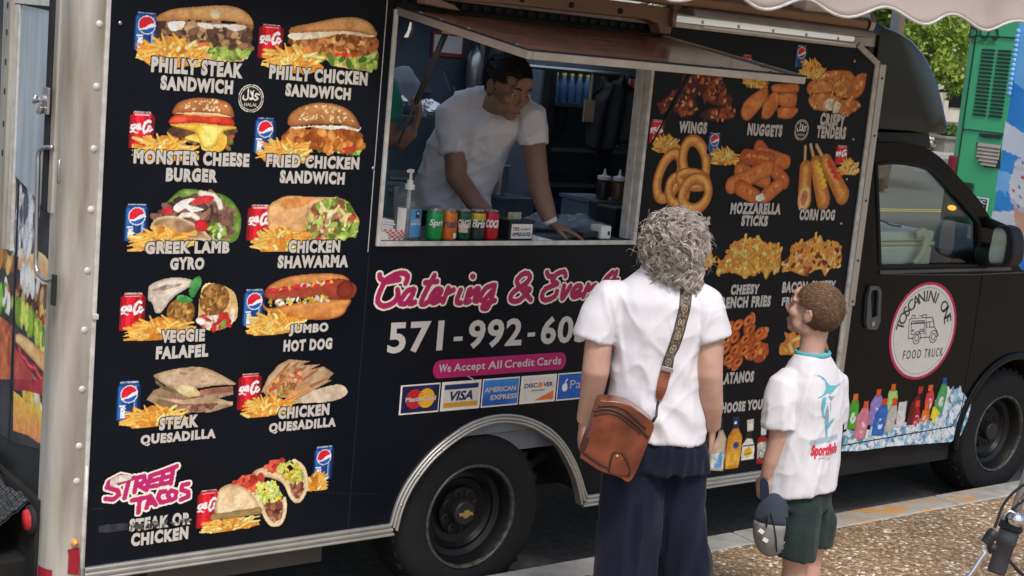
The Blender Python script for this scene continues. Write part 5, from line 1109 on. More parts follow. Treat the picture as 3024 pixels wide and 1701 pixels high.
REARP = [yz([(1.682,0.838,1.516),(1.682,0.62,1.532),(1.682,0.548,1.51),(1.682,0.5,1.448),(1.682,0.488,1.404),(1.682,0.519,1.376),(1.682,0.563,1.392),(1.682,0.815,1.302)]), yz([(1.682,0.409,1.42),(1.682,0.324,1.431),(1.682,0.223,1.441),(1.682,0.161,1.436),(1.682,0.11,1.419),(1.682,0.082,1.385),(1.682,0.075,1.355),(1.682,0.168,1.338),(1.682,0.263,1.346),(1.682,0.414,1.348)]),
  yz([(1.682,0.421,1.291),(1.682,0.26,1.321),(1.682,0.183,1.309),(1.682,0.072,1.304),(1.682,0.062,1.267),(1.682,0.067,1.215),(1.682,0.106,1.183),(1.682,0.178,1.159),(1.682,0.279,1.21),(1.682,0.36,1.225),(1.682,0.414,1.233)]), yz([(1.682,0.412,1.217),(1.682,0.346,1.223),(1.682,0.279,1.205),(1.682,0.206,1.186),(1.682,0.116,1.159),(1.682,0.083,1.144),(1.682,0.086,1.115),(1.682,0.15,1.132),(1.682,0.242,1.163),(1.682,0.41,1.197)]), yz([(1.682,0.38,1.347),(1.682,0.327,1.345),(1.682,0.276,1.343),(1.682,0.186,1.34),(1.682,0.198,1.332),(1.682,0.311,1.312),(1.682,0.369,1.311)]),
  yz([(1.682,0.411,1.118),(1.682,0.369,1.131),(1.682,0.303,1.132),(1.682,0.205,1.124),(1.682,0.11,1.112),(1.682,0.048,1.103),(1.682,0.047,1.046),(1.682,0.115,1.05),(1.682,0.231,1.069),(1.682,0.33,1.083),(1.682,0.408,1.093)]), yz([(1.682,0.416,1.071),(1.682,0.361,1.06),(1.682,0.279,1.035),(1.682,0.186,1.013),(1.682,0.407,0.96)]) , yz([(1.682,0.37,1.079),(1.682,0.347,1.058),(1.682,0.314,1.057),(1.682,0.266,1.042),(1.682,0.203,1.046),(1.682,0.163,1.028),(1.682,0.112,1.022),(1.682,0.062,1.017)]),
  yz([(1.682,0.348,0.944),(1.682,0.251,0.961),(1.682,0.156,0.971),(1.682,0.08,0.965),(1.682,0.065,0.936),(1.682,0.124,0.911),(1.682,0.213,0.92),(1.682,0.325,0.92)]), yz([(1.682,0.409,0.918),(1.682,0.344,0.917),(1.682,0.277,0.911),(1.682,0.175,0.921),(1.682,0.075,0.915),(1.682,0.062,0.865),(1.682,0.075,0.81),(1.682,0.162,0.804),(1.682,0.252,0.802),(1.682,0.397,0.78)]),
  yz([(1.682,0.407,0.96),(1.682,0.053,1.045),(1.682,0.054,1.002),(1.682,0.081,0.971),(1.682,0.156,0.969),(1.682,0.269,0.952),(1.682,0.403,0.924)]), yz([(1.682,0.603,1.567),(1.682,0.438,1.617),(1.682,0.259,1.64),(1.682,0.227,1.579),(1.682,0.227,1.522),(1.682,0.287,1.442),(1.682,0.402,1.423),(1.682,0.488,1.409),(1.682,0.559,1.485)]), yz([(1.682,0.578,1.149),(1.682,0.507,1.145),(1.682,0.437,1.141),(1.682,0.435,1.057),(1.682,0.437,0.953),(1.682,0.553,0.926),(1.682,0.707,0.997)]), yz([(1.682,0.589,1.251),(1.682,0.506,1.257),(1.682,0.454,1.225),(1.682,0.471,1.199),(1.682,0.54,1.192),(1.682,0.653,1.177)])]
REARP.append(0); REARP.pop()
# ---------------------------------------------------------------- right hand pictures
GLD = ['#c27a34', '#d0904a', '#a8622a', '#d9a05a', '#b56e30']
# wings
f = Film(0.0028)
wg = [[(4.177,2.071),(4.203,2.099),(4.276,2.148),(4.364,2.159),(4.388,2.122),(4.35,2.074),(4.264,2.05),(4.189,2.046)], [(4.269,2.076),(4.328,2.099),(4.382,2.102),(4.4,2.07),(4.374,2.036),(4.302,2.036)], [(4.288,2.155),(4.302,2.207),(4.4,2.22),(4.443,2.177),(4.405,2.129),(4.334,2.119)], [(4.4,2.161),(4.48,2.176),(4.569,2.145),(4.611,2.121),(4.597,2.093),(4.532,2.083),(4.436,2.105)],
      [(4.402,2.207),(4.492,2.219),(4.533,2.196),(4.558,2.158),(4.486,2.14)], [(4.31,2.214),(4.342,2.242),(4.451,2.243),(4.511,2.214),(4.425,2.176),(4.333,2.183)], [(4.418,2.041),(4.478,2.074),(4.588,2.086),(4.633,2.075),(4.634,2.042),(4.579,2.026),(4.468,2.021)]]
for p, c in zip(wg, ('#6e2a14', '#9a4a20', '#4a1c12', '#7a3018', '#8a3c1c', '#70281a', '#8a3e1c')):
    f.poly(p, c, '#3a140e', 26, sm=True, edge='#2e0f0a'); f.clump(p, [c, '#b05a2c', '#3c1610', '#8a3a1c', '#d08a50'], 22, .014, .5)
f.build('menu_picture', 'printed picture of dark glazed wings')
words('menu_lettering', [("WINGS", *[(4.307,1.961),(4.472,2.012)])])
# nuggets
f = Film(0.0028); red_can(f, *[(4.636,2.315),(4.698,2.239)])
fries(f, *[(4.655,2.173),(4.825,2.261)], 21, 30)
for p in ([(4.839,2.178),(4.86,2.199),(4.979,2.21),(5.019,2.202),(5.019,2.174),(4.967,2.164),(4.867,2.162)], [(4.877,2.135),(4.897,2.16),(4.997,2.17),(5.017,2.143),(5.008,2.108),(4.928,2.1)], [(4.898,2.071),(4.903,2.099),(5.009,2.105),(5.032,2.088),(4.988,2.052),(4.912,2.051)], [(4.796,2.06),(4.805,2.118),(4.866,2.169),(4.902,2.137),(4.89,2.088),(4.848,2.045),(4.808,2.045)], [(4.667,2.06),(4.688,2.118),(4.785,2.178),(4.82,2.176),(4.824,2.133),(4.773,2.076),(4.713,2.029)]):
    f.poly(p, '#b8662c', '#cf8644', 20, sm=True, edge='#8a4218')
f.build('menu_picture', 'printed picture of nuggets with fries and a red can')
words('menu_lettering', [("NUGGETS", *[(4.721,1.967),(4.944,2.021)])])
# tenders
f = Film(0.0028); blue_can(f, *[(4.973,2.38),(5.043,2.283)], word=False); 
for p, c in (([(5.135,2.261),(5.195,2.28),(5.354,2.289),(5.401,2.221),(5.32,2.188),(5.187,2.208)], '#c27e3e'), ([(5.325,2.217),(5.411,2.279),(5.466,2.279),(5.465,2.204),(5.412,2.165),(5.324,2.167)], '#c0702c'), ([(5.071,2.202),(5.118,2.239),(5.225,2.232),(5.254,2.191),(5.152,2.171),(5.089,2.175)], '#cc8c4a'),
             ([(5.24,2.212),(5.306,2.258),(5.387,2.235),(5.363,2.19),(5.304,2.159)], '#cf9050'), ([(5.089,2.147),(5.14,2.178),(5.247,2.177),(5.327,2.153),(5.24,2.099),(5.133,2.104)], '#c8864a'), ([(5.264,2.114),(5.305,2.152),(5.413,2.161),(5.457,2.131),(5.382,2.091),(5.286,2.083)], '#b86a30')):
    f.poly(p, c, '#a8622a', 30, sm=True, edge='#8a4a1c'); f.clump(p, GLD, 26, .011, .6, edge=.75)
f.poly([(5.201,2.139),(5.229,2.158),(5.261,2.156),(5.261,2.1),(5.195,2.111)], '#ddd0bc', '#b8a488', 50); f.poly([(5.263,2.121),(5.284,2.151),(5.325,2.131),(5.296,2.087),(5.269,2.089)], '#e2d6c4', '#c0ad94', 50)
fries(f, *[(5.003,2.235),(5.19,2.334)], 22, 34)
f.build('menu_picture', 'printed picture of crispy tenders with fries and a blue can')
words('menu_lettering', [("CRISPY", *[(5.187,2.03),(5.361,2.089)]), ("TENDERS", *[(5.174,1.973),(5.377,2.031)])])
# onion rings
f = Film(0.0028); red_can(f, *[(4.146,2.011),(4.22,1.916)]); fries(f, *[(4.165,1.872),(4.34,1.957)], 23, 34)
for (c_, rx, rz, ro, w) in zip([(4.282,1.777),(4.341,1.716),(4.422,1.84),(4.425,1.764),(4.448,1.704)], (.058, .050, .066, .085, .078), (.100, .060, .098, .030, .066), (-.35, .5, .45, -.1, .25), (.026, .024, .027, .022, .027)):
    q = [(c_[0] + rx * cos(t) * cos(ro) - rz * sin(t) * sin(ro), c_[1] + rx * cos(t) * sin(ro) + rz * sin(t) * cos(ro)) for t in np.linspace(0, 2 * pi, 34)]
    f.line(q, w, '#c27a30', edge='#7e4214'); f.line([(p[0] - .004, p[1] + .005) for p in q], w * .42, '#d89a50', edge='#c98838')
f.build('menu_picture', 'printed picture of onion rings with fries and a red can')
words('menu_lettering', [("ONION RINGS", *[(4.212,1.565),(4.556,1.605)])])
# mozzarella sticks
f = Film(0.0028); blue_can(f, *[(4.491,1.971),(4.562,1.878)], word=False); fries(f, *[(4.511,1.831),(4.698,1.918)], 24, 34)
for a, b, w, c in ((*[(4.81,1.917),(4.998,1.766)], .036, '#b8602a'), (*[(4.815,1.893),(4.992,1.857)], .034, '#c06a30'), (*[(4.73,1.873),(4.889,1.864)], .036, '#a8501f'), (*[(4.701,1.814),(4.876,1.767)], .034, '#b86a30'), (*[(4.664,1.745),(4.881,1.826)], .040, '#c27432'), (*[(4.718,1.736),(4.819,1.696)], .037, '#b8642a'), (*[(4.965,1.751),(4.883,1.697)], .036, '#bd6c30')):
    f.line([a, b], w, c, edge='#8a3e16'); m = [(a[0] + (b[0] - a[0]) * t, a[1] + (b[1] - a[1]) * t + .006) for t in np.linspace(.1, .9, 7)]
    for q in m: f.ell(q, .016, .006, .5, '#cf8a48', '#a8582a', 90)
f.poly([(4.826,1.7),(4.865,1.714),(4.885,1.687),(4.852,1.674),(4.826,1.682)], '#e4d8c6')
f.build('menu_picture', 'printed picture of mozzarella sticks with fries and a blue can')
words('menu_lettering', [("MOZZARELLA", *[(4.673,1.617),(4.997,1.67)]), ("STICKS", *[(4.75,1.564),(4.921,1.613)])])
# corn dogs
f = Film(0.0028); red_can(f, *[(5.325,1.947),(5.406,1.858)])
for a, b, c, d in ((*[(5.111,1.931),(5.121,1.86)], *[(5.129,1.832),(5.15,1.683)]), (*[(5.145,1.94),(5.182,1.873)], *[(5.196,1.855),(5.281,1.685)]), (*[(5.185,1.94),(5.245,1.878)], *[(5.263,1.865),(5.411,1.712)])):
    f.line([a, b], .010, '#b8956a', edge='#8a6a44'); f.line([c, d], .040, '#b9762e', .047, edge='#8f4e18'); f.line([c, d], .015, '#cc8c42')
c = [(5.146,1.694)][0]; f.ell(c, .042, .062, -.1, '#d8b078', edge='#c08a4a'); f.ell(c, .022, .036, -.1, '#9a5230', '#b8704a', 60)
f.line([(5.194,1.866),(5.223,1.853),(5.206,1.841),(5.24,1.828),(5.221,1.817),(5.256,1.803),(5.236,1.792),(5.275,1.777),(5.252,1.767),(5.284,1.757),(5.27,1.746)], .007, '#dcb22e'); f.line([(5.279,1.866),(5.308,1.857),(5.29,1.847),(5.329,1.834),(5.315,1.823),(5.352,1.811),(5.335,1.8),(5.374,1.788)], .008, '#c03028')
fries(f, *[(5.348,1.808),(5.508,1.894)], 25, 30)
f.build('menu_picture', 'printed picture of three corn dogs with fries and a red can')
words('menu_lettering', [("CORN DOG", *[(5.128,1.592),(5.373,1.645)])])
# cheesy fries, bacon fries and two more heaps
def heap(outline, cols, n, w, L, seed, extra=()):
    f = Film(0.0028); R = np.random.default_rng(seed); P = np.array(outline); lo, hi = P.min(0), P.max(0); f.poly(outline, cols[0], cols[1], 24, sm=True, edge='#8a5a20')
    k = 0
    while k < n:
        q = lo + R.random(2) * (hi - lo)
        if not inside(P, q[None])[0]: continue
        a = R.random() * pi; c = cols[R.integers(len(cols))]; l_ = L * (.5 + R.random())
        e = q + np.array([cos(a), sin(a) * .8]) * l_
        if not inside(P, e[None])[0]: e = q + (e - q) * .4
        f.line([tuple(q), tuple(e)], w * (.7 + .5 * R.random()), c, edge='#a06a28'); k += 1
    for c, m, r in extra: f.clump(outline, c, m, r, .6)
    return f
ch = [(4.634,1.348),(4.643,1.403),(4.686,1.431),(4.716,1.486),(4.784,1.493),(4.85,1.513),(4.915,1.485),(4.997,1.484),(5.041,1.413),(5.034,1.362),(4.989,1.356),(4.955,1.317),(4.917,1.357),(4.85,1.337),(4.811,1.331),(4.728,1.353)]
heap(ch, ['#c98a30', '#dca046', '#e6b45a', '#d08f3a', '#eac27a', '#c27f2c'], 80, .011, .07, 31, ((['#dca848', '#e8c070', '#c8892e'], 40, .017),)).build('menu_picture', 'printed picture of cheese fries')
words('menu_lettering', [("CHEESY", *[(4.735,1.252),(4.92,1.299)]), ("FRENCH FRIES", *[(4.655,1.191),(5.005,1.244)])])
bc = [(5.055,1.351),(5.073,1.405),(5.099,1.433),(5.102,1.477),(5.184,1.491),(5.265,1.516),(5.335,1.49),(5.423,1.49),(5.465,1.415),(5.447,1.363),(5.392,1.364),(5.361,1.324),(5.315,1.365),(5.244,1.337),(5.203,1.33),(5.114,1.354)]
heap(bc, ['#c98a34', '#dca04c', '#e0b060', '#c27f30', '#e8c080'], 70, .011, .065, 32, ((['#8a3e24', '#a8522e', '#6e2e1c', '#c8823a'], 46, .014),)).build('menu_picture', 'printed picture of bacon cheese fries')
words('menu_lettering', [("BACON CHEESY", *[(5.072,1.252),(5.444,1.305)]), ("FRENCH FRIES", *[(5.081,1.192),(5.428,1.232)])])
hh = [(4.365,1.38),(4.384,1.434),(4.463,1.46),(4.54,1.446),(4.595,1.432),(4.602,1.39),(4.571,1.373),(4.478,1.365)]
heap(hh, ['#c98a34', '#dca04c', '#e0b060'], 40, .011, .06, 33).build('menu_picture', 'printed picture of plain fries, mostly hidden')
pl = [(4.697,0.995),(4.691,1.045),(4.734,1.078),(4.786,1.126),(4.842,1.145),(4.915,1.164),(4.921,1.128),(4.971,1.104),(5.003,1.067),(5.015,0.971),(4.972,0.922),(4.901,0.919),(4.873,0.906),(4.782,0.912),(4.741,0.95)]
f = Film(0.0028); f.clump(pl, ['#c2622a', '#d07a38', '#a84a20', '#8a3418', '#d88a44'], 30, .034, .6); 
for x, z in [(4.75,1.106),(4.808,1.111),(4.875,1.13),(4.893,1.086),(4.798,1.054),(4.87,1.044),(4.957,1.069),(4.746,1.007),(4.807,0.996),(4.868,0.993),(4.947,1.004),(4.933,0.968),(4.774,0.955),(4.837,0.937)]:
    f.ell((x, z), .038, .025, .6, '#d2782e', '#b85a24', 40, edge='#7a2e12'); f.ell((x, z), .014, .007, .6, '#6a2a14')
f.build('menu_picture', 'printed picture of fried plantain slices')
words('menu_lettering', [("PLATANOS", *[(4.713,0.838),(4.954,0.893)])])
sb = [(5.111,0.959),(5.108,1.003),(5.142,1.024),(5.123,1.069),(5.191,1.044),(5.264,1.055),(5.378,1.032),(5.44,0.995),(5.449,0.949),(5.34,0.939),(5.176,0.952)]
heap(sb, ['#c98236', '#d8964a', '#e0b070', '#b86a2c'], 40, .014, .06, 34).build('menu_picture', 'printed picture of golden fried pieces, half hidden')
words('menu_lettering', [("CHOOSE YOUR", *[(4.732,0.702),(5.068,0.752)])])
# sauce bottles
def bottle_film(f, outline, body, cap, cap_c, label, lab_c, lab2=None):
    f.poly(outline, body, sm=False, edge=tuple(cc(body) * .55)); f.poly(cap, cap_c, edge=tuple(cc(cap_c) * .6)); f.poly(label, lab_c, lab2, 40)
f = Film(0.0025)
bottle_film(f, [(4.728,0.436),(4.726,0.52),(4.759,0.593),(4.769,0.625),(4.794,0.623),(4.825,0.577),(4.826,0.518),(4.827,0.422)], '#c0a890', [(4.759,0.623),(4.758,0.681),(4.787,0.682),(4.794,0.623)], '#2c2c34', [(4.743,0.449),(4.74,0.511),(4.818,0.519),(4.822,0.433)], '#4a90c4', '#d8d4c8')
bottle_film(f, [(4.833,0.43),(4.826,0.518),(4.83,0.587),(4.859,0.625),(4.895,0.622),(4.928,0.579),(4.934,0.507),(4.924,0.427)], '#c8882a', [(4.857,0.624),(4.848,0.681),(4.892,0.682),(4.898,0.623)], '#1f2c58', [(4.843,0.446),(4.836,0.517),(4.928,0.516),(4.924,0.445)], '#d8a83e', '#c8882a')
f.ell([(4.891,0.541)][0], .026, .022, 0, '#2a3468', edge='#d8b050'); f.ell([(4.871,0.65)][0], .009, .008, 0, '#cfd0d8')
bottle_film(f, [(4.933,0.459),(4.929,0.538),(4.943,0.577),(4.96,0.602),(4.981,0.6),(5.008,0.56),(5.022,0.522),(5.026,0.458)], '#2a1c16', [(4.955,0.601),(4.943,0.659),(4.992,0.66),(4.998,0.6)], '#d2cec4', [(4.937,0.463),(4.933,0.537),(4.96,0.568),(4.997,0.561),(5.018,0.522),(5.022,0.462)], '#c9c6bc')
f.ell([(4.977,0.5)][0], .027, .024, 0, '#d2a42e'); f.line([(4.958,0.49),(4.999,0.494)], .003, '#7a5a20'); f.line([(4.94,0.533),(5.008,0.532)], .004, '#55524c')
bottle_film(f, [(5.045,0.433),(5.031,0.528),(5.033,0.565),(5.068,0.577),(5.104,0.552),(5.124,0.433)], '#8e1f1c', [(5.05,0.575),(5.044,0.624),(5.08,0.629),(5.09,0.572)], '#d8d4ca', [(5.046,0.459),(5.036,0.539),(5.102,0.541),(5.115,0.468)], '#2c5a48', '#c8c4b8')
f.build('sauce_picture', 'printed picture of four sauce bottles')
# ---------------------------------------------------------------- cab door sticker and drinks on ice
DY = CY0 - 0.0022
oc = [(6.154,1.28)]; 
ot = [(5.9, 1)]
cx_, cz_ = 6.178, 1.03
tl_, br_, lf_, rt_ = [(6.233,1.269),(6.26,0.752),(5.979,1.02),(6.528,1.002)]
cx_, cz_ = (lf_[0] + rt_[0]) / 2, (tl_[1] + br_[1]) / 2; RX_, RZ_ = (rt_[0] - lf_[0]) / 2, (tl_[1] - br_[1]) / 2
f = Film(0.0025); f.ell((cx_, cz_), RX_, RZ_, 0, '#b52a58'); f.ell((cx_, cz_), RX_ * .93, RZ_ * .94, 0, '#cfccc4'); f.ell((cx_, cz_), RX_ * .872, RZ_ * .885, 0, '#77747a'); f.ell((cx_, cz_), RX_ * .862, RZ_ * .876, 0, '#cfccc4')
f.grain = .05; f.build('door_sticker', 'oval white sticker with a magenta rim', y=DY, parent=cab)
GRY = mat('grey_lettering', (0.07, 0.07, 0.085), 0.5, var=0.05)
def arc_words(txt, rx, rz, a0, a1, size, m, y):
    vs, fs = [], []; n = len(txt)
    for i, ch in enumerate(txt):
        if ch == ' ': continue
        a = a0 + (a1 - a0) * i / (n - 1); v, fcs = glyphs(ch, .012); v = v[:, :2]; lo, hi = v.min(0), v.max(0); v = (v - [(lo[0] + hi[0]) / 2, 0]) * size
        px, pz = cx_ + rx * cos(a), cz_ + rz * sin(a); t = a - pi / 2; k = len(vs)
        vs += [(px + q[0] * cos(t) - q[1] * sin(t), y, pz + q[0] * sin(t) + q[1] * cos(t)) for q in v]; fs += [tuple(j + k for j in c) for c in fcs]
    return mesh_obj('sticker_lettering', vs, fs, m, cab)
arc_words("TOSCANINI ONE", RX_ * .62, RZ_ * .60, 2.95, .30, .085, GRY, DY - .001)
a_, b_ = [(6.113,0.862),(6.444,0.888)]
for w_, u0, u1 in (("FOOD", 0, .44), ("TRUCK", .53, 1)):
    p_, f_ = fit(w_, a_[0] + u0 * (b_[0] - a_[0]), a_[1] + .004, a_[0] + u1 * (b_[0] - a_[0]), a_[1] + .052, .012, space=1.4); mesh_obj('sticker_lettering', [(q[0], DY - .001, q[1]) for q in p_], f_, GRY, cab)
f = Film(0.0022); Wl = .0028; dk = '#4a4650'
for s in ("490,780 500,580 520,560 750,545 765,575 775,655 800,690 820,750 770,755", "490,780 555,775", "605,770 735,760", "525,590 665,580 665,725 520,732 525,590", "520,610 670,600", "515,622 672,612", "685,560 680,765", "695,600 770,590 775,650 695,660 695,600", "725,597 725,655", "530,555 530,525 565,522 562,553", "640,545 650,520 690,515 690,545", "610,528 650,530", "530,690 552,688", "540,675 540,710", "615,680 655,678 655,702 615,704 615,680"): 
    pass
for s in SLOGO: f.line(s, Wl, dk)
for c in SWHEEL:
    for k in (0.030, 0.015): f.line([(c[0] + k * cos(a), c[1] + k * sin(a) * 1.1) for a in np.linspace(0, 2 * pi, 20)], Wl, dk)
f.build('sticker_drawing', 'line drawing of a small truck', y=DY - .001, parent=cab)
# drinks on ice
f = Film(0.0028)
ice = [(5.723,0.416),(5.716,0.513),(5.76,0.525),(5.91,0.496),(5.951,0.533),(6.202,0.521),(6.327,0.535),(6.462,0.516),(6.532,0.68),(6.627,0.678),(6.689,0.644),(6.723,0.615),(6.766,0.578),(6.752,0.493),(6.709,0.41),(6.627,0.382),(6.101,0.405),(5.856,0.404)]
f.poly(ice, '#c4d2da', '#5588a6', 22); f.clump(ice, ['#dbe4e8', '#b8ccd6', '#6f9cb8', '#a4c0d0', '#f0f4f6', '#4d83a6'], 260, .02, .5, edge=.95)
DR = [("1390,500 1400,360 1420,360 1440,500", '#b8bcc2', None), ("1430,500 1445,350 1460,310 1505,305 1510,350 1490,500", '#4a9a2c', '#d86a2a'), ("1560,470 1580,330 1610,280 1655,275 1665,320 1650,470", '#8a78b4', '#d8572a'), ("1680,430 1690,300 1700,245 1755,245 1760,300 1740,430", '#9cc46a', '#d8652a'), ("1470,570 1490,420 1530,355 1570,355 1575,420 1540,575", '#c87a86', '#d85a34'), ("1585,540 1610,400 1650,340 1690,340 1695,400 1660,540", '#2a62ae', '#d8452a'), ("1665,520 1690,400 1715,340 1755,340 1755,400 1720,520", '#b0aca4', '#d8452a'), ("1740,490 1765,320 1820,312 1800,480", '#c8c4c4', None),
      ("1810,470 1840,340 1870,290 1895,240 1910,240 1900,330 1880,470", '#5a1a18', '#c02830'), ("1850,470 1870,350 1900,350 1905,400 1895,465", '#a01822', '#d83a2a'), ("1930,330 1945,260 1990,245 1995,300 1980,350", '#c83a4a', '#d8652a'), ("1900,450 1920,370 1970,365 1960,440", '#d86a24', '#d85a24'), ("1965,430 1985,350 2030,345 2030,400 2010,430", '#d2c22e', '#d8852a'), ("1995,340 2020,260 2045,200 2075,200 2080,250 2060,340 2040,400", '#4a9a5a', '#274a8e')]
DRP = DRINKS
for (s, c, k), P in zip(DR, DRP):
    f.poly(P, c, edge=tuple(cc(c) * .6)); P = np.array(P); hi = P[:, 1].max(); top_ = P[P[:, 1] > hi - .02]; m = top_.mean(0)
    if k: f.poly([(m[0] - .021, hi - .004), (m[0] + .021, hi - .004), (m[0] + .020, hi + .034), (m[0] - .020, hi + .034)], k, edge=tuple(cc(k) * .7))
    q = P.mean(0); f.ell((q[0], q[1] - .03), .022, .03, 0, tuple(cc('#e2e2e4')), tuple(cc(c)), 50) if c not in ('#5a1a18',) else None
f.clump([(5.733,0.424),(5.746,0.478),(5.966,0.459),(6.209,0.487),(6.53,0.511),(6.71,0.496),(6.688,0.411),(6.226,0.41)], ['#dbe4e8', '#c4d4dc', '#6f9cb8', '#9fbccc', '#eef2f4', '#5f90b0'], 190, .019, .5, edge=.92)
f.clip = [ice[0]] + ice[12:][::-1][:0] + [(ice[0][0] - .01, 1.2), (ice[-6][0] + .06, 1.2)] + ice[10:]
f.build('drinks_picture', 'printed picture of coloured drink bottles on ice', y=DY, parent=cab)
# ---------------------------------------------------------------- print on top of the hatch (seen at a glancing angle)
f = Film(0.006); R = np.random.default_rng(5)
f.poly([(.03, .05), (1.26, .05), (1.26, .78), (.03, .78)], '#96685a', '#b08272', 5)
f.grain = .1
for k in range(34):
    x, z = .1 + 1.05 * R.random(), .12 + .58 * R.random(); l_ = .05 + .10 * R.random(); f.line([(x, z), (x + l_ * .5, z + .012), (x + l_, z + .004 + .02 * R.random())], .004 + .003 * R.random(), ('#c8a498', '#a87a68', '#b89080', '#5a342c')[k % 4])
f.poly([(.03, .66), (1.26, .66), (1.26, .78), (.03, .78)], '#b47c62', '#c49078', 5)
hp0 = (HL, HR, hl)
hf_o = f.build('hatch_print', 'worn red printed film with pale lettering', parent=hatch, place=lambda a, b: hp(HL + a, b, -0.0022))
hf_o.data.materials[0] = vmat('glossy_film', .16, .7)
# ---------------------------------------------------------------- pictures on the rear door, (y,z) on the rear face
REAR = lambda a, b: (RX - 0.006, a, b)
f = Film(0.0028)
f.poly([(.055, .80), (.055, 1.585), (.15, 1.585), (.23, 1.60), (.33, 1.63), (.60, 1.66), (.90, 1.66), (.90, .74), (.42, .732)], '#2a2b2e', '#3a3c40', 6)
f.poly(REARP[0], '#c8803c', '#dca05c', 9, edge='#a05a24'); f.clump(REARP[0], ['#d8964c', '#e0b070', '#b86a30'], 40, .03, 2.6, rot=0)
f.poly(REARP[1], '#c98e58', '#dcae7a', 9, top='#e8c496'); f.poly(REARP[2], '#4a362a', '#6a5040', 30); f.clump(REARP[2], BRN + ['#b03a2c', '#c8b060'], 120, .018, 1.9, rot=0)
f.clump(REARP[3], ['#8fae3c', '#b0cc50', '#6a8a2c', '#d0e070'], 60, .018, 2.2, rot=0); f.clump(REARP[4], ['#e8e4dc', '#d8d2c6'], 26, .016, 2.4, rot=0)
f.poly(REARP[5], '#d09a60', '#e6bc88', 9, edge='#b87a40'); f.poly(REARP[6], '#9a3c34', '#b8584c', 12); f.line(REARP[7], .012, '#a01c30'); f.line(REARP[7], .004, '#d85a60')
f.clump(REARP[8], ['#e8e2d4', '#d8b43c', '#e0c860', '#c8a040'], 26, .012, 3.0, rot=0); f.poly(REARP[9], '#d89050', '#c87a54', 6, top='#e8b048')
f.poly(REARP[10], '#b03a3e', '#8a2830', 10); f.clump(REARP[11], ['#c8ccd0', '#9aa0a6', '#6a7076', '#e0e4e8', '#4a4e54'], 60, .02, 2.4, rot=0)
f.poly(REARP[12], '#8a3a30', '#c87848', 14); f.clump(REARP[13], ['#4c8a30', '#7cae48', '#b03020', '#d8d8c8'], 30, .016, 2.2, rot=0)
f.build('door_print', 'printed film of a burger, sandwich and hot dog', parent=door_l, place=REAR)
part(MB().bx((RX - 0.009, 0.427, 0.73), (RX - 0.0065, 0.437, 1.64)), 'door_seam', M['rubber'], door_l)
# ================================================================ people
from mathutils.bvhtree import BVHTree
PHI = math.atan2(-0.607, 0.7947)                 # local x runs to the right of the view, local y away from it
def local(mb, name, m, parent, **k):
    """mesh given in the local frame of its (rotated) parent"""
    o = mesh_obj(name, mb.v, mb.f, m, None, k.get('smooth', False)); o.parent = parent
    if k.get('bevel'):
        md = o.modifiers.new("bevel", 'BEVEL'); md.width = k['bevel']; md.segments = k.get('seg', 3); md.limit_method = 'ANGLE'; md.angle_limit = radians(35)
    return o
def person(loc, label, rot=0):
    t = thing('person', loc, label, 'person'); t.rotation_euler.z = PHI + rot; return t
def head(mb, c, k=1.0, yaw=0, pitch=0, tilt=0):
    Mx = Matrix.Rotation(yaw, 3, 'Z') @ Matrix.Rotation(tilt, 3, 'Y') @ Matrix.Rotation(pitch, 3, 'X'); c = Vector(c)
    def T(p): return tuple(c + Mx @ (Vector(p) * k))
    def el(p, r, n=18):
        b = MB().ball((0, 0, 0), 1.0, n, 12, r); mb.add([T((v[0] + p[0], v[1] + p[1], v[2] + p[2])) for v in b.v], b.f)
    el((0, -.014, .030), (.077, .096, .088)); el((0, .026, -.030), (.062, .062, .078)); el((0, .060, -.088), (.030, .026, .024))
    for s in (-1, 1):
        el((s * .042, .012, -.062), (.026, .045, .030)); el((s * .040, .060, -.022), (.026, .028, .024)); el((s * .030, .078, .026), (.027, .014, .009))
        el((s * .031, .0785, .0125), (.0155, .0105, .0075)); el((s * .031, .077, -.006), (.014, .010, .005)); el((s * .078, -.010, -.006), (.009, .021, .031)); el((s * .0105, .098, -.036), (.0095, .011, .0085))
        mb.tube([T((s * .083, .006, .012)), T((s * .087, -.014, .024)), T((s * .088, -.028, .006)), T((s * .083, -.012, -.030))], .0045 * k, 8)
    mb.tube([T((0, .084, .022)), T((0, .100, -.010)), T((0, .113, -.034))], [.009 * k, .011 * k, .0125 * k], 10)
    el((0, .083, -.062), (.025, .014, .0065)); el((0, .080, -.074), (.021, .014, .0075)); el((0, .088, .05), (.045, .012, .03))
    return T, Mx
BROW = mat('brown_brow', (0.20, 0.11, 0.065), 0.6, var=0.1)
def eyes(T, parent, k=1.0, brow=None):
    for s in (-1, 1):
        e = local(MB().ball(T((s * .031, .0760, .003)), .0100 * k, 12, 8), 'eye', EYE_W, parent, smooth=True)
        local(MB().ball(T((s * .031, .0815, .001)), .0058 * k, 10, 6), 'iris', EYE_I, e, smooth=True)
        local(MB().tube([T((s * .014, .095, .026)), T((s * .030, .098, .033)), T((s * .050, .085, .028))], [.003 * k, .0042 * k, .002 * k], 8, flat=.7), 'eyebrow', brow or EYE_I, parent, smooth=True)
    local(MB().tube([T((-.021, .0900, -.071)), T((0, .0965, -.0675)), T((.021, .0900, -.071))], .0022 * k, 6), 'mouth_line', LIP, parent, smooth=True)
EYE_W = mat('eye_white', (0.42, 0.40, 0.37), 0.2, var=0.03); EYE_I = mat('dark_brown', (0.025, 0.016, 0.012), 0.4, var=0.1); LIP = mat('lip_line', (0.18, 0.06, 0.05), 0.5, var=0.1)
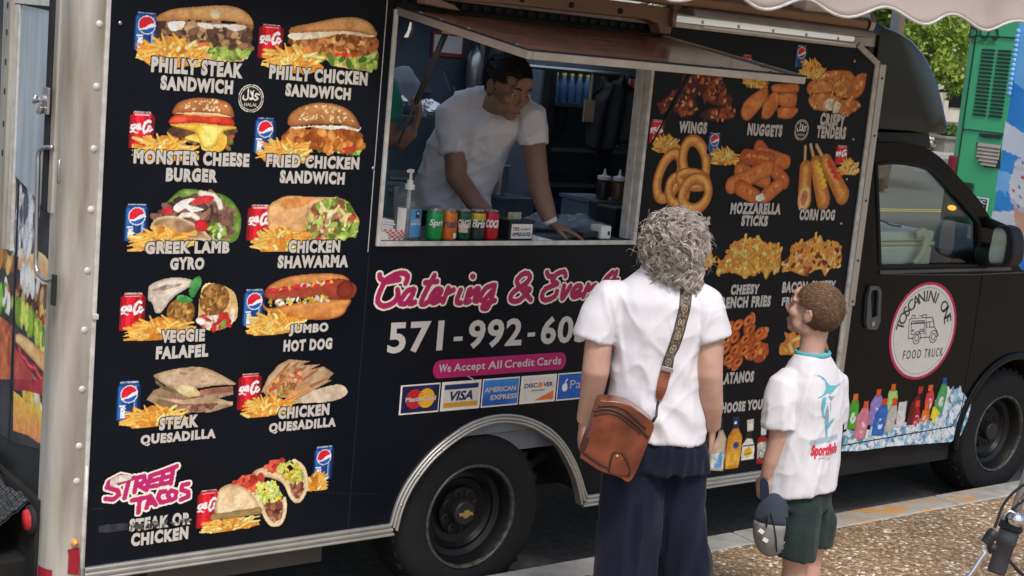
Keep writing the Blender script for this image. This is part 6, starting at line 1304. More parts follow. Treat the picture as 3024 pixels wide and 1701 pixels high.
def hand(mb, wrist, direction, palm_n, L=0.17, curl=0.35, side=1, spread=0.16):
    """palm with five separate bent fingers; direction = wrist to knuckles, palm_n = way the palm faces"""
    w = Vector(wrist); d = Vector(direction).normalized(); n = Vector(palm_n); n = (n - d * n.dot(d)).normalized(); x = d.cross(n) * side
    pl = L * .50
    ring = []
    for t, hw, th in ((-.05, .30, .17), (.15, .36, .16), (.55, .45, .15), (1.0, .46, .12)):
        c = w + d * (pl * t)
        for k in range(12):
            a = 2 * pi * k / 12; ring.append(tuple(c + x * (cos(a) * hw * pl) + n * (sin(a) * th * pl)))
    fs = [(i * 12 + k, i * 12 + (k + 1) % 12, (i + 1) * 12 + (k + 1) % 12, (i + 1) * 12 + k) for i in range(3) for k in range(12)] + [tuple(range(12))[::-1], tuple(36 + k for k in range(12))]
    mb.add(ring, fs)
    for i, (o, fl) in enumerate(((-.34, .42), (-.115, .48), (.11, .45), (.32, .36))):
        p = w + d * (pl * .93) + x * (o * pl); dirn = (d + x * (o * spread)).normalized(); pts_ = [p]; rr = L * .050 * (1, 1.03, 1, .88)[i]
        for j in range(3):
            a = curl * (j + .6) * (1 + .12 * i); dd = dirn * cos(a) + n * sin(a); pts_.append(pts_[-1] + dd * (L * fl * (.45, .32, .25)[j]))
        mb.tube(pts_, [rr, rr * .98, rr * .9, rr * .72], 9); mb.ball(tuple(pts_[-1]), rr * .72, 8, 6)
    p = w + d * (pl * .22) - x * (pl * .30); t1 = (d * .75 - x * .75 + n * .35).normalized(); t2 = (d * 1.0 - x * .25 + n * .4).normalized()
    q1 = p + t1 * (L * .20); q2 = q1 + t2 * (L * .16); q3 = q2 + t2 * (L * .12)
    mb.tube([p, q1, q2, q3], [L * .075, L * .062, L * .055, L * .042], 9); mb.ball(tuple(q3), L * .042, 8, 6)
def shell_bvh(o):
    return BVHTree.FromPolygons([v.co[:] for v in o.data.vertices], [tuple(p.vertices) for p in o.data.polygons])
def drape(bvh, s, h, off=0.0025, y0=-1.0):
    hit = bvh.ray_cast(Vector((s, y0, h)), Vector((0, 1, 0)))
    return (s, hit[0].y - off, h) if hit[0] else None
def folds(amp, fx, fz, seed=0, amp2=0.0, f2=30):
    def fn(a, n):
        q = np.stack([a[:, 0] * fx, a[:, 1] * fx, a[:, 2] * fz], 1)
        t = vnoise(q, seed) - .5; t2 = np.abs(vnoise(q * 1.9 + 7.3, seed + 1) - .5) * -2 + .5
        d = amp * (t * 1.2 + t2 * .8)
        if amp2: d = d + amp2 * (vnoise(a * f2, seed + 2) - .5)
        return a + n * d[:, None]
    return fn
def creases(a, amp, seed, fx=15, fz=8, pw=5):
    u = a[:, 0] + .45 * a[:, 2]; q = np.stack([u * fx, a[:, 1] * 6, (a[:, 2] - .5 * a[:, 0]) * fz], 1)
    r1 = (1 - np.abs(2 * vnoise(q, seed) - 1)) ** pw; q2 = np.stack([(a[:, 0] - .6 * a[:, 2]) * fx * .8, a[:, 1] * 6, a[:, 2] * fz * .9], 1)
    return amp * (r1 + .7 * (1 - np.abs(2 * vnoise(q2, seed + 3) - 1)) ** pw - .3)
def skin_mat(name, c, c2): 
    m = mat(name, c, 0.5, var=0.1, scale=14, col2=c2, bump=0.04, bscale=120)
    b = m.node_tree.nodes["Principled BSDF"]; b.inputs['Subsurface Weight'].default_value = 0.08; b.inputs['Subsurface Radius'].default_value = (0.01, 0.004, 0.002); return m
def cloth_mat(name, c, c2=None, var=0.05, bump=0.12, sc=7, bs=420, st=None):
    m = mat(name, c, 0.9, var=var, scale=sc, col2=c2, bump=bump, bscale=bs, spec=0.15, stretch=st)
    b = m.node_tree.nodes["Principled BSDF"]; b.inputs['Sheen Weight'].default_value = 0.08; return m
TEE = cloth_mat('white_cotton', (0.70, 0.69, 0.72), bump=.16, bs=9); SK_W = skin_mat('skin_fair', (0.44, 0.245, 0.175), (0.54, 0.33, 0.25)); SK_B = skin_mat('skin_child', (0.50, 0.285, 0.205), (0.58, 0.355, 0.27)); SK_M = skin_mat('skin_tan', (0.235, 0.125, 0.085), (0.30, 0.17, 0.118))

# ---------------------------------------------------------------- the woman
W = person((3.40, -1.0, 0.13), 'woman with curly grey hair, white T-shirt and wide navy trousers, seen from behind')
G0 = 0.13
def Z(pts_): return [(a, b, c - G0) for a, b, c in pts_]
mb = MB(); hc = (-.005, .03, 1.650 - G0)
Tw, _ = head(mb, hc, 0.98, -0.15, 0.22, 0.10)
mb.tube(Z([(-.03, .02, 1.44), (-.028, .02, 1.52), (-.012, .022, 1.60)]), [.070, .054, .058], 16)
mb.tube(Z([(-.185, .02, 1.45), (-.05, .03, 1.43), (.10, .02, 1.455)]), [.045, .075, .045], 14)
mb.tube(Z([(-.195, .01, 1.445), (-.225, -.01, 1.32), (-.228, -.035, 1.20), (-.232, .0, 1.10), (-.245, .03, 1.005)]), [.043, .048, .047, .040, .028], 14)
hand(mb, Z([(-.246, .032, 1.005)])[0], (-.02, .05, -1), (1, .2, 0), .165, .45, 1)
mb.tube(Z([(.115, .01, 1.45), (.150, -.01, 1.32), (.155, -.03, 1.225), (.178, -.005, 1.12), (.197, .03, 1.025)]), [.042, .047, .046, .040, .028], 14)
hand(mb, Z([(.198, .032, 1.025)])[0], (.02, .12, -1), (-1, .2, 0), .165, .45, -1)
mb.loft([(-.03, .03, h - G0, rx, .085, 0) for h, rx in ((.93, .155), (1.1, .14), (1.25, .135), (1.4, .15))])
for s, s2, y2 in ((-.055, -.047, -.02), (.10, .180, .075)):
    mb.tube(Z([(s, .02, .95), (s * .6 + s2 * .4, y2 * .5 + .01, .60), (s2, y2, .20)]), [.070, .052, .038], 12)
    mb.loft([(s2, y2 + .03, .02, .042, .115, 0), (s2, y2 + .02, .05, .04, .10, 0), (s2, y2, .09, .038, .05, 0)])
body = fuse(local(mb, 'body', SK_W, W), 0.0065, 4)
eyes(Tw, body, .98)
mb = MB()
mb.loft([(-.005, .02, .985 - G0, .176, .120, 0, 2.4), (-.008, .02, 1.06 - G0, .172, .116, 0, 2.4), (-.018, .02, 1.16 - G0, .152, .106, 0, 2.3), (-.028, .02, 1.28 - G0, .150, .106, 0, 2.3), (-.033, .02, 1.38 - G0, .162, .108, 0, 2.3), (-.038, .02, 1.45 - G0, .165, .098, 0, 2.2), (-.038, .02, 1.50 - G0, .135, .080, 0, 2.1), (-.036, .02, 1.535 - G0, .095, .070, 0), (-.034, .02, 1.553 - G0, .072, .064, 0)], 36)
mb.tube(Z([(-.15, .015, 1.465), (-.20, .008, 1.44), (-.225, 0, 1.38), (-.243, -.008, 1.302)]), [.055, .065, .067, .070], 20)
mb.tube(Z([(.08, .015, 1.48), (.115, .008, 1.455), (.140, 0, 1.39), (.158, -.008, 1.340)]), [.051, .060, .062, .064], 20)
sh = fuse(local(mb, 'shirt', TEE, W), 0.0062, 6)
def wshirt(a, n):
    a = folds(.011, 7, 4.0, 4, .004, 15)(a, n)
    a = a + n * creases(a, .0055, 51)[:, None]
    s, h = a[:, 0], a[:, 2] + G0
    a[:, 1] += .004 * np.sin(h * 52 + s * 24 + 2 * np.sin(s * 14)) * np.clip((1.36 - h) / .3, 0, 1)
    for s0, sg in ((-.172, -1), (.108, 1)):           # creases fanning out of the armpits
        d = np.abs(s - (s0 + .25 * sg * (h - 1.36))); a[:, 1] += -.010 * np.exp(-(d / .012) ** 2) * np.clip((h - 1.15) / .15, 0, 1) * np.clip((1.47 - h) / .05, 0, 1)
    return a
warp(sh, wshirt)
local(MB().tube([(-.034 + .070 * cos(t), .02 + .062 * sin(t), 1.556 - .13 + .010 * sin(t)) for t in np.linspace(0, 2 * pi, 40)[:-1]], .0075, 8, closed=True), 'collar', TEE, W, smooth=True)
mb = MB()
mb.loft([(.012, .02, 1.02 - G0, .158, .100, 0, 2.3), (.012, .02, .96 - G0, .172, .122, 0, 2.3), (.02, .02, .88 - G0, .178, .126, 0, 2.4)], 30)
for sg, rows in ((-1, [(-.058, .92, .102), (-.052, .75, .104), (-.048, .55, .102), (-.047, .35, .108), (-.046, .17, .113)]), (1, [(.092, .92, .100), (.104, .75, .098), (.148, .55, .107), (.178, .35, .114), (.192, .17, .120)])):
    mb.loft([(s, (.01 if sg < 0 else .035) + sg * .018 * i, h - G0, r, r * .95, 0) for i, (s, h, r) in enumerate(rows)], 28)
tr = fuse(local(mb, 'trousers', cloth_mat('navy_linen', (0.0065, 0.009, 0.019), (0.012, 0.016, 0.031), bump=0.2, bs=14, st=(3, 3, .8)), W), 0.0075, 4)
def wtr(a, n):
    a = folds(.024, 13, 1.6, 9, .004, 20)(a, n); h = a[:, 2] + G0
    a[:, 1] += .012 * np.sin(a[:, 0] * 70 + 3 * np.sin(h * 5)) * np.clip((.92 - h) / .4, 0, 1) * 0.6
    return a
warp(tr, wtr)
# curly hair: a cap under some two thousand separate curled locks
mb = MB(); mb.ball((-.006, .018, 1.655 - G0), 1, 22, 14, (.090, .096, .104)); mb.ball((.010, -.015, 1.585 - G0), 1, 18, 12, (.082, .060, .055))
HG = vmat('grey_hair', 0.5, 0.4)
hv, hf, hcol = [], [], []
R = np.random.default_rng(3)
def lock(p, dirs, L, amp, turns, rad, col, n=15):
    d = Vector(dirs).normalized(); a = d.orthogonal().normalized(); b = d.cross(a); ph = R.random() * 6.28; P = []; sg = 1 if R.random() < .5 else -1
    for i in range(n):
        t = i / (n - 1); th = ph + sg * turns * 6.28 * t; am = amp * min(1, .35 + t * 1.6)
        P.append(Vector(p) + d * (L * t) + a * (cos(th) * am) + b * (sin(th) * am) + Vector((0, 0, -.18 * L * t * t)))
    k = MB().tube(P, [rad * (1.05 - .55 * (i / (n - 1)) ** 2) for i in range(n)], 4); o = len(hv)
    hv.extend(k.v); hf.extend([tuple(q + o for q in f) for f in k.f]); hcol.extend([col] * len(k.v))
def grey():
    g = .27 + .30 * R.random() ** 1.2; g *= .70 if R.random() < .22 else 1; w = R.random() * .08
    return (g * (1.03 + w), g * .95, g * (.86 - w * .5), 1)
for i in range(1150):
    while True:
        v = Vector(R.normal(size=3)); v.normalize()
        if v.z > -.8 and not (v.y > .7 and v.z < .3): break
    low = max(0, -v.z); p = Vector((-.008 + .012 * low, .014, 1.652 - G0)) + Vector((v.x * (.090 + .006 * low), v.y * .092, v.z * .111))
    tang = Vector((0, 0, -1)) - v * (-v.z); tang = tang.normalized() if tang.length > .05 else Vector((1, 0, 0))
    side = v.cross(tang); base = grey(); dirn = v * (.0 + .13 * R.random()) + tang + side * (R.random() - .5) * 1.8
    Lk, am, tn = .036 + .036 * R.random(), .006 + .0085 * R.random(), 1.1 + .9 * R.random(); st = R.bit_generator.state
    for j in range(5):       # five strands of strands share one curl
        R.bit_generator.state = st; R.random()
        lock(p + Vector((.0022 * (j - 2), .0012 * j, .0018 * (j - 2))), dirn, Lk * (1 + .05 * j), am * (1 - .08 * j), tn, .00115, tuple(min(1, c * (.8 + .12 * j)) for c in base[:3]) + (1,))
    R.random(40 + i % 7)
for i in range(260):      # flyaway hairs that soften the outline
    v = Vector(R.normal(size=3)); v.normalize()
    if v.z < -.7 or v.y > .8: continue
    p = Vector((-.006, .014, 1.652 - G0)) + Vector((v.x * .094, v.y * .095, v.z * .113)); t_ = Vector((R.random() - .5, R.random() - .5, -.4)); g = grey()
    lock(p, v * .55 + t_, .035 + .035 * R.random(), .006 + .008 * R.random(), .8 + R.random(), .0007, tuple(min(1, c * 1.15) for c in g[:3]) + (1,))
for i in range(150):      # longer curls at the nape and by the right cheek
    a = -pi * R.random(); s = .088 * cos(a); p = Vector((.004 + s, .010 + .068 * sin(a), 1.600 - G0 - .025 * R.random())); base = grey(); Lk = .036 + .028 * R.random() + .022 * (s > .02); am = .009 + .007 * R.random(); st = R.bit_generator.state
    for j in range(5):
        R.bit_generator.state = st; R.random(); lock(p + Vector((.0022 * (j - 2), 0, .002 * j)), (s * .25, sin(a) * .18, -1), Lk, am * (1 - .08 * j), 1.3, .0014, tuple(min(1, c * (.8 + .12 * j)) for c in base[:3]) + (1,))
    R.random(31)
k = len(hv); base_n = len(mb.v)
me = bpy.data.meshes.new('hair'); me.from_pydata(hv + mb.v, [], hf + [tuple(i + k for i in f) for f in mb.f]); me.update()
at = me.color_attributes.new('print', 'FLOAT_COLOR', 'POINT'); at.data.foreach_set('color', np.array(hcol + [(.21, .195, .175, 1)] * base_n, np.float32).ravel())
me.polygons.foreach_set('use_smooth', [True] * len(me.polygons)); me.materials.append(HG)
ho_ = bpy.data.objects.new('hair', me); COL.objects.link(ho_); ho_.parent = W
# ---- her shoulder bag
wb_ = shell_bvh(sh)
BG = thing('shoulder_bag', (3.40, -1.0, 0.13), 'brown leather shoulder bag with zips and a patterned strap, on the woman’s left hip'.replace('’', "'"), 'bag'); BG.rotation_euler.z = PHI
lea = mat('tan_leather', (0.085, 0.018, 0.008), 0.27, scale=10, col2=(0.26, 0.068, 0.028), bump=0.12, bscale=60, coat=0.35); lead = mat('dark_leather', (0.05, 0.014, 0.008), 0.45, var=0.3, scale=20, bump=0.1)
bo = [(-0.224,1.135),(-0.197,1.144),(-0.17,1.145),(-0.142,1.142),(-0.117,1.136),(-0.092,1.122),(-0.065,1.106),(-0.033,1.077),(-0.043,1.026),(-0.086,0.887),(-0.13,0.894),(-0.191,0.908),(-0.249,0.939),(-0.262,0.949),(-0.255,0.994),(-0.239,1.052)]
def lprism(mb, pts_, a, b):
    n = len(pts_); mb.add([(p[0], a, p[1] - G0) for p in pts_] + [(p[0], b, p[1] - G0) for p in pts_], [tuple(range(n)), tuple(range(2 * n - 1, n - 1, -1))] + [(i, i + n, (i + 1) % n + n, (i + 1) % n) for i in range(n)]); return mb
bb = [tuple(p) for p in spline(bo, 64, True)]
bag = local(lprism(MB(), bb, -.215, -.125), 'bag_body', lea, BG, bevel=.016, seg=4)
def seam(s_, r, m, nm, par, y=-.217, n=30): return local(MB().tube([(p[0], y, p[1] - G0) for p in spline(s_, n)], r, 8), nm, m, par, smooth=True)
seam([(-0.238,1.106),(-0.199,1.118),(-0.161,1.114),(-0.121,1.095),(-0.087,1.071),(-0.048,1.036)], .0045, lead, 'zip_seam', bag)
seam([(-0.231,1.093),(-0.192,1.105),(-0.16,1.102),(-0.126,1.084),(-0.091,1.06),(-0.073,1.045)], .003, lead, 'zip_seam', bag)
seam([(-0.221,1.125),(-0.174,1.132),(-0.135,1.122),(-0.106,1.102),(-0.059,1.065)], .004, lead, 'zip_seam', bag)
seam([(-0.254,0.967),(-0.196,0.933),(-0.135,0.916),(-0.091,0.907)], .004, lead, 'bottom_seam', bag)
tb = [(-0.164,0.91),(-0.161,0.949),(-0.155,0.972),(-0.139,0.98),(-0.124,0.972),(-0.109,0.948),(-0.098,0.927),(-0.099,0.903)]
t_ = local(lprism(MB(), [tuple(p) for p in spline(tb, 40, True)], -.222, -.2155), 'tab', lea, bag, bevel=.002)
seam(tb, .0035, lead, 'tab_edge', t_, -.2215)
local(MB().ball((*[(-0.143,0.965)][0][:1], -.2225, [(-0.143,0.965)][0][1] - G0), .0055, 12, 8), 'stud', M['gold'], t_, smooth=True)
tb2 = [(-0.262,0.967),(-0.263,1.006),(-0.254,1.022),(-0.24,1.019),(-0.241,0.997),(-0.251,0.968)]
local(lprism(MB(), tb2, -.221, -.2155), 'tab', lead, bag, bevel=.002)
SL, SR = [(0.021,1.543),(0.024,1.494),(0.02,1.434),(0.01,1.372),(-0.001,1.319),(-0.01,1.284)] + [(-0.016,1.247)], [(0.062,1.536),(0.064,1.487),(0.059,1.43),(0.049,1.369),(0.037,1.314),(0.023,1.287)] + [(0.022,1.245)]
def ribbon(A_, B_, nm, off=.003, film=None):
    a = resample(A_, 60); b = resample(B_, 60)
    def place(u, v):
        t = min(max(v, 0), 1) * 59; i = min(58, int(t)); q = t - i; p = a[i].lerp(a[i + 1], q) * (1 - u) + b[i].lerp(b[i + 1], q) * u
        hgt = p.y - G0; r = drape(wb_, p.x, hgt, off); r2 = drape(wb_, (a[i].x + b[i].x) / 2, hgt, off)
        return r or r2 or (p.x, -.10, hgt)
    return film.build(nm, parent=BG, place=lambda x, z: place(x, z), own=True) 
class UF(Film): pass
f = Film(0.012); f.poly([(0, 0), (1, 0), (1, 1), (0, 1)], tuple(np.array((.16, .12, .085))), tuple(np.array((.06, .045, .035))), 30)
for u in (.03, .97): f.poly([(u - .035, 0), (u + .035, 0), (u + .035, 1), (u - .035, 1)], (.012, .010, .010))
f.poly([(0, 0), (1, 0), (1, .07), (0, .07)], (.05, .02, .02), (.03, .015, .014), 20)
for i in range(6):
    v = .15 + i * .155; f.ell((.5, v), .36, .062, 0, (.018, .013, .012)); f.ell((.5, v), .30, .050, 0, (.34, .27, .19)); f.ell((.5, v), .20, .034, 0, (.10, .05, .03)); f.ell((.5, v), .09, .016, 0, (.42, .34, .25))
    for u in (.22, .5, .78): f.ell((u, v + .078), .08, .012, 0, (.30, .24, .17)); f.ell((u, v + .078), .03, .006, 0, (.02, .014, .012))
f.res = 0.02
strap = ribbon(SL, SR, 'strap', .0045, f)
sl2 = [(-0.017,1.244),(-0.023,1.205),(-0.026,1.168),(-0.022,1.139)]; sr2 = [(0.016,1.239),(0.015,1.21),(0.008,1.171),(-0.004,1.135)]
mb = MB(); a = resample(sl2, 14); b = resample(sr2, 14)
for i in range(14):
    for p, q in ((a[i], -.004), (b[i], -.004), (b[i], -.0085), (a[i], -.0085)):
        r_ = drape(wb_, p.x, p.y - G0, 0) or (p.x, -.09, p.y - G0); mb.v.append((p.x, r_[1] + q, p.y - G0))
mb.f = [(i * 4 + k, i * 4 + (k + 1) % 4, i * 4 + 4 + (k + 1) % 4, i * 4 + 4 + k) for i in range(13) for k in range(4)] + [(0, 1, 2, 3), (55, 54, 53, 52)]
local(mb, 'strap_end', lea, BG)
c = [(0.004,1.243)][0]; yb = (drape(wb_, c[0], c[1] - G0, 0) or (0, -.09, 0))[1]
local(MB().box((c[0], yb - .010, c[1] - G0), (.040, .006, .016), ry=.15), 'buckle', M['steel'], BG, bevel=.002)
c1, c2 = [(-0.017,1.139),(-0.035,1.077)]
local(MB().tube([(c1[0], -.125, c1[1] - G0), (c1[0] - .004, -.14, c1[1] - .02 - G0), (c2[0] + .012, -.165, c2[1] + .02 - G0), (c2[0], -.17, c2[1] - G0)], [.006, .004, .0045, .006], 8), 'snap_hook', M['plastic'], BG, smooth=True)
# ---------------------------------------------------------------- the boy
B = person((4.13, -1.0, 0.13), 'boy with short brown hair, white fish-print T-shirt and green shorts, looking at the hatch')
mb = MB(); hk = .90; hcb = (.002, .0, 1.393 - G0)
Tb, Mb_ = head(mb, hcb, hk, .98, 0.25, 0)
mb.tube(Z([(.018, .0, 1.17), (.012, .0, 1.25), (.018, .004, 1.34)]), [.060, .047, .050], 16)
def rot37(p, c=(.02, 0)): a = 0.652; return (c[0] + p[0] * cos(a) - p[1] * sin(a), c[1] + p[0] * sin(a) + p[1] * cos(a))
mb.loft([(.03, 0, h - G0, rx, .075, .652) for h, rx in ((.62, .11), (.8, .105), (1.0, .115), (1.15, .12))])
mb.tube(Z([(-.085, -.07, 1.135), (-.092, -.085, 1.02), (-.090, -.092, .93), (-.104, -.085, .84), (-.112, -.072, .775)]), [.040, .037, .034, .029, .021], 14)
hand(mb, Z([(-.112, -.07, .775)])[0], (-.06, .10, -1), (.8, .6, 0), .145, .75, 1)
mb.tube(Z([(.115, .08, 1.14), (.135, .11, 1.0), (.12, .15, .92), (.05, .24, .88)]), [.04, .036, .034, .024], 14)
hand(mb, Z([(.05, .24, .88)])[0], (-.8, .5, 0), (0, 0, -1), .14, .6, -1)
for s, dd, k in ((.040, -.045, 0), (.112, .05, 1)):
    mb.tube(Z([(s, dd, .62), (s + .004, dd, .47), (s + .006, dd + .005, .42), (s + .002, dd - .008, .34), (s + .005, dd + .01, .20)]), [.068, .052, .047, .050, .034], 16)
    q = rot37((0, .07), (s + .005, dd)); mb.loft([(q[0], q[1], .015, .036, .10, .652), (q[0], q[1], .05, .034, .085, .652), (s + .005, dd + .01, .085, .034, .045, .652)])
body_b = fuse(local(mb, 'body', SK_B, B), 0.0055, 3)
eyes(Tb, body_b, hk, BROW)
mb = MB()
mb.loft([(.038, 0, .712 - G0, .152, .112, .652, 2.4, .16, -.1), (.036, 0, .82 - G0, .150, .108, .652, 2.4), (.032, 0, .95 - G0, .146, .102, .652, 2.3), (.026, 0, 1.08 - G0, .150, .100, .652, 2.2), (.020, 0, 1.15 - G0, .142, .090, .652, 2.2), (.018, 0, 1.205 - G0, .095, .072, .652), (.018, 0, 1.240 - G0, .058, .056, .652)], 36)
mb.tube(Z([(-.055, -.05, 1.155), (-.085, -.07, 1.125), (-.096, -.080, 1.06), (-.092, -.088, .968)]), [.052, .060, .060, .062], 20)
mb.tube(Z([(.09, .055, 1.155), (.122, .085, 1.115), (.138, .10, 1.04), (.140, .11, .97)]), [.052, .060, .060, .060], 20)
shb = fuse(local(mb, 'shirt', TEE, B), 0.0058, 5)
def bshirt(a, n):
    a = folds(.010, 11, 4, 21, .003, 18)(a, n); a = a + n * creases(a, .0042, 61)[:, None]; s, h = a[:, 0], a[:, 2] + G0
    for s0, w_, am, h0 in ((-.035, .010, .012, 1.02), (.01, .014, .008, .88), (.075, .012, .007, .82)):
        d = np.abs(s - s0 - .18 * (h - h0)); a[:, 1] -= am * np.exp(-(d / w_) ** 2) * np.exp(-((h - h0) / .14) ** 2)
    return a
warp(shb, bshirt)
tq = [(.018 + .062 * cos(t) * cos(.652) - .060 * sin(t) * sin(.652), .062 * cos(t) * sin(.652) + .060 * sin(t) * cos(.652), 1.243 - G0 + .004 * cos(t)) for t in np.linspace(0, 2 * pi, 40)[:-1]]
local(MB().tube(tq, .0105, 10, closed=True, flat=.6), 'collar', cloth_mat('teal_rib', (0.10, 0.42, 0.50)), B, smooth=True)
# the print on his back
bb_ = shell_bvh(shb)
TEAL = (.12, .45, .53); TE2 = (.20, .33, .40)
f = Film(0.0016); f.grain = 0
for s_, c_ in (([(0.008,1.182),(0.03,1.181),(0.053,1.17),(0.068,1.153),(0.079,1.142),(0.106,1.139),(0.131,1.143),(0.13,1.138),(0.109,1.13),(0.097,1.118),(0.084,1.112),(0.07,1.116),(0.057,1.108),(0.033,1.099),(0.028,1.101),(0.052,1.113),(0.063,1.134),(0.056,1.158),(0.037,1.174)], TEAL), ([(0.049,1.101),(0.068,1.103),(0.066,1.079),(0.063,1.054),(0.069,1.031),(0.079,1.019),(0.07,1.021),(0.057,1.037),(0.049,1.069)], TEAL),
               ([(0.075,1.073),(0.086,1.044),(0.088,1.012),(0.089,0.98),(0.082,0.98),(0.074,1.023),(0.069,1.043)], TE2), ([(0.073,1.107),(0.103,1.098),(0.125,1.128),(0.111,1.111),(0.093,1.089),(0.086,1.08),(0.092,1.045),(0.095,1.045),(0.088,1.089)], TE2), ([(0.087,0.995),(0.096,1.011),(0.115,1.023),(0.107,1.006),(0.094,0.99),(0.103,0.993),(0.089,0.984)], TEAL),
               ([(0.07,1.016),(0.081,1.013),(0.088,0.982),(0.092,0.955),(0.105,0.93),(0.1,0.931),(0.085,0.955),(0.078,0.986)], TEAL)):
    f.poly(s_, c_)
for h_ in range(9):
    p0, p1 = [(0.021,0.945),(0.139,0.957)]; z_ = p0[1] - .0026 * h_ * 1.0; 
    f.line([(p0[0], z_), (p1[0], p1[1] - .0026 * h_)], .0009, (.35, .52, .60))
for a_, b_ in ([(0.093,0.885),(0.145,0.895)], [(0.066,0.873),(0.09,0.875)], [(0.1,0.867),(0.113,0.87)]): f.line([a_, b_], .0022, (.75, .25, .28))
def onback(a, b): return drape(bb_, a, b - G0, .0022) or (a, 0, b - G0)
class _P: pass
f.build('shirt_print', 'teal swordfish printed on the back', parent=B, place=onback, own=True)
a_, b_ = [(0.031,0.872),(0.142,0.929)]; vs, fs = fit("Sportfish", a_[0], a_[1], b_[0], b_[1] - .004, .05, space=1.02)
mesh_obj('shirt_lettering', [onback(p[0], p[1]) for p in vs], fs, cloth_mat('red_ink', (0.62, 0.04, 0.06)), None).parent = B
mb = MB(); mb.loft([(.034, 0, .76 - G0, .132, .098, .652), (.036, 0, .66 - G0, .140, .105, .652)], 30)
for s, dd, e in ((.034, -.05, .478), (.118, .055, .505)):
    mb.loft([(.5 * (s + .036), dd * .7, .70 - G0, .078, .084, .652), (s, dd, .60 - G0, .078, .084, .652), (s - .004, dd - .004, e - G0, .079, .086, .652, 2.2, -.10, 0)], 26)
shs = fuse(local(mb, 'shorts', cloth_mat('dark_green_cotton', (0.018, 0.028, 0.027), (0.028, 0.042, 0.040), bump=0.35, bs=24), B), 0.007, 4)
warp(shs, folds(.012, 12, 3, 5, .003, 22))
def short_hair(T, Mx, par, col, keep, n, L, seed, sz=(.083, .104, .098), c0=(0, -.016, .033), comb=(0, .5, -.3), rad=.0016, puff=.3, vary=.6):
    R_ = np.random.default_rng(seed); vs, fs, cs = [], [], []
    b = MB().ball((0, 0, 0), 1, 40, 26)
    q = [(v[0] * sz[0] + c0[0], v[1] * sz[1] + c0[1], v[2] * sz[2] + c0[2]) for v in b.v]; ok = [keep(p) for p in q]
    cap_f = [fc for fc in b.f if all(ok[i] for i in fc)]; vs += [T(p) for p in q]; fs += cap_f; cs += [tuple(np.array(col) * .8) + (1,)] * len(q)
    k = 0
    while k < n:
        v = R_.normal(size=3); v /= np.linalg.norm(v); p = np.array([v[0] * sz[0] + c0[0], v[1] * sz[1] + c0[1], v[2] * sz[2] + c0[2]])
        if not keep(p): continue
        t = np.array(comb) - v * np.dot(comb, v); d = v * puff + t * 1.1 + R_.normal(size=3) * .16; d /= np.linalg.norm(d); l_ = L * (.6 + .7 * R_.random())
        P = [T(tuple(p + d * l_ * a + np.array([0, 0, -.25]) * l_ * a * a)) for a in (0, .35, .7, 1)]
        m_ = MB().tube(P, [rad, rad, rad * .8, rad * .3], 3); o_ = len(vs); vs += m_.v; fs += [tuple(i + o_ for i in fc) for fc in m_.f]
        g = 1 + vary * (2 * R_.random() - 1); cs += [(col[0] * g, col[1] * g, col[2] * g, 1)] * len(m_.v); k += 1
    me = bpy.data.meshes.new('hair'); me.from_pydata(vs, [], fs); me.update(); at = me.color_attributes.new('print', 'FLOAT_COLOR', 'POINT'); at.data.foreach_set('color', np.array(cs, np.float32).ravel())
    me.polygons.foreach_set('use_smooth', [True] * len(me.polygons)); me.materials.append(HG); o = bpy.data.objects.new('hair', me); COL.objects.link(o); o.parent = par; return o
def keep_b(p):
    x, y, z = p
    if z > .075: return y < .075
    if y > .045: return z > .055
    if y > -.005: return z > .028
    return z > -.055 - .03 * (y < -.05)
short_hair(Tb, Mb_, B, (.215, .125, .070), keep_b, 7500, .014, 8, comb=(0, .7, -.5), rad=.0008, puff=.10, vary=.18)
# cap in his hand
CP = thing('cap', (4.13, -1.0, 0.13), "blue and grey mesh-backed cap held in the boy's left hand", 'cap'); CP.rotation_euler.z = PHI
ccx, ccy, ccz = -.070, -.105, .605 - G0
b = MB().ball((0, 0, 0), 1, 36, 24); P = [(ccx + v[0] * .074, ccy + v[1] * .058, ccz + v[2] * .122) for v in b.v]
def sel(fn): return [fc for fc in b.f if all(fn(P[i]) for i in fc)]
blue_f = [fc for fc in b.f if all(P[i][0] < ccx + .045 for i in fc) and sum(P[i][2] for i in fc) / len(fc) >= ccz + .018]; grey_f = [fc for fc in b.f if all(P[i][0] < ccx + .045 for i in fc) and sum(P[i][2] for i in fc) / len(fc) < ccz + .018]
def capmat(): 
    m = mat('grey_mesh_cloth', (0.22, 0.22, 0.21), 0.8, var=0.25, scale=18); return m
for nm, fc_, m_ in (('crown', blue_f, cloth_mat('navy_twill', (0.028, 0.036, 0.058), (0.055, 0.064, 0.085))), ('mesh_back', grey_f, capmat())):
    o = mesh_obj(nm, P, fc_, m_, None, True); o.parent = CP; o.modifiers.new('thick', 'SOLIDIFY').thickness = .0025
f_ = MB()
for s_, r_ in (([(-0.116,0.665),(-0.165,0.627)], .002), ([(-0.115,0.67),(-0.106,0.655),(-0.105,0.612)], .003), ([(-0.093,0.672),(-0.077,0.615),(-0.065,0.571),(-0.057,0.522)], .003)):
    f_.tube([(p[0], ccy - .058, p[1] - G0) for p in s_], r_, 6)
local(f_, 'seam', M['plastic'], CP, smooth=True)
bp_ = [(-0.137,0.764),(-0.13,0.778),(-0.109,0.767),(-0.098,0.714),(-0.094,0.665),(-0.111,0.657),(-0.127,0.694)]
o = local(lprism(MB(), [tuple(p) for p in spline(bp_, 30, True)], ccy - .006, ccy + .004), 'brim', cloth_mat('navy_brim', (0.02, 0.026, 0.05)), CP, bevel=.002)
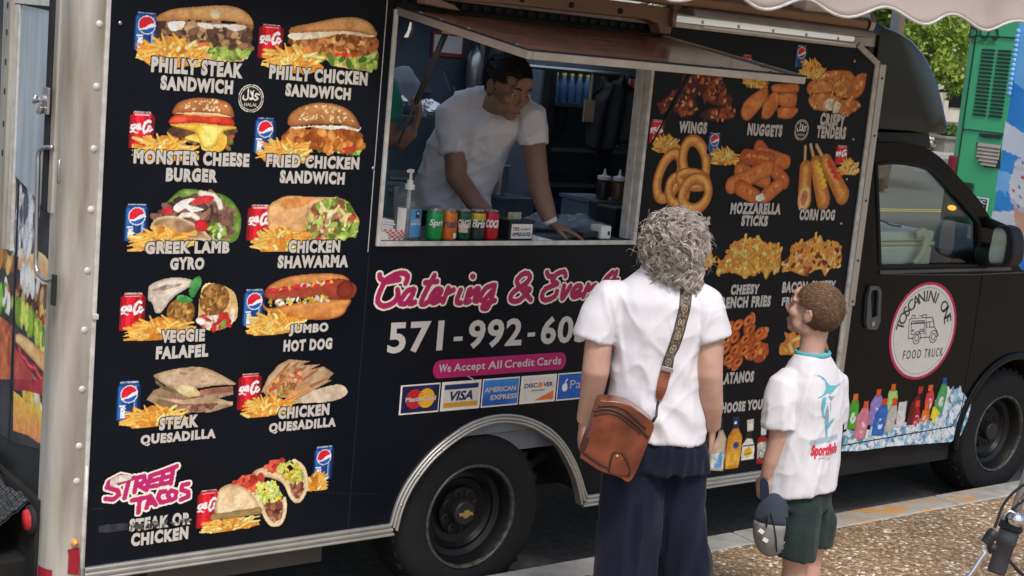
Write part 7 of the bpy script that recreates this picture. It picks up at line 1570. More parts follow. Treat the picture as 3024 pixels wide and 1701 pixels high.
for c_ in [(-0.122,0.595),(-0.103,0.563)]: local(MB().box((c_[0], ccy - .058, c_[1] - G0), (.020, .004, .014), ry=.5), 'patch', M['white'], CP)

# ---------------------------------------------------------------- the man at the counter
MN = person((3.60, 0.50, 0.70), 'man in a white T-shirt leaning on the counter inside the serving hatch')
G0 = 0.70
MH = [(0.134,2.088)][0]; mb = MB(); hkm = 1.05; hcm = (*MH[:1], -.13, MH[1] - G0)
Tm, Mm = head(mb, hcm, hkm, -2.42, -0.33, 0.0)
mb.tube(Z([(.075, .0, 1.95), (.095, -.035, 2.005), (MH[0] - .012, -.10, 2.06)]), [.070, .064, .062], 16)
mb.loft([(-.06, .10, h - G0, .14, .095, 0) for h in (1.45, 1.6)] + [(.01, .0, 1.80 - G0, .14, .09, 0), (.06, -.0, 1.95 - G0, .10, .06, 0)])
mb.tube(Z([(-.080, -.02, 1.955), (-.062, -.06, 1.82), (-.045, -.10, 1.70), (.04, -.17, 1.61), (.125, -.23, 1.548)]), [.046, .050, .046, .040, .030], 14)
hand(mb, Z([(.13, -.235, 1.545)])[0], (.75, -.45, -.35), (0, .2, -1), .18, .45, -1)
mb.tube(Z([(.232, -.04, 1.97), (.262, -.07, 1.86), (.297, -.12, 1.70), (.335, -.155, 1.61), (.360, -.175, 1.556)]), [.046, .050, .046, .040, .030], 14)
hand(mb, Z([(.361, -.178, 1.552)])[0], (.93, -.04, -.28), (-.05, 0, -1), .175, .14, 1, .22)
for s in (-.13, .02):
    mb.tube(Z([(s, .12, 1.45), (s, .12, 1.1), (s, .13, .80)]), [.085, .06, .045], 12); mb.loft([(s, .05, .012, .045, .125, 0), (s, .07, .06, .042, .10, 0), (s, .12, .10, .04, .05, 0)])
body_m = fuse(local(mb, 'body', SK_M, MN), 0.0058, 3)
eyes(Tm, body_m, hkm)
mb = MB()
mb.loft([(-.055, .09, 1.535 - G0, .165, .112, 0, 2.3), (-.065, .08, 1.62 - G0, .163, .112, 0, 2.3), (-.040, .05, 1.72 - G0, .165, .115, 0, 2.3), (-.002, .01, 1.83 - G0, .176, .118, 0, 2.3), (.045, -.02, 1.92 - G0, .178, .112, .05, 2.2, 0, .25), (.072, -.025, 1.98 - G0, .155, .098, .05, 2.1, 0, .5), (.086, -.025, 2.012 - G0, .105, .085, 0, 2, 0, .7)], 36)
mb.tube(Z([(-.08, -.0, 1.995), (.08, .01, 2.028), (.225, -.02, 2.012)]), [.055, .066, .055], 16)
mb.tube(Z([(-.05, -.015, 1.99), (-.088, -.03, 1.95), (-.080, -.05, 1.88), (-.062, -.062, 1.795)]), [.060, .069, .068, .068], 20)
mb.tube(Z([(.20, -.03, 2.0), (.238, -.04, 1.975), (.252, -.06, 1.92), (.262, -.07, 1.862)]), [.058, .065, .065, .064], 20)
shm = fuse(local(mb, 'shirt', TEE, MN), 0.0062, 5)
def mshirt(a, n):
    a = folds(.012, 9, 5, 31, .003, 16)(a, n); a = a + n * creases(a, .0065, 71)[:, None]; s, h = a[:, 0], a[:, 2] + G0
    for k in range(4):
        d = np.abs((h - 1.62 - .07 * k) - .5 * (s + .05)); a[:, 1] -= .008 * np.exp(-(d / .013) ** 2) * np.exp(-((s + .02) / .11) ** 2)
    return a
warp(shm, mshirt)
mb = MB(); mb.loft([(-.05, .10, 1.56 - G0, .150, .105, 0), (-.05, .11, 1.45 - G0, .155, .115, 0)], 28)
for s in (-.13, .02): mb.loft([(s, .12, 1.45 - G0, .09, .10, 0), (s, .12, 1.1 - G0, .075, .085, 0), (s, .13, .80 - G0, .065, .075, 0)], 22)
fuse(local(mb, 'trousers', cloth_mat('black_cotton', (0.012, 0.013, 0.016)), MN), 0.009, 3)
def keep_m(p):
    x, y, z = p
    if z > .082: return y < .078
    if y > .05: return z > .068
    if y > .01: return z > .030
    return z > -.015 - .035 * (y < -.04)
short_hair(Tm, Mm, MN, (.022, .020, .020), keep_m, 4200, .013, 9, comb=(.1, .7, .1), rad=.0013)
wq = [(.358 + .030 * cos(t) * .8, -.173 + .030 * sin(t), 1.560 - G0 + .014 * cos(t)) for t in np.linspace(0, 2 * pi, 28)[:-1]]
wt = thing('wristwatch', (3.60, 0.50, 0.70), "white-strapped wristwatch on the leaning man's left wrist", 'watch'); wt.rotation_euler.z = PHI
local(MB().tube(wq, .010, 8, closed=True, flat=.35, up=(0, 0, 1)), 'strap', M['white'], wt, smooth=True); local(MB().box((.383, -.165, 1.580 - G0), (.018, .026, .022), ry=.4), 'dial', M['plastic'], wt, bevel=.003)
# ---------------------------------------------------------------- second worker, mostly behind the left jamb
WK = person((3.02, 0.90, 0.70), 'worker in a teal shirt, half hidden at the left edge of the serving hatch')
mb = MB(); Tk, Mk = head(mb, (.20, .0, 2.24 - G0), 1.0, -1.2, -.2)
mb.tube(Z([(.20, 0, 2.05), (.20, 0, 2.18)]), [.065, .06], 14); mb.loft([(.20, 0, h - G0, .14, .095, 0) for h in (1.6, 1.85, 2.03)])
mb.tube(Z([(.315, -.02, 2.05), (.345, -.03, 1.93), (.350, -.04, 1.80), (.41, -.06, 1.825), (.465, -.08, 1.875)]), [.052, .046, .043, .038, .028], 14)
hand(mb, Z([(.467, -.082, 1.878)])[0], (.25, -.1, .9), (-1, 0, 0), .17, .6, 1)
mb.tube(Z([(.08, -.02, 2.05), (.05, -.06, 1.90), (.12, -.18, 1.80)]), [.05, .045, .03], 12); hand(mb, Z([(.12, -.18, 1.80)])[0], (.8, -.5, .1), (0, 0, -1), .17, .5, -1)
for s in (.13, .27): mb.tube(Z([(s, 0, 1.5), (s, 0, 1.1), (s, .01, .80)]), [.08, .06, .045], 12); mb.loft([(s, -.05, .012, .045, .125, 0), (s, -.03, .06, .042, .10, 0), (s, .0, .10, .04, .05, 0)])
body_k = fuse(local(mb, 'body', SK_M, WK), 0.007, 3); eyes(Tk, body_k)
mb = MB(); mb.loft([(.20, 0, 1.52 - G0, .165, .115, 0, 2.3), (.20, 0, 1.75 - G0, .165, .11, 0, 2.3), (.20, 0, 1.98 - G0, .165, .10, 0, 2.2), (.20, 0, 2.08 - G0, .10, .08, 0)], 30)
mb.tube(Z([(.28, -.01, 2.06), (.325, -.02, 2.03), (.345, -.03, 1.97), (.350, -.035, 1.905)]), [.06, .066, .064, .062], 18); mb.tube(Z([(.12, -.01, 2.06), (.07, -.03, 2.0), (.055, -.05, 1.92)]), [.06, .064, .06], 18)
warp(fuse(local(mb, 'shirt', cloth_mat('teal_cotton', (0.03, 0.24, 0.20)), WK), 0.008, 4), folds(.010, 9, 5, 41, .003, 16))
mb = MB(); mb.loft([(.20, 0, 1.55 - G0, .15, .105, 0), (.20, 0, 1.42 - G0, .155, .11, 0)], 26)
for s in (.13, .27): mb.loft([(s, 0, 1.45 - G0, .09, .10, 0), (s, .0, .80 - G0, .065, .075, 0)], 20)
fuse(local(mb, 'trousers', cloth_mat('grey_cotton', (0.03, 0.032, 0.036)), WK), 0.01, 3)
short_hair(Tk, Mk, WK, (.03, .02, .015), keep_m, 900, .022, 10)
# ================================================================ inside the truck: things on and behind the counter
CZ = 1.5008
def lone(mb, name, m, label, cat, group=None, base=None, **k):
    o = mb.build(name, m, None, base=base, **k); return tag(o, label, cat, group)
def wrap(t, txt, c, R, z0, z1, a0, a1, m, bold=.03, shear=0, name='lettering'):
    """lettering wrapped round an upright cylinder; angles measured at the axis"""
    p, fs = fit(txt, a0, z0, a1, z1, bold, shear); mesh = mesh_obj(name, [(c[0] + (R + .0008) * cos(q[0]), c[1] + (R + .0008) * sin(q[0]), q[1]) for q in p], fs, m, t); return mesh
cans_ = [(3.128, 'bright green', (0.02, 0.30, 0.08), "Spri", 'lemon-lime', (0.75, 0.78, 0.72)), (3.194, 'orange', (0.62, 0.16, 0.02), "rush", 'orange', (0.05, 0.05, 0.12)), (3.260, 'dark green', (0.012, 0.075, 0.045), "GINGER", 'ginger', (0.72, 0.66, 0.55)), (3.327, 'yellow-topped dark', (0.03, 0.045, 0.05), "Bris", 'tea', (0.75, 0.76, 0.74)), (3.393, 'red', (0.45, 0.015, 0.03), "coca", 'cola', (0.78, 0.74, 0.72))]
can_labels = ['bright green drink can standing between the sanitizer bottle and the orange can', 'orange drink can standing second from the sanitizer bottle on the counter', 'dark green drink can with a cream badge, in the middle of the row', 'dark drink can with a yellow top band, fourth in the row', 'red drink can at the end of the row beside the tip box']
first_can = None
for i, (x, nm, c, txt, fl, lc) in enumerate(cans_):
    if first_can is None:
        t = thing('drink_can', (x, .036, CZ), can_labels[i], 'drink can', 'drink cans lined up on the counter')
        pr = [(.026, 0), (.0295, .004), (.033, .012), (.033, .098), (.0305, .108), (.027, .114)]
        sh_ = part(MB().lathe(pr, (x, .036, CZ), 'z', 32, cap=True), 'can_body', mat('can_paint_0', c, .3, .35, var=.06), t); smooth_by_angle(sh_, 40)
        lid = part(MB().lathe([(.0272, .1141), (.0282, .117), (.0272, .1185), (.0255, .1155), (.001, .1155)], (x, .036, CZ), 'z', 32, cap=False), 'lid', M['steel'], t, smooth=False); first_can = t
    else:
        t = copy_tree(first_can); t.location = (x, .036, CZ); t['label'] = can_labels[i]
        b_ = [o for o in t.children if o.name.startswith('can_body')][0]; b_.data = b_.data.copy(); b_.data.materials[0] = mat('can_paint_%d' % i, c, .3, .35, var=.06)
        for o in [o for o in t.children if 'lettering' in o.name]: bpy.data.objects.remove(o)
    lm = mat('can_ink_%d' % i, lc, .4, var=.04)
    t['tmp'] = i
for i, (x, nm, c, txt, fl, lc) in enumerate(cans_):
    t = [o for o in bpy.data.objects if o.get('tmp') == i][0]; del t['tmp']
    lm = mat('can_ink_%d' % i, lc, .4, var=.04)
    wrap(t, txt, (x, .036), .033, CZ + .052, CZ + .084, -2.75, -1.05, lm, .03, .2)
    if i == 2: part(MB().add([(x + .0336 * cos(a), .036 + .0336 * sin(a), CZ + .052 + .013 * s) for s in (-1.4, 1) for a in np.linspace(-2.6, -1.5, 10)], [(k, k + 1, 11 + k, 10 + k) for k in range(9)]), 'badge', mat('cream_badge', (.6, .45, .36), .4), t)
    if i == 3: part(MB().lathe([(.0333, .080), (.0333, .098), (.0308, .1075)], (x, .036, CZ), 'z', 32, cap=False), 'top_band', mat('yellow_band', (.55, .42, .03), .35, .2), t)
    if i == 1: part(MB().add([(x + .0336 * cos(a), .036 + .0336 * sin(a), CZ + .022 + .010 * s) for s in (-1, 1) for a in np.linspace(-1.5, -.9, 8)], [(k, k + 1, 9 + k, 8 + k) for k in range(7)]), 'badge', M['white'], t)
# sanitizer
sx, sy = 3.036, .085
sb_ = thing('sanitizer_bottle', (sx, sy, CZ), 'large clear pump bottle of hand sanitizer with a blue label', 'hand sanitizer')
pr = [(.045, 0), (.053, .006), (.054, .02), (.051, .05), (.054, .09), (.054, .125), (.048, .152), (.034, .172), (.020, .182), (.017, .186), (.017, .192)]
o = part(MB().lathe(pr, (sx, sy, CZ), 'z', 36), 'bottle', mat('clear_plastic', (0.80, 0.84, 0.84), .08, var=.02, trans=.9, ior=1.25), sb_); smooth_by_angle(o, 50)
part(MB().lathe([(.048, .004), (.050, .02), (.048, .05), (.050, .09), (.050, .115), (.001, .116)], (sx, sy, CZ), 'z', 32), 'gel', mat('gel', (0.70, 0.76, 0.77), .15, var=.02, trans=.8, ior=1.2), sb_, smooth=True)
part(MB().lathe([(.019, .186), (.019, .205), (.012, .208), (.012, .222), (.006, .224), (.006, .250), (.012, .252), (.012, .262), (.002, .264)], (sx, sy, CZ), 'z', 24).box((sx - .012, sy - .012, CZ + .257), (.034, .012, .010), rz=.6).tube([(sx, sy, CZ + .19), (sx, sy, CZ + .06)], .006, 8), 'pump', M['white'], sb_)
BLU = mat('blue_label', (0.07, 0.26, 0.52), .4, var=.06)
a = np.linspace(-1.95, -.85, 14); lbl = part(MB().add([(sx + .0552 * cos(t), sy + .0552 * sin(t), CZ + z) for z in (.012, .118) for t in a], [(k, k + 1, 15 + k, 14 + k) for k in range(13)]), 'label', BLU, sb_)
wrap(sb_, "HAND", (sx, sy), .0555, CZ + .072, CZ + .080, -1.75, -1.1, M['white'], .0, name='label_lettering'); wrap(sb_, "SANITIZER", (sx, sy), .0555, CZ + .058, CZ + .069, -1.88, -.95, M['white'], .02, name='label_lettering')
part(MB().add([(sx + .0556 * cos(t), sy + .0556 * sin(t), CZ + z) for z in (.086, .112) for t in np.linspace(-1.55, -1.25, 5)], [(k, k + 1, 6 + k, 5 + k) for k in range(4)]), 'label_logo', M['plastic'], sb_)
wrap(sb_, "M", (sx, sy), .0562, CZ + .098, CZ + .108, -1.48, -1.32, M['white'], .02, name='label_lettering')
part(MB().add([(sx + .0552 * cos(t), sy + .0552 * sin(t), CZ + z) for z in (.02, .12) for t in np.linspace(-2.9, -2.25, 8)], [(k, k + 1, 9 + k, 8 + k) for k in range(7)]), 'back_label', M['white'], sb_)
# napkins in a gingham tray
nt_ = thing('napkin_tray', (2.925, .10, CZ), 'white napkins in a red and white checked paper tray, left end of the counter', 'napkin tray')
f = Film(.004); 
for i in range(14):
    for j in range(5): f.poly([(.0 + i * .010, j * .009), (.010 + i * .010, j * .009), (.010 + i * .010, .009 + j * .009), (i * .010, .009 + j * .009)], (.62, .08, .09) if (i + j) % 2 else (.78, .74, .70))
f.build('tray', parent=nt_, place=lambda u, v: (2.865 + u * .95, .045 - v * .25 + .012 * sin(u * 40), CZ + v * .95))
mb = MB(); 
for k in range(7): mb.box((2.915 + .004 * sin(k * 2), .105, CZ + .034 + .0065 * k), (.10, .09, .0055), rz=.08 * sin(k * 1.7), ry=.10)
part(mb, 'napkins', M['white'], nt_, bevel=.002)
part(MB().bx((2.868, .046, CZ), (2.99, .16, CZ + .03)), 'tray_inside', M['white'], nt_)
# tip box
tx, ty = 3.545, .075
tb_ = thing('tip_box', (tx, ty, CZ), 'small black tip box with a paper notice and banknotes on top', 'tip box')
part(MB().bx((tx - .062, ty - .045, CZ), (tx + .062, ty + .05, CZ + .070)).bx((tx - .066, ty - .049, CZ + .0702), (tx + .066, ty + .054, CZ + .078)), 'box', M['plastic'], tb_, bevel=.002)
part(MB().bx((tx - .052, ty - .0475, CZ + .006), (tx + .052, ty - .0455, CZ + .064)), 'notice', M['paper'], tb_)
for t_, a_, b_, m_ in (("TIPS", (-.046, .036), (-.014, .052), mat('red_ink', (.45, .05, .03), .5)), ("ARE GREATLY", (-.008, .039), (.044, .048), mat('grey_ink', (.15, .14, .13), .5)), ("APPRECIATED", (-.047, .016), (.047, .031), BLK)):
    p, fs = fit(t_, tx + a_[0], CZ + a_[1], tx + b_[0], CZ + b_[1], .03); mesh_obj('notice_lettering', [(q[0], ty - .0482, q[1]) for q in p], fs, m_, tb_)
lone(MB().bx((tx - .05, ty - .02, CZ + .079), (tx + .012, ty - .016, CZ + .108)).bx((tx - .048, ty - .010, CZ + .079), (tx + .010, ty - .007, CZ + .104)), 'banknotes', mat('banknote', (.34, .33, .24), .7, var=.3, scale=90), 'folded banknotes sticking out of the tip box', 'banknotes', base=(tx, ty, CZ + .079))
lone(MB().add([(3.60, .035, CZ), (3.70, .040, CZ), (3.70, .012, CZ), (3.615, .003, CZ), (3.60, .035, CZ + .022), (3.69, .040, CZ + .004), (3.69, .013, CZ + .003), (3.612, .004, CZ + .016)], [(0, 1, 5, 4), (1, 2, 6, 5), (2, 3, 7, 6), (3, 0, 4, 7), (4, 5, 6, 7)]), 'paper_sheet', M['paper'], "white paper slip lying between the tip box and the man's hand", 'paper', base=(3.65, .02, CZ))
cr = thing('card_reader', (3.93, .08, CZ), 'black card reader with a white end, lying at the right of the counter', 'card reader')
part(MB().box((3.915, .075, CZ + .018), (.085, .075, .026), ry=-.05), 'keypad', M['plastic'], cr, bevel=.004); e_ = part(MB().box((3.985, .06, CZ + .030), (.055, .075, .055), ry=.0), 'reader_head', M['white'], cr, bevel=.006)
part(MB().bx((3.992, .0205, CZ + .020), (4.004, .0222, CZ + .036)), 'reader_mark', M['plastic'], cr)
mb = MB(); nx, ny = 40, 16; R = np.random.default_rng(2)
for j in range(ny):
    for i in range(nx):
        u, v = i / (nx - 1), j / (ny - 1); mb.v.append((3.66 + .55 * u, .24 + .10 * v, CZ + .012 + .055 * sin(pi * v) * (.5 + .5 * sin(u * 9 + v * 3) ** 2) * sin(pi * u) ** .5 + .02 * vnoise(np.array([[u * 14, v * 7]]), 4)[0]))
mb.f = [(j * nx + i, j * nx + i + 1, (j + 1) * nx + i + 1, (j + 1) * nx + i) for j in range(ny - 1) for i in range(nx - 1)]
film_m = mat('plastic_film', (.30, .38, .46), .12, var=.2, scale=30, bump=.3, bscale=50, trans=.3); lone(mb, 'plastic_wrap', film_m, "crumpled clear plastic wrap lying behind the man's hand", 'plastic wrap', base=(3.9, .3, CZ))
# till terminal with coiled lead, squeeze bottles, printer, adapter
tt = thing('order_terminal', (4.30, .30, 1.10), 'dark order terminal with a coiled lead at the right end of the counter', 'terminal')
part(MB().bx((4.235, .26, 1.46), (4.36, .40, 1.605)), 'terminal_body', M['plastic'], tt, bevel=.01); part(MB().bx((4.24, .24, 1.4), (4.35, .28, 1.455)), 'terminal_foot', M['plastic'], tt)
part(MB().tube([(4.29 + .012 * cos(t * 6.28), .215 + .012 * sin(t * 6.28), 1.60 - .014 * t) for t in np.linspace(0, 9, 110)], .0035, 6), 'coiled_lead', M['rubber'], tt, smooth=True)
part(MB().bx((4.0, .41, 1.30), (4.45, .95, 1.46)), 'back_counter', M['mid_in'])
part(MB().bx((4.25, .40, 1.607), (4.46, .55, 1.616)), 'bottle_shelf', M['steel'])
for x, c, l_ in ((4.325, (.03, .018, .018), 'squeeze bottle of dark sauce with a white nozzle cap, nearer the hatch'), (4.39, (.16, .09, .04), 'squeeze bottle of brown sauce with a white nozzle cap, beside the jamb')):
    t = thing('squeeze_bottle', (x, .46 if x < 4.35 else .43, 1.617), l_, 'sauce bottle', 'squeeze bottles on the shelf'); y_ = t.location.y
    part(MB().lathe([(.028, 0), (.030, .01), (.030, .075), (.026, .088)], (x, y_, 1.617), 'z', 24), 'bottle', mat('sauce', c, .35, var=.1), t, smooth=True)
    part(MB().lathe([(.031, .088), (.031, .104), (.012, .108), (.008, .112), (.003, .138)], (x, y_, 1.617), 'z', 24), 'cap', M['white'], t)
lone(MB().bx((4.42, .66, 1.46), (4.60, .86, 1.575)).bx((4.41, .65, 1.5755), (4.61, .87, 1.592)), 'printer', M['mid_in'], 'low grey receipt printer with a pale lid on the back counter', 'printer', base=(4.5, .76, 1.46))
ad = thing('plug_adapter', (4.40, .30, 1.78), 'white plug adapter with a black lead by the right jamb', 'plug adapter')
part(MB().box((4.395, .30, 1.79), (.035, .03, .03)).box((4.415, .28, 1.86), (.03, .03, .04)), 'plug', M['white'], ad, bevel=.004); part(MB().tube(spline([(4.38, .29, 1.785), (4.355, .27, 1.76), (4.35, .27, 1.71), (4.33, .27, 1.66), (4.34, .26, 1.62)], 24), .004, 6), 'lead', M['rubber'], ad, smooth=True)
# refrigerator
rf = thing('drinks_refrigerator', (5.09, 1.68, .70), 'tall black glass-door drinks refrigerator behind the man', 'refrigerator')
fy, fx0, fx1 = 1.40, 4.70, 5.46
part(MB().bx((fx0, fy + .06, .70), (fx0 + .04, 1.94, 2.34)).bx((fx1 - .03, fy + .06, .70), (fx1, 1.94, 2.34)).bx((fx0 + .041, fy + .06, 2.18), (fx1 - .031, 1.94, 2.34)).bx((fx0 + .041, fy + .06, .70), (fx1 - .031, 1.94, .95)).bx((fx0 + .041, 1.90, .951), (fx1 - .031, 1.94, 2.179)), 'cabinet', M['mid_in'], rf)
part(MB().bx((fx0 + .06, fy + .07, 2.158), (fx1 - .05, fy + .085, 2.172)), 'added_cabinet_lamp', mat('added_glow_strip', (.85, .92, 1.0), .4, var=.02, emit=2.2), rf)  # unseen glowing strip, added to brighten the refrigerator shelves
for j in range(4): part(MB().bx((fx0 + .045, fy + .08, (1.15, 1.375, 1.565, 1.75)[j]) , (fx1 - .035, 1.88, (1.15, 1.375, 1.565, 1.75)[j] + .008)), 'shelf', M['steel'], rf)
part(MB().bx((fx0 + .045, fy + .08, 1.985), (fx1 - .035, 1.88, 1.993)), 'shelf', M['steel'], rf)
for a_, b_ in ((fx0 + .01, 5.125), (5.13, fx1 - .005)):
    part(MB().add(*plate([(a_, .95), (b_, .95), (b_, 2.18), (a_, 2.18)], [[(a_ + .045, 1.0), (a_ + .045, 2.15), (b_ - .03, 2.15), (b_ - .03, 1.0)]], fy, fy + .05)), 'door_frame', M['plastic'], rf)
    part(MB().bx((a_ + .046, fy + .02, 1.001), (b_ - .031, fy + .026, 2.149)), 'door_glass', M['clear'], rf)
for z in (1.565, 1.75, 1.985): part(MB().bx((fx0 + .06, fy - .002, z - .006), (5.085, fy + .018, z + .012)), 'shelf_edge', M['steel'], rf); part(MB().bx((5.18, fy - .002, z - .006), (5.42, fy + .018, z + .012)), 'shelf_edge', M['steel'], rf)
R = np.random.default_rng(12); bt = None
for row, (z, xs, cols) in enumerate(((1.994, np.linspace(4.79, 5.06, 6), [(.14, .30, .60)] * 6), (1.994, np.linspace(5.20, 5.40, 5), [(.55, .06, .06)] * 5), (1.7585, np.linspace(5.20, 5.40, 5), [(.07, .42, .16)] * 5))):
    for i, x in enumerate(xs):
        z0 = z; nm = ('blue', 'red', 'green')[row]; lb_ = 'small %s drink bottle standing in the refrigerator, one of a row' % nm; gp = '%s bottles in the refrigerator' % nm
        t = thing('drink_bottle', (x, 1.52, z0), lb_, 'drink bottle', gp)
        part(MB().lathe([(.020, 0), (.022, .01), (.022, .09), (.010, .125), (.009, .14)], (x, 1.52, z0), 'z', 14), 'bottle', mat('bottle_%s_%d' % (nm, i), cols[i], .15, var=.15, trans=.25), t, smooth=True)
        part(MB().lathe([(.011, .1405), (.011, .155), (.001, .156)], (x, 1.52, z0), 'z', 12), 'cap', mat('cap_%s_%d' % (nm, i), ((.5, .45, .05), (.4, .05, .05), (.05, .2, .05))[row], .4), t)
mb = MB(); mb.ball((4.95, 1.62, 1.41), 1, 24, 16, (.13, .10, .085)); o = mb.build('plastic_bag', mat('blue_bag', (.03, .07, .40), .3, var=.3, scale=20, bump=.4, bscale=40), None, True, base=(4.95, 1.62, 1.384)); warp(o, folds(.05, 14, 14, 3)); tag(o, 'bulging blue plastic bag on the low refrigerator shelf', 'plastic bag')
mb = MB(); mb.ball((5.06, 1.58, 1.405), 1, 24, 16, (.07, .08, .065)); o = mb.build('plastic_bag', mat('pale_bag', (.42, .42, .40), .3, var=.3, scale=20, bump=.4, bscale=40), None, True, base=(5.06, 1.58, 1.384)); warp(o, folds(.04, 18, 18, 5)); tag(o, 'pale plastic bag squeezed in beside the blue bag', 'plastic bag')
for x in (5.075, 5.19): lone(MB().lathe([(.020, 0), (.020, -.004)], (x, 1.395, 1.80), 'y', 20).bx((x - .004, 1.392, 1.76), (x + .004, 1.394, 1.779)), 'door_tag', M['white'], 'round white tag stuck on the %s refrigerator door' % ('left' if x < 5.1 else 'right'), 'tag', base=(x, 1.395, 1.8))
# apron and board hanging, rail
part(MB().tube([(4.2, 1.18, 2.17), (5.4, 1.18, 2.17)], .010, 8), 'hanging_rail', M['steel'])
mb = MB(); nx, nz = 30, 14
for j in range(nz):
    for i in range(nx):
        u, v = i / (nx - 1), j / (nz - 1); w_ = .13 - .05 * (v < .2) + .03 * v; mb.v.append((4.95 + (u - .5) * 2 * w_ * (1 - .35 * max(0, v - .6)), 1.17 + .02 * sin(u * 16 + v * 2), 2.15 - .36 * v - .03 * sin(u * 5)))
mb.f = [(j * nx + i, j * nx + i + 1, (j + 1) * nx + i + 1, (j + 1) * nx + i) for j in range(nz - 1) for i in range(nx - 1)]
o = lone(mb, 'apron', M['plastic'], 'black apron hanging from the rail before the refrigerator', 'apron', base=(4.95, 1.17, 1.8), smooth=True); o.modifiers.new('thick', 'SOLIDIFY').thickness = .004
lone(MB().box((4.79, 1.165, 1.975), (.065, .012, .11)).tube([(4.79, 1.165, 2.03), (4.795, 1.17, 2.16)], .006, 8), 'wooden_board', mat('pale_wood', (.34, .25, .14), .6, var=.2, scale=12, stretch=(1, 1, 6)), 'small pale wooden board hanging beside the apron', 'board', base=(4.79, 1.165, 1.92))
# far side of the kitchen
part(MB().bx((1.9, 1.35, .72), (4.6, 1.95, 1.50)), 'cooking_line', M['mid_in']); part(MB().bx((3.3, 1.346, 1.44), (4.2, 1.3495, 1.46)), 'worktop_edge', M['steel'])
part(MB().bx((3.60, 1.10, 1.610), (3.86, 1.40, 1.622)), 'wall_shelf', M['steel'])
part(MB().bx((2.6, 1.93, 1.98), (4.35, 1.958, 2.0)).bx((4.60, 1.88, .72), (4.63, 1.955, 2.38)), 'wall_rail', M['steel'])
o = lone(MB().bx((4.335, 1.945, 2.175), (4.535, 1.955, 2.30)), 'wall_notice', mat('notice_red', (.33, .04, .05), .5), 'red-framed white notice on the far wall of the kitchen', 'notice', base=(4.43, 1.955, 2.17)); mesh_obj('notice_paper', [(4.345, 1.9435, 2.195), (4.525, 1.9435, 2.195), (4.525, 1.9435, 2.285), (4.345, 1.9435, 2.285)], [(0, 1, 2, 3)], M['paper'], o)
lone(MB().lathe([(.035, 0), (.045, .02), (.045, .16), (.030, .20), (.012, .21), (.012, .23)], (4.56, 1.86, 2.02), 'z', 20), 'gas_cylinder', M['steel'], 'small metal cylinder fixed on the far kitchen wall', 'cylinder', base=(4.56, 1.86, 2.02), smooth=True)
lone(MB().tube([(4.12, 1.50, 2.105), (4.165, 1.5, 2.015)], .005, 6).tube([(4.138, 1.50, 2.107), (4.20, 1.5, 2.015)], .005, 6), 'tongs', M['chrome'], 'open steel tongs hanging above the cooking line', 'tongs', base=(4.15, 1.5, 2.0))
o = MB().ball((3.755, 1.30, 2.0), 1, 20, 14, (.085, .09, .11)).build('sack', mat('white_sack', (.20, .215, .25), .8, var=.1), None, True, base=(3.755, 1.3, 1.9)); warp(o, folds(.03, 10, 8, 6)); tag(o, 'pale sack on the shelf behind the teal-shirted worker', 'sack')
fo_ = mat('foil', (.8, .8, .8), .18, 1.0, bump=.8, bscale=25)
for c, l_ in (((3.84, 1.20, 1.925), 'crumpled foil over a tray beside the leaning man'), ((3.69, 1.20, 1.955), "small crumpled foil piece above the worker's hand")):
    k = .055 if c[0] > 3.8 else .025; o = MB().ball(c, 1, 24, 16, (k, k, k * .55)).build('foil', fo_, None, False, base=c); warp(o, folds(.035, 30, 30, 8)); tag(o, l_, 'foil')
part(MB().bx((3.50, 1.10, 1.86), (4.1, 1.345, 1.90)), 'wall_shelf', M['dark_in'])
lone(MB().lathe([(.075, 0), (.08, .01), (.08, .14), (.083, .145)], (3.57, 1.0, 1.46), 'z', 28).tube([(3.50, .93, 1.57), (3.47, .90, 1.575), (3.50, .96, 1.575)], .006, 8), 'cooking_pot', M['steel'], 'round steel cooking pot on the inner counter', 'pot', base=(3.57, 1.0, 1.46))
part(MB().bx((2.0, .75, 1.40), (3.98, 1.15, 1.4595)), 'inner_counter', M['mid_in'])
lone(MB().lathe([(.038, 0), (.048, .13), (.052, .13)], (4.06, .9, 1.575), 'z', 24).box((4.06, .9, 1.709), (.11, .10, .006)), 'steel_cup', M['steel'], "tall steel cup with a lid behind the man's arm", 'cup', base=(4.06, .9, 1.575))
lone(MB().bx((4.02, .78, 1.4605), (4.19, .98, 1.56)).bx((4.01, .77, 1.5605), (4.20, .99, 1.572)), 'storage_box', M['dark_in'], "dark lidded box under the steel cup", 'box', base=(4.1, .88, 1.46))
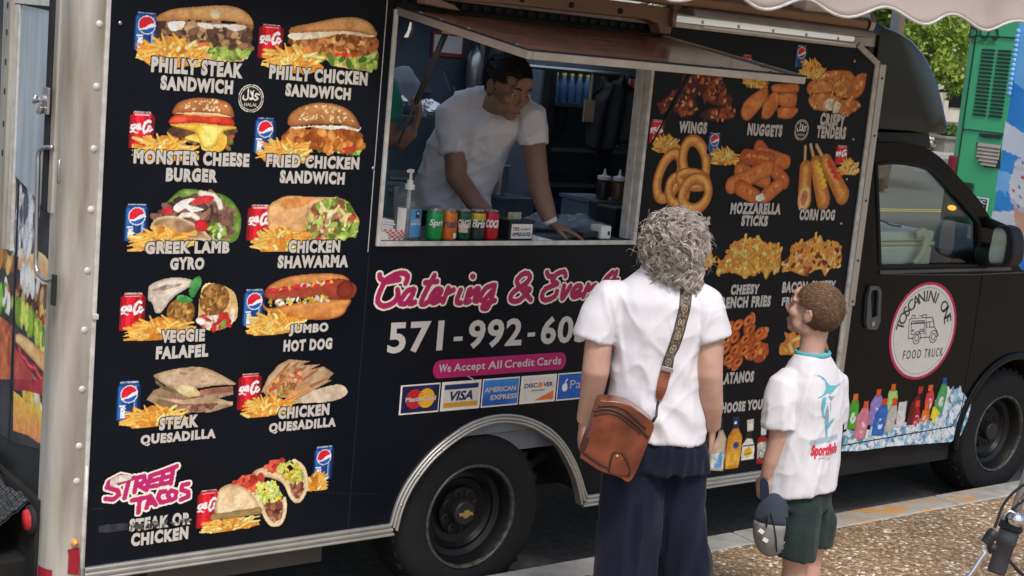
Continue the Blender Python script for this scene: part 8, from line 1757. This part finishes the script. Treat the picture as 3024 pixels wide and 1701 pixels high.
# ================================================================ street behind: bus, ice cream truck, trees, building
GRN = mat('bus_green', (0.06, 0.43, 0.19), 0.35, var=0.05, scale=2, coat=0.3); DKG = mat('bus_dark', (0.02, 0.035, 0.03), 0.5, var=0.2)
bus = thing('double_decker_bus', (18.0, 7.3, 0), 'tall green double-decker bus seen from behind, with rows of vent slots', 'bus')
def bp(mb, n, m, par=bus, **k): return mb.build(n, m, par, **k)
bp(MB().bx((18.0, 6.05, .38), (29.0, 8.585, 4.25)), 'body', GRN, bevel=.12, seg=4)
BXP = 17.985
mb = MB(); rows = 20
(y0, z0), (y1, z1), (y2, z2), (y3, z3) = [(p[1], p[2]) for p in [(18,8.292,2.876),(18,8.074,2.873),(18,8.025,2.885),(18,7.805,2.878)]]
zt_, zb_ = [(18,8.189,2.876)][0][2], [(18,8.16,1.961)][0][2]
n_ = 18
for c_ in ((y0, y1), (y2, y3)):
    for i in range(n_):
        z = zt_ + (zb_ - zt_) * i / (n_ - 1); h_ = abs(zb_ - zt_) / (n_ - 1) * .5
        mb.prismx([(c_[0], z - h_ * .3), (c_[0], z + h_ * .3), (c_[0] - .02, z + h_ / 2), (c_[1] + .02, z + h_ / 2), (c_[1], z + h_ * .3), (c_[1], z - h_ * .3), (c_[1] + .02, z - h_ / 2), (c_[0] - .02, z - h_ / 2)], 17.985, 17.999)
bp(mb, 'vent_slots', DKG)
yz_ = lambda L: [(p[1], p[2]) for p in L]
bp(MB().prismx(yz_([(18,8.139,1.697),(18,7.765,1.715),(18,7.766,1.657),(18,8.061,1.646),(18,8.115,1.66)]), 17.98, 17.999), 'vent_opening', DKG)
bp(MB().prismx(yz_([(18,8.158,1.567),(18,7.757,1.57),(18,7.719,1.248),(18,7.968,1.233),(18,8.044,1.273),(18,8.123,1.363)]), 17.985, 17.999), 'grille_opening', DKG)
mb = MB(); (ya, _), (yb, _) = yz_([(18,8.136,1.54),(18,7.764,1.579)]); zs0, zs1 = [(18,8.032,1.541)][0][2], [(18,7.93,1.282)][0][2]
for i in range(6): 
    z = zs0 + (zs1 - zs0) * i / 5; mb.box((17.984, (ya - .03 * max(0, i - 3) + yb) / 2 - .01, z), (.016, abs(ya - yb) - .06 * max(0, i - 3), .052), ry=.35)
bp(mb, 'grille_slats', mat('beige_slat', (.36, .31, .24), .5, var=.15))
bp(MB().bx((17.985, 6.4, 3.06), (17.999, 8.45, 3.075)).bx((17.985, 8.42, .6), (17.999, 8.435, 3.06)).bx((17.985, 6.4, 1.73), (17.999, 8.42, 1.74)), 'panel_seams', DKG)
bp(MB().bx((17.965, 8.45, 1.02), (18.02, 8.592, 1.34)), 'tail_light', mat('bus_red', (.20, .02, .03), .25), bevel=.03)
for t_, L_, b_ in (("BUS", [(18,8.537,3.019),(18,8.053,3.216)], .0), ("WASHINGTON DC", [(18,8.502,2.947),(18,8.081,3.017)], .0)):
    p, fs = fit(t_, L_[0][1], L_[0][2], L_[1][1], L_[1][2] if t_ != "BUS" else L_[0][2] + .30, b_); mesh_obj('bus_lettering', [(17.984, q[0], q[1]) for q in p], fs, DKG, bus)
sg = [(18,8.034,0.805),(18,7.814,0.64)]; pl_ = bp(MB().bx((17.97, sg[1][1], sg[1][2] - .06), (17.98, sg[0][1] + .1, sg[0][2])), 'number_plate', M['white'])
bp(MB().bx((17.962, sg[1][1] + .02, sg[1][2] - .04), (17.9695, sg[0][1] + .08, sg[0][2] - .02)), 'plate_field', DKG, pl_); p, fs = fit("VEC", sg[0][1] + .03, sg[0][2] - .09, sg[1][1] + .03, sg[0][2] - .035, .03); mesh_obj('plate_lettering', [(17.961, q[0], q[1]) for q in p], fs, M['white'], pl_); p, fs = fit("9", sg[0][1] - .05, sg[0][2] - .17, sg[1][1] + .05, sg[0][2] - .11, .03); mesh_obj('plate_lettering', [(17.961, q[0], q[1]) for q in p], fs, M['white'], pl_)
for x in (20.5, 27.0):
    for y in (6.1, 8.3): bp(MB().lathe([(.2, 0), (.45, 0), (.5, .04), (.5, .24), (.2, .26)], (x, y, .5), 'y', 28), 'wheel', M['rubber'])
bp(MB().bx((18.5, 8.586, 1.4), (28.5, 8.592, 2.1)).bx((18.5, 8.586, 2.9), (28.5, 8.592, 3.7)), 'side_windows', M['cab_black'])
# ---- ice cream truck parked ahead
ict = thing('ice_cream_truck', (9.5, 1.0, 0), 'blue and white ice cream truck parked ahead, with a big painted cone', 'ice cream truck')
IB = mat('ice_blue', (.06, .30, .68), .3, var=.06, coat=.3)
IX = 9.5
bp(MB().bx((IX, .02, .42), (15.0, 1.965, 2.95)), 'body', IB, ict, bevel=.03)
f = Film(.012)
blueA, blueB, wht = (.03, .22, .62), (.16, .45, .80), (.72, .74, .80)
f.poly([(1.955, .5), (1.955, 2.9), (.1, 2.9), (.1, .5)], blueA, (.05, .30, .72), 3)
f.poly(yz_([(9.5,1.967,2.759),(9.5,1.958,2.499),(9.5,1.945,2.353),(9.5,1.647,2.221),(9.5,1.269,2.253),(9.5,1.383,2.918),(9.5,1.991,2.898)]), blueB, (.22, .52, .86), 3)
f.poly(yz_([(9.5,1.961,2.062),(9.5,1.793,1.989),(9.5,1.59,1.89),(9.5,1.565,1.742),(9.5,1.814,1.819),(9.5,1.964,1.854)]), wht, (.62, .66, .74), 5)
f.poly(yz_([(9.5,1.961,1.697),(9.5,1.856,1.687),(9.5,1.67,1.689),(9.5,1.647,1.555),(9.5,1.968,1.543)]), blueB, (.24, .52, .84), 6)
f.poly(yz_([(9.5,1.965,1.387),(9.5,1.78,1.417),(9.5,1.488,1.459),(9.5,1.461,1.298),(9.5,1.753,1.26),(9.5,1.958,1.243)]), wht, (.6, .63, .68), 6)
f.poly(yz_([(9.5,1.902,1.621),(9.5,1.851,1.569),(9.5,1.879,1.535),(9.5,1.82,1.485),(9.5,1.917,1.56)]), (.2, .48, .82))
cc_ = yz_([(9.5,1.647,1.631)])[0]
f.poly(yz_([(9.5,1.787,1.46),(9.5,1.763,1.346),(9.5,1.707,1.209),(9.5,1.634,1.074),(9.5,1.568,0.976),(9.5,1.257,1.031),(9.5,1.265,1.533)]), (.62, .34, .22), (.70, .42, .28), 8)
sc_ = yz_([(9.5,1.81,1.792),(9.5,1.828,1.725),(9.5,1.851,1.642),(9.5,1.847,1.569),(9.5,1.823,1.499),(9.5,1.783,1.461),(9.5,1.745,1.437),(9.5,1.644,1.422),(9.5,1.406,1.442),(9.5,1.194,1.571),(9.5,1.241,1.844),(9.5,1.565,1.913)])
f.poly(sc_, (.72, .72, .74), (.60, .61, .65), 5, sm=True); f.line(yz_([(9.5,1.804,1.487),(9.5,1.729,1.439),(9.5,1.601,1.414),(9.5,1.483,1.431)]), .016, (.52, .52, .56)); f.line(yz_([(9.5,1.812,1.734),(9.5,1.694,1.719),(9.5,1.542,1.773)]), .012, (.55, .56, .60))
for q, c_ in zip(yz_([(9.5,1.808,1.563),(9.5,1.764,1.598),(9.5,1.747,1.669),(9.5,1.749,1.458),(9.5,1.68,1.634),(9.5,1.679,1.533),(9.5,1.662,1.723),(9.5,1.762,1.776),(9.5,1.744,1.524)]), ((.5, .05, .1), (.1, .12, .2), (.45, .05, .12), (.25, .1, .3), (.6, .3, .05), (.05, .2, .1), (.5, .05, .1), (.1, .2, .5), (.4, .3, .1))): f.ell(q, .016, .009, .4, c_)
f.build('painted_panel', parent=ict, place=lambda a, b: (IX - .0035, a, b))
mb = MB()
for i in range(14): mb.ball((IX - .02, 1.955 - .0 * i, 2.72 - i * .035), .022, 8, 6, (.6, 1, 1))
bp(mb, 'scalloped_trim', mat('pale_blue_trim', (.20, .50, .74), .4), ict, smooth=True)
for x in (10.6, 14.0):
    for y in (.06, 1.72): bp(MB().lathe([(.15, 0), (.33, 0), (.37, .03), (.37, .2), (.15, .22)], (x, y, .37), 'y', 28), 'wheel', M['rubber'], ict)
bp(MB().bx((IX - .06, .2, .40), (IX - .001, 1.8, .55)), 'rear_bumper', M['chrome'], ict, bevel=.02)
# ---- trees
def leaf_mat(nm, c1, c2):
    m = mat(nm, c1, .55, scale=.9, col2=c2, spec=.3); b = m.node_tree.nodes["Principled BSDF"]; b.inputs['Subsurface Weight'].default_value = 0.0
    nt = m.node_tree; n = nt.nodes; l = nt.links; t = n.new("ShaderNodeBsdfTranslucent"); l.new(b.inputs['Base Color'].links[0].from_socket, t.inputs[0]); mx = n.new("ShaderNodeMixShader"); mx.inputs[0].default_value = .35
    l.new(b.outputs[0], mx.inputs[1]); l.new(t.outputs[0], mx.inputs[2]); l.new(mx.outputs[0], n["Material Output"].inputs[0]); return m
BARK = mat('bark', (.09, .065, .045), .9, var=.3, scale=12, bump=.5)
LY, LD = leaf_mat('leaf_yellow_green', (.18, .32, .05), (.46, .55, .10)), leaf_mat('leaf_dark_green', (.07, .16, .04), (.19, .31, .07))
def tree(x, y, blobs, m, label, n=5200, size=.17, seed=1, h0=2.2):
    t = thing('tree', (x, y, .1), label, 'tree', 'street trees beyond the road'); R = np.random.default_rng(seed)
    cz = sum(b[2] for b in blobs) / len(blobs)
    mb = MB().tube(spline([(x, y, .1), (x + .1, y, 1.2), (x - .05, y + .1, h0), (x + .1, y, cz)], 16), [.16 * (1 - .6 * i / 15) + .03 for i in range(17)][:len(spline([(x, y, .1), (x + .1, y, 1.2), (x - .05, y + .1, h0), (x + .1, y, cz)], 16))], 10)
    for b in blobs: mb.tube([(x, y, h0 * .8), ((x + b[0]) / 2, (y + b[1]) / 2, (h0 + b[2]) / 2), b[:3]], [.07, .05, .015], 6)
    part(mb, 'trunk', BARK, t, smooth=True)
    w = np.array([b[3] ** 2 for b in blobs]); w = w / w.sum(); V = []; Fc = []
    cl = []
    for b, k in zip(blobs, (w * 90).astype(int) + 3):
        for _ in range(k):
            v = R.normal(size=3); v /= np.linalg.norm(v); cl.append((np.array(b[:3]) + v * b[3] * R.random() ** .45 * np.array((1, 1, .8)), b[3] * (.16 + .16 * R.random())))
    for i in range(n):
        c, r = cl[R.integers(len(cl))]; p = c + R.normal(size=3) * r * .62; a = R.normal(size=3); a /= np.linalg.norm(a); b2 = np.cross(a, R.normal(size=3)); b2 /= np.linalg.norm(b2); s = size * (.6 + .7 * R.random()); k = len(V)
        V += [p - a * s * .5, p + b2 * s * .28, p + a * s * .5, p - b2 * s * .28]; Fc.append((k, k + 1, k + 2, k + 3))
    mesh_obj('crown', V, Fc, m, t)
tree(25.2, 15.5, [(*(26.079,15.5,3.433), .85), (*(26.932,15.5,3.384), 1.0), (*(26.475,15.5,3.259), .8), (*(27.804,16,3.642), .8), (*(26.784,15.2,2.886), .75), (*(26.581,15.2,2.607), .7), (*(26.928,15.2,2.257), .42), (*(27.333,16,4.385), 1.3)], LY, 'bright yellow-green tree between the cab fairing and the green bus', 4300, .15, 2)
tree(21.5, 18, [(*(27.875,18,3.752), .95), (*(26.987,18,3.832), 1.1), (*(28.174,18,3.537), .7), (*(27.499,18,4.352), 1.5), (*(24.667,18,3.852), 1.2)], LD, 'dark green tree showing under the awning, right above the cab fairing', 6000, .18, 3)
tree(17.5, 19, [(*(22.556,19,3.589), 1.0), (*(23.915,19,3.64), .9), (*(23.082,19,4.187), 1.4)], LD, 'green tree glimpsed between the truck roof and the awning', 3500, .18, 4)
# ---- far side of the street and the building
o = MB().bx((-60, 26.0, -.2), (200, 26.25, .15)).build('far_kerb', M['kerb']); tag(o, kind='structure')
o = MB().bx((-60, 26.25, -.2), (200, 90, .14)).build('far_pavement', mat('concrete', (.34, .31, .27), .85, var=.1, scale=2)); tag(o, kind='structure')
o = MB().bx((20, 28.0, .14), (120, 33.0, .17)).build('lawn', mat('lawn_grass', (.10, .15, .04), .9, var=.3, scale=6, bump=.4)); tag(o, kind='structure')
for i, y in enumerate((12.35, 12.6)):
    o = MB().bx((-60, y, .0), (200, y + .11, .004)).build('lane_marking', mat('yellow_paint', (.55, .40, .08), .6, var=.15)); tag(o, kind='structure')
bd = thing('stone_building', (60, 38, 0), 'pale limestone building with wide ledges behind the trees', 'building')
zl = [p[2] for p in [(57.965,38,1.002),(58.031,38,0.714),(58.049,38,0.634),(57.893,38,1.322)]]
mb = MB().bx((15, 38, 0), (110, 50, 14)); bp(mb, 'wall', M['stone'], bd)
for z, d_ in ((zl[0], .25), (zl[0] - .5, .35), (zl[0] + 2.4, .2)): bp(MB().bx((14.9, 38 - d_, z - .12), (110.1, 37.997, z)), 'ledge', M['stone'], bd)
bp(MB().bx((14.9, 37.2, zl[2] - .05), (110, 37.5, zl[1])), 'white_rail', M['white'], bd)
for x in np.arange(20, 108, 4.2):
    w1 = bp(MB().bx((x, 37.93, zl[0] + .55), (x + 1.7, 37.996, zl[0] + 2.2)), 'window', M['cab_black'], bd)
    bp(MB().bx((x - .5, 37.85, zl[0] + .003), (x - .2, 37.995, zl[0] + 2.27)), 'pilaster', M['stone'], bd)
pq = [(43.351,27.4,0.696),(44.166,27.4,0.704),(43.626,27.4,0.097),(42.765,27.4,0.432),(43.565,27.4,0.363),(43.059,27.4,0.685)]
pn = thing('stone_planter', (pq[0][0] + .6, 27.4, .14), 'grey stone planter box left of the green bus', 'planter')
bp(MB().bx((pq[0][0], 27.3, .14), (pq[1][0] + .5, 28.2, pq[0][2] - .08)).bx((pq[0][0] - .08, 27.22, pq[0][2] - .08), (pq[1][0] + .6, 28.28, pq[0][2])), 'box', mat('grey_stone', (.22, .21, .19), .8, var=.15), pn)
def bush(c, r, m, label, n, cat='bush', size=.12, seed=5, fl=None):
    R = np.random.default_rng(seed); V = []; Fc = []
    for i in range(n):
        v = R.normal(size=3); v /= np.linalg.norm(v); p = np.array(c) + v * np.array(r) * R.random() ** .4; a = R.normal(size=3); a /= np.linalg.norm(a); b2 = np.cross(a, R.normal(size=3)); b2 /= np.linalg.norm(b2); s = size * (.6 + .7 * R.random()); k = len(V)
        V += [p - a * s * .5, p + b2 * s * .3, p + a * s * .5, p - b2 * s * .3]; Fc.append((k, k + 1, k + 2, k + 3))
    o = mesh_obj('bush', V, Fc, m, None, base=(c[0], c[1], c[2] - r[2])); return tag(o, label, cat)
bush((pq[5][0], 28.6, pq[0][2] + .12), (.9, .5, .35), LD, 'dark bush behind the stone planter', 1500)
bush((pq[1][0], 27.8, pq[0][2] + .2), (.6, .35, .22), LD, 'low plants growing in the stone planter', 900, seed=7)
bush(((pq[3][0] + pq[4][0]) / 2, 27.9, (pq[3][2] + pq[4][2]) / 2), (.75, .3, .26), mat('white_flowers', (.62, .62, .58), .7, var=.2, scale=3, col2=(.14, .17, .08)), 'bed of white flowers beside the stone planter', 700, 'flower bed', .12, 9)
bp(MB().bx((17.955, 8.10, .40), (17.999, 8.58, .985)), 'lamp_panel', DKG, bevel=.02)
am_, = [(17.95,8.391,0.589)]; bp(MB().ball((17.95, am_[1], am_[2]), .055, 16, 10, (.4, 1.35, .7)), 'indicator_lamp', mat('amber_lamp', (1.0, .30, .02), .3, var=.02, emit=1.6), smooth=True)
# ---- bicycle, only its handlebar end in view
bk = thing('bicycle', (3.1, -2.9, .128), 'bicycle with a dark grip, silver brake lever and bell at the corner of the pavement', 'bicycle')
ga, gb = [(2.856,-2.703,1.177),(2.883,-2.704,1.274)]; ga, gb = Vector(ga), Vector(gb); gd = (gb - ga).normalized()
GR = mat('grey_rubber_grip', (.055, .058, .065), .55, var=.2, scale=30, bump=.1)
bp(MB().tube([ga, ga + gd * .002, ga.lerp(gb, .66), ga.lerp(gb, .67), gb - gd * .002, gb], [.019, .0205, .0205, .0225, .0225, .020], 20), 'grip', GR, bk, smooth=True)
bp(MB().tube([ga - gd * .002, ga + gd * .001], [.0175, .0185], 18), 'grip_end', M['plastic'], bk)
bp(MB().tube([gb, gb + gd * .02], [.027, .027], 24), 'clamp_ring', M['plastic'], bk, bevel=.003); bp(MB().tube([gb + gd * .021, gb + gd * .032], [.029, .028], 24), 'shifter_ring', M['steel'], bk, bevel=.002)
hc_ = gb + gd * .30; 
bp(MB().tube([gb, gb + gd * .15, gb + gd * .30 + Vector((0, 0, -.02)), gb + gd * .30 + Vector((.05, -.25, -.02)), gb + gd * .2 + Vector((.1, -.50, -.0))], .0115, 12), 'handlebar', M['steel'], bk, smooth=True)
bl, = [(2.869,-2.725,1.308)]; bp(MB().ball(bl, .020, 18, 12, (1, 1, .9)), 'bell', M['chrome'], bk, smooth=True)
bp(MB().tube([(2.837,-2.713,1.307),(2.839,-2.712,1.32),(2.848,-2.718,1.328),(2.859,-2.727,1.323),(2.869,-2.738,1.308),(2.872,-2.744,1.29)], .004, 8), 'bell_bracket', M['steel'], bk, smooth=True)
bp(MB().tube(spline([(2.788,-2.729,1.292),(2.782,-2.726,1.284),(2.775,-2.723,1.273),(2.769,-2.72,1.264)], 12), [.010, .012, .013, .013, .014, .014, .013, .013, .013, .012, .012, .012, .012][:len(spline([(2.788,-2.729,1.292),(2.782,-2.726,1.284),(2.775,-2.723,1.273),(2.769,-2.72,1.264)], 12))], 12), 'lever_body', M['plastic'], bk, smooth=True)
bp(MB().tube([(2.814,-2.719,1.253),(2.807,-2.715,1.245),(2.8,-2.71,1.241)], .010, 10), 'lever_clamp', M['plastic'], bk, smooth=True)
bp(MB().tube(spline([(2.733,-2.743,1.271),(2.731,-2.742,1.263),(2.733,-2.746,1.254),(2.728,-2.744,1.244),(2.721,-2.741,1.23),(2.713,-2.738,1.215),(2.701,-2.733,1.194)], 36), .0075, 12, flat=.7), 'brake_lever', M['chrome'], bk, smooth=True)
bp(MB().tube(spline([(2.812,-2.71,1.29),(2.818,-2.711,1.309),(2.824,-2.711,1.329),(2.831,-2.713,1.346),(2.842,-2.718,1.364),(2.855,-2.725,1.38),(2.869,-2.733,1.392),(2.885,-2.745,1.398)], 40) + spline([[(2.885,-2.745,1.398)][0], (3.25, -2.75, 1.22), (3.3, -2.9, .9)], 20), .0032, 8), 'brake_cable', M['rubber'], bk, smooth=True)
bp(MB().tube(spline([(2.857,-2.705,1.298),(2.861,-2.706,1.309),(2.868,-2.709,1.321),(2.879,-2.715,1.336),(2.894,-2.723,1.351),(2.911,-2.734,1.361)], 30), .0032, 8), 'gear_cable', M['rubber'], bk, smooth=True)
bp(MB().tube(spline([(2.879,-2.714,1.208),(2.886,-2.722,1.199),(2.895,-2.731,1.187),(2.907,-2.743,1.175),(2.924,-2.759,1.162)], 20), .004, 8), 'gear_cable', M['rubber'], bk, smooth=True)
hx_, hy_ = 3.12, -2.95
bp(MB().tube([(hx_, hy_, 1.18), (hx_ + .05, hy_ - .02, .95), (hx_ + .08, hy_ - .03, .85)], .018, 12), 'stem', M['steel'], bk, smooth=True)
FRM = mat('bike_frame', (.05, .055, .06), .3, .3, var=.05)
bp(MB().tube([(hx_ + .06, hy_ - .02, .90), (hx_ - .35, hy_ - .55, .42)], .018, 12).tube([(hx_ + .05, hy_ - .02, .95), (hx_ - .40, hy_ - .45, .82)], .016, 12).tube([(hx_ - .42, hy_ - .45, .98), (hx_ - .35, hy_ - .55, .42)], .016, 12).tube([(hx_ - .35, hy_ - .55, .42), (hx_ - .62, hy_ - .85, .46)], .012, 10).tube([(hx_ - .40, hy_ - .46, .85), (hx_ - .62, hy_ - .85, .46)], .010, 10).tube([(hx_ + .07, hy_ - .02, .86), (hx_ + .16, hy_ + .12, .46)], .012, 10), 'frame', FRM, bk, smooth=True)
def bwheel(cx, cy): 
    d_ = Vector((.68, .73, 0)).normalized(); P = [(cx + d_.x * .33 * cos(a), cy + d_.y * .33 * cos(a), .462 + .33 * sin(a)) for a in np.linspace(0, 2 * pi, 48)[:-1]]; sp = MB().tube(P, .017, 10, closed=True); w = bp(sp, 'wheel', M['rubber'], bk, smooth=True)
    s_ = MB(); [s_.tube([(cx, cy, .462), P[i]], .0012, 4) for i in range(0, 47, 3)]; bp(s_, 'spokes', M['steel'], w)
bwheel(hx_ + .16, hy_ + .12); bwheel(hx_ - .62, hy_ - .85)
bp(MB().ball((hx_ - .43, hy_ - .46, 1.0), 1, 16, 10, (.13, .10, .04)), 'saddle', M['plastic'], bk, smooth=True)
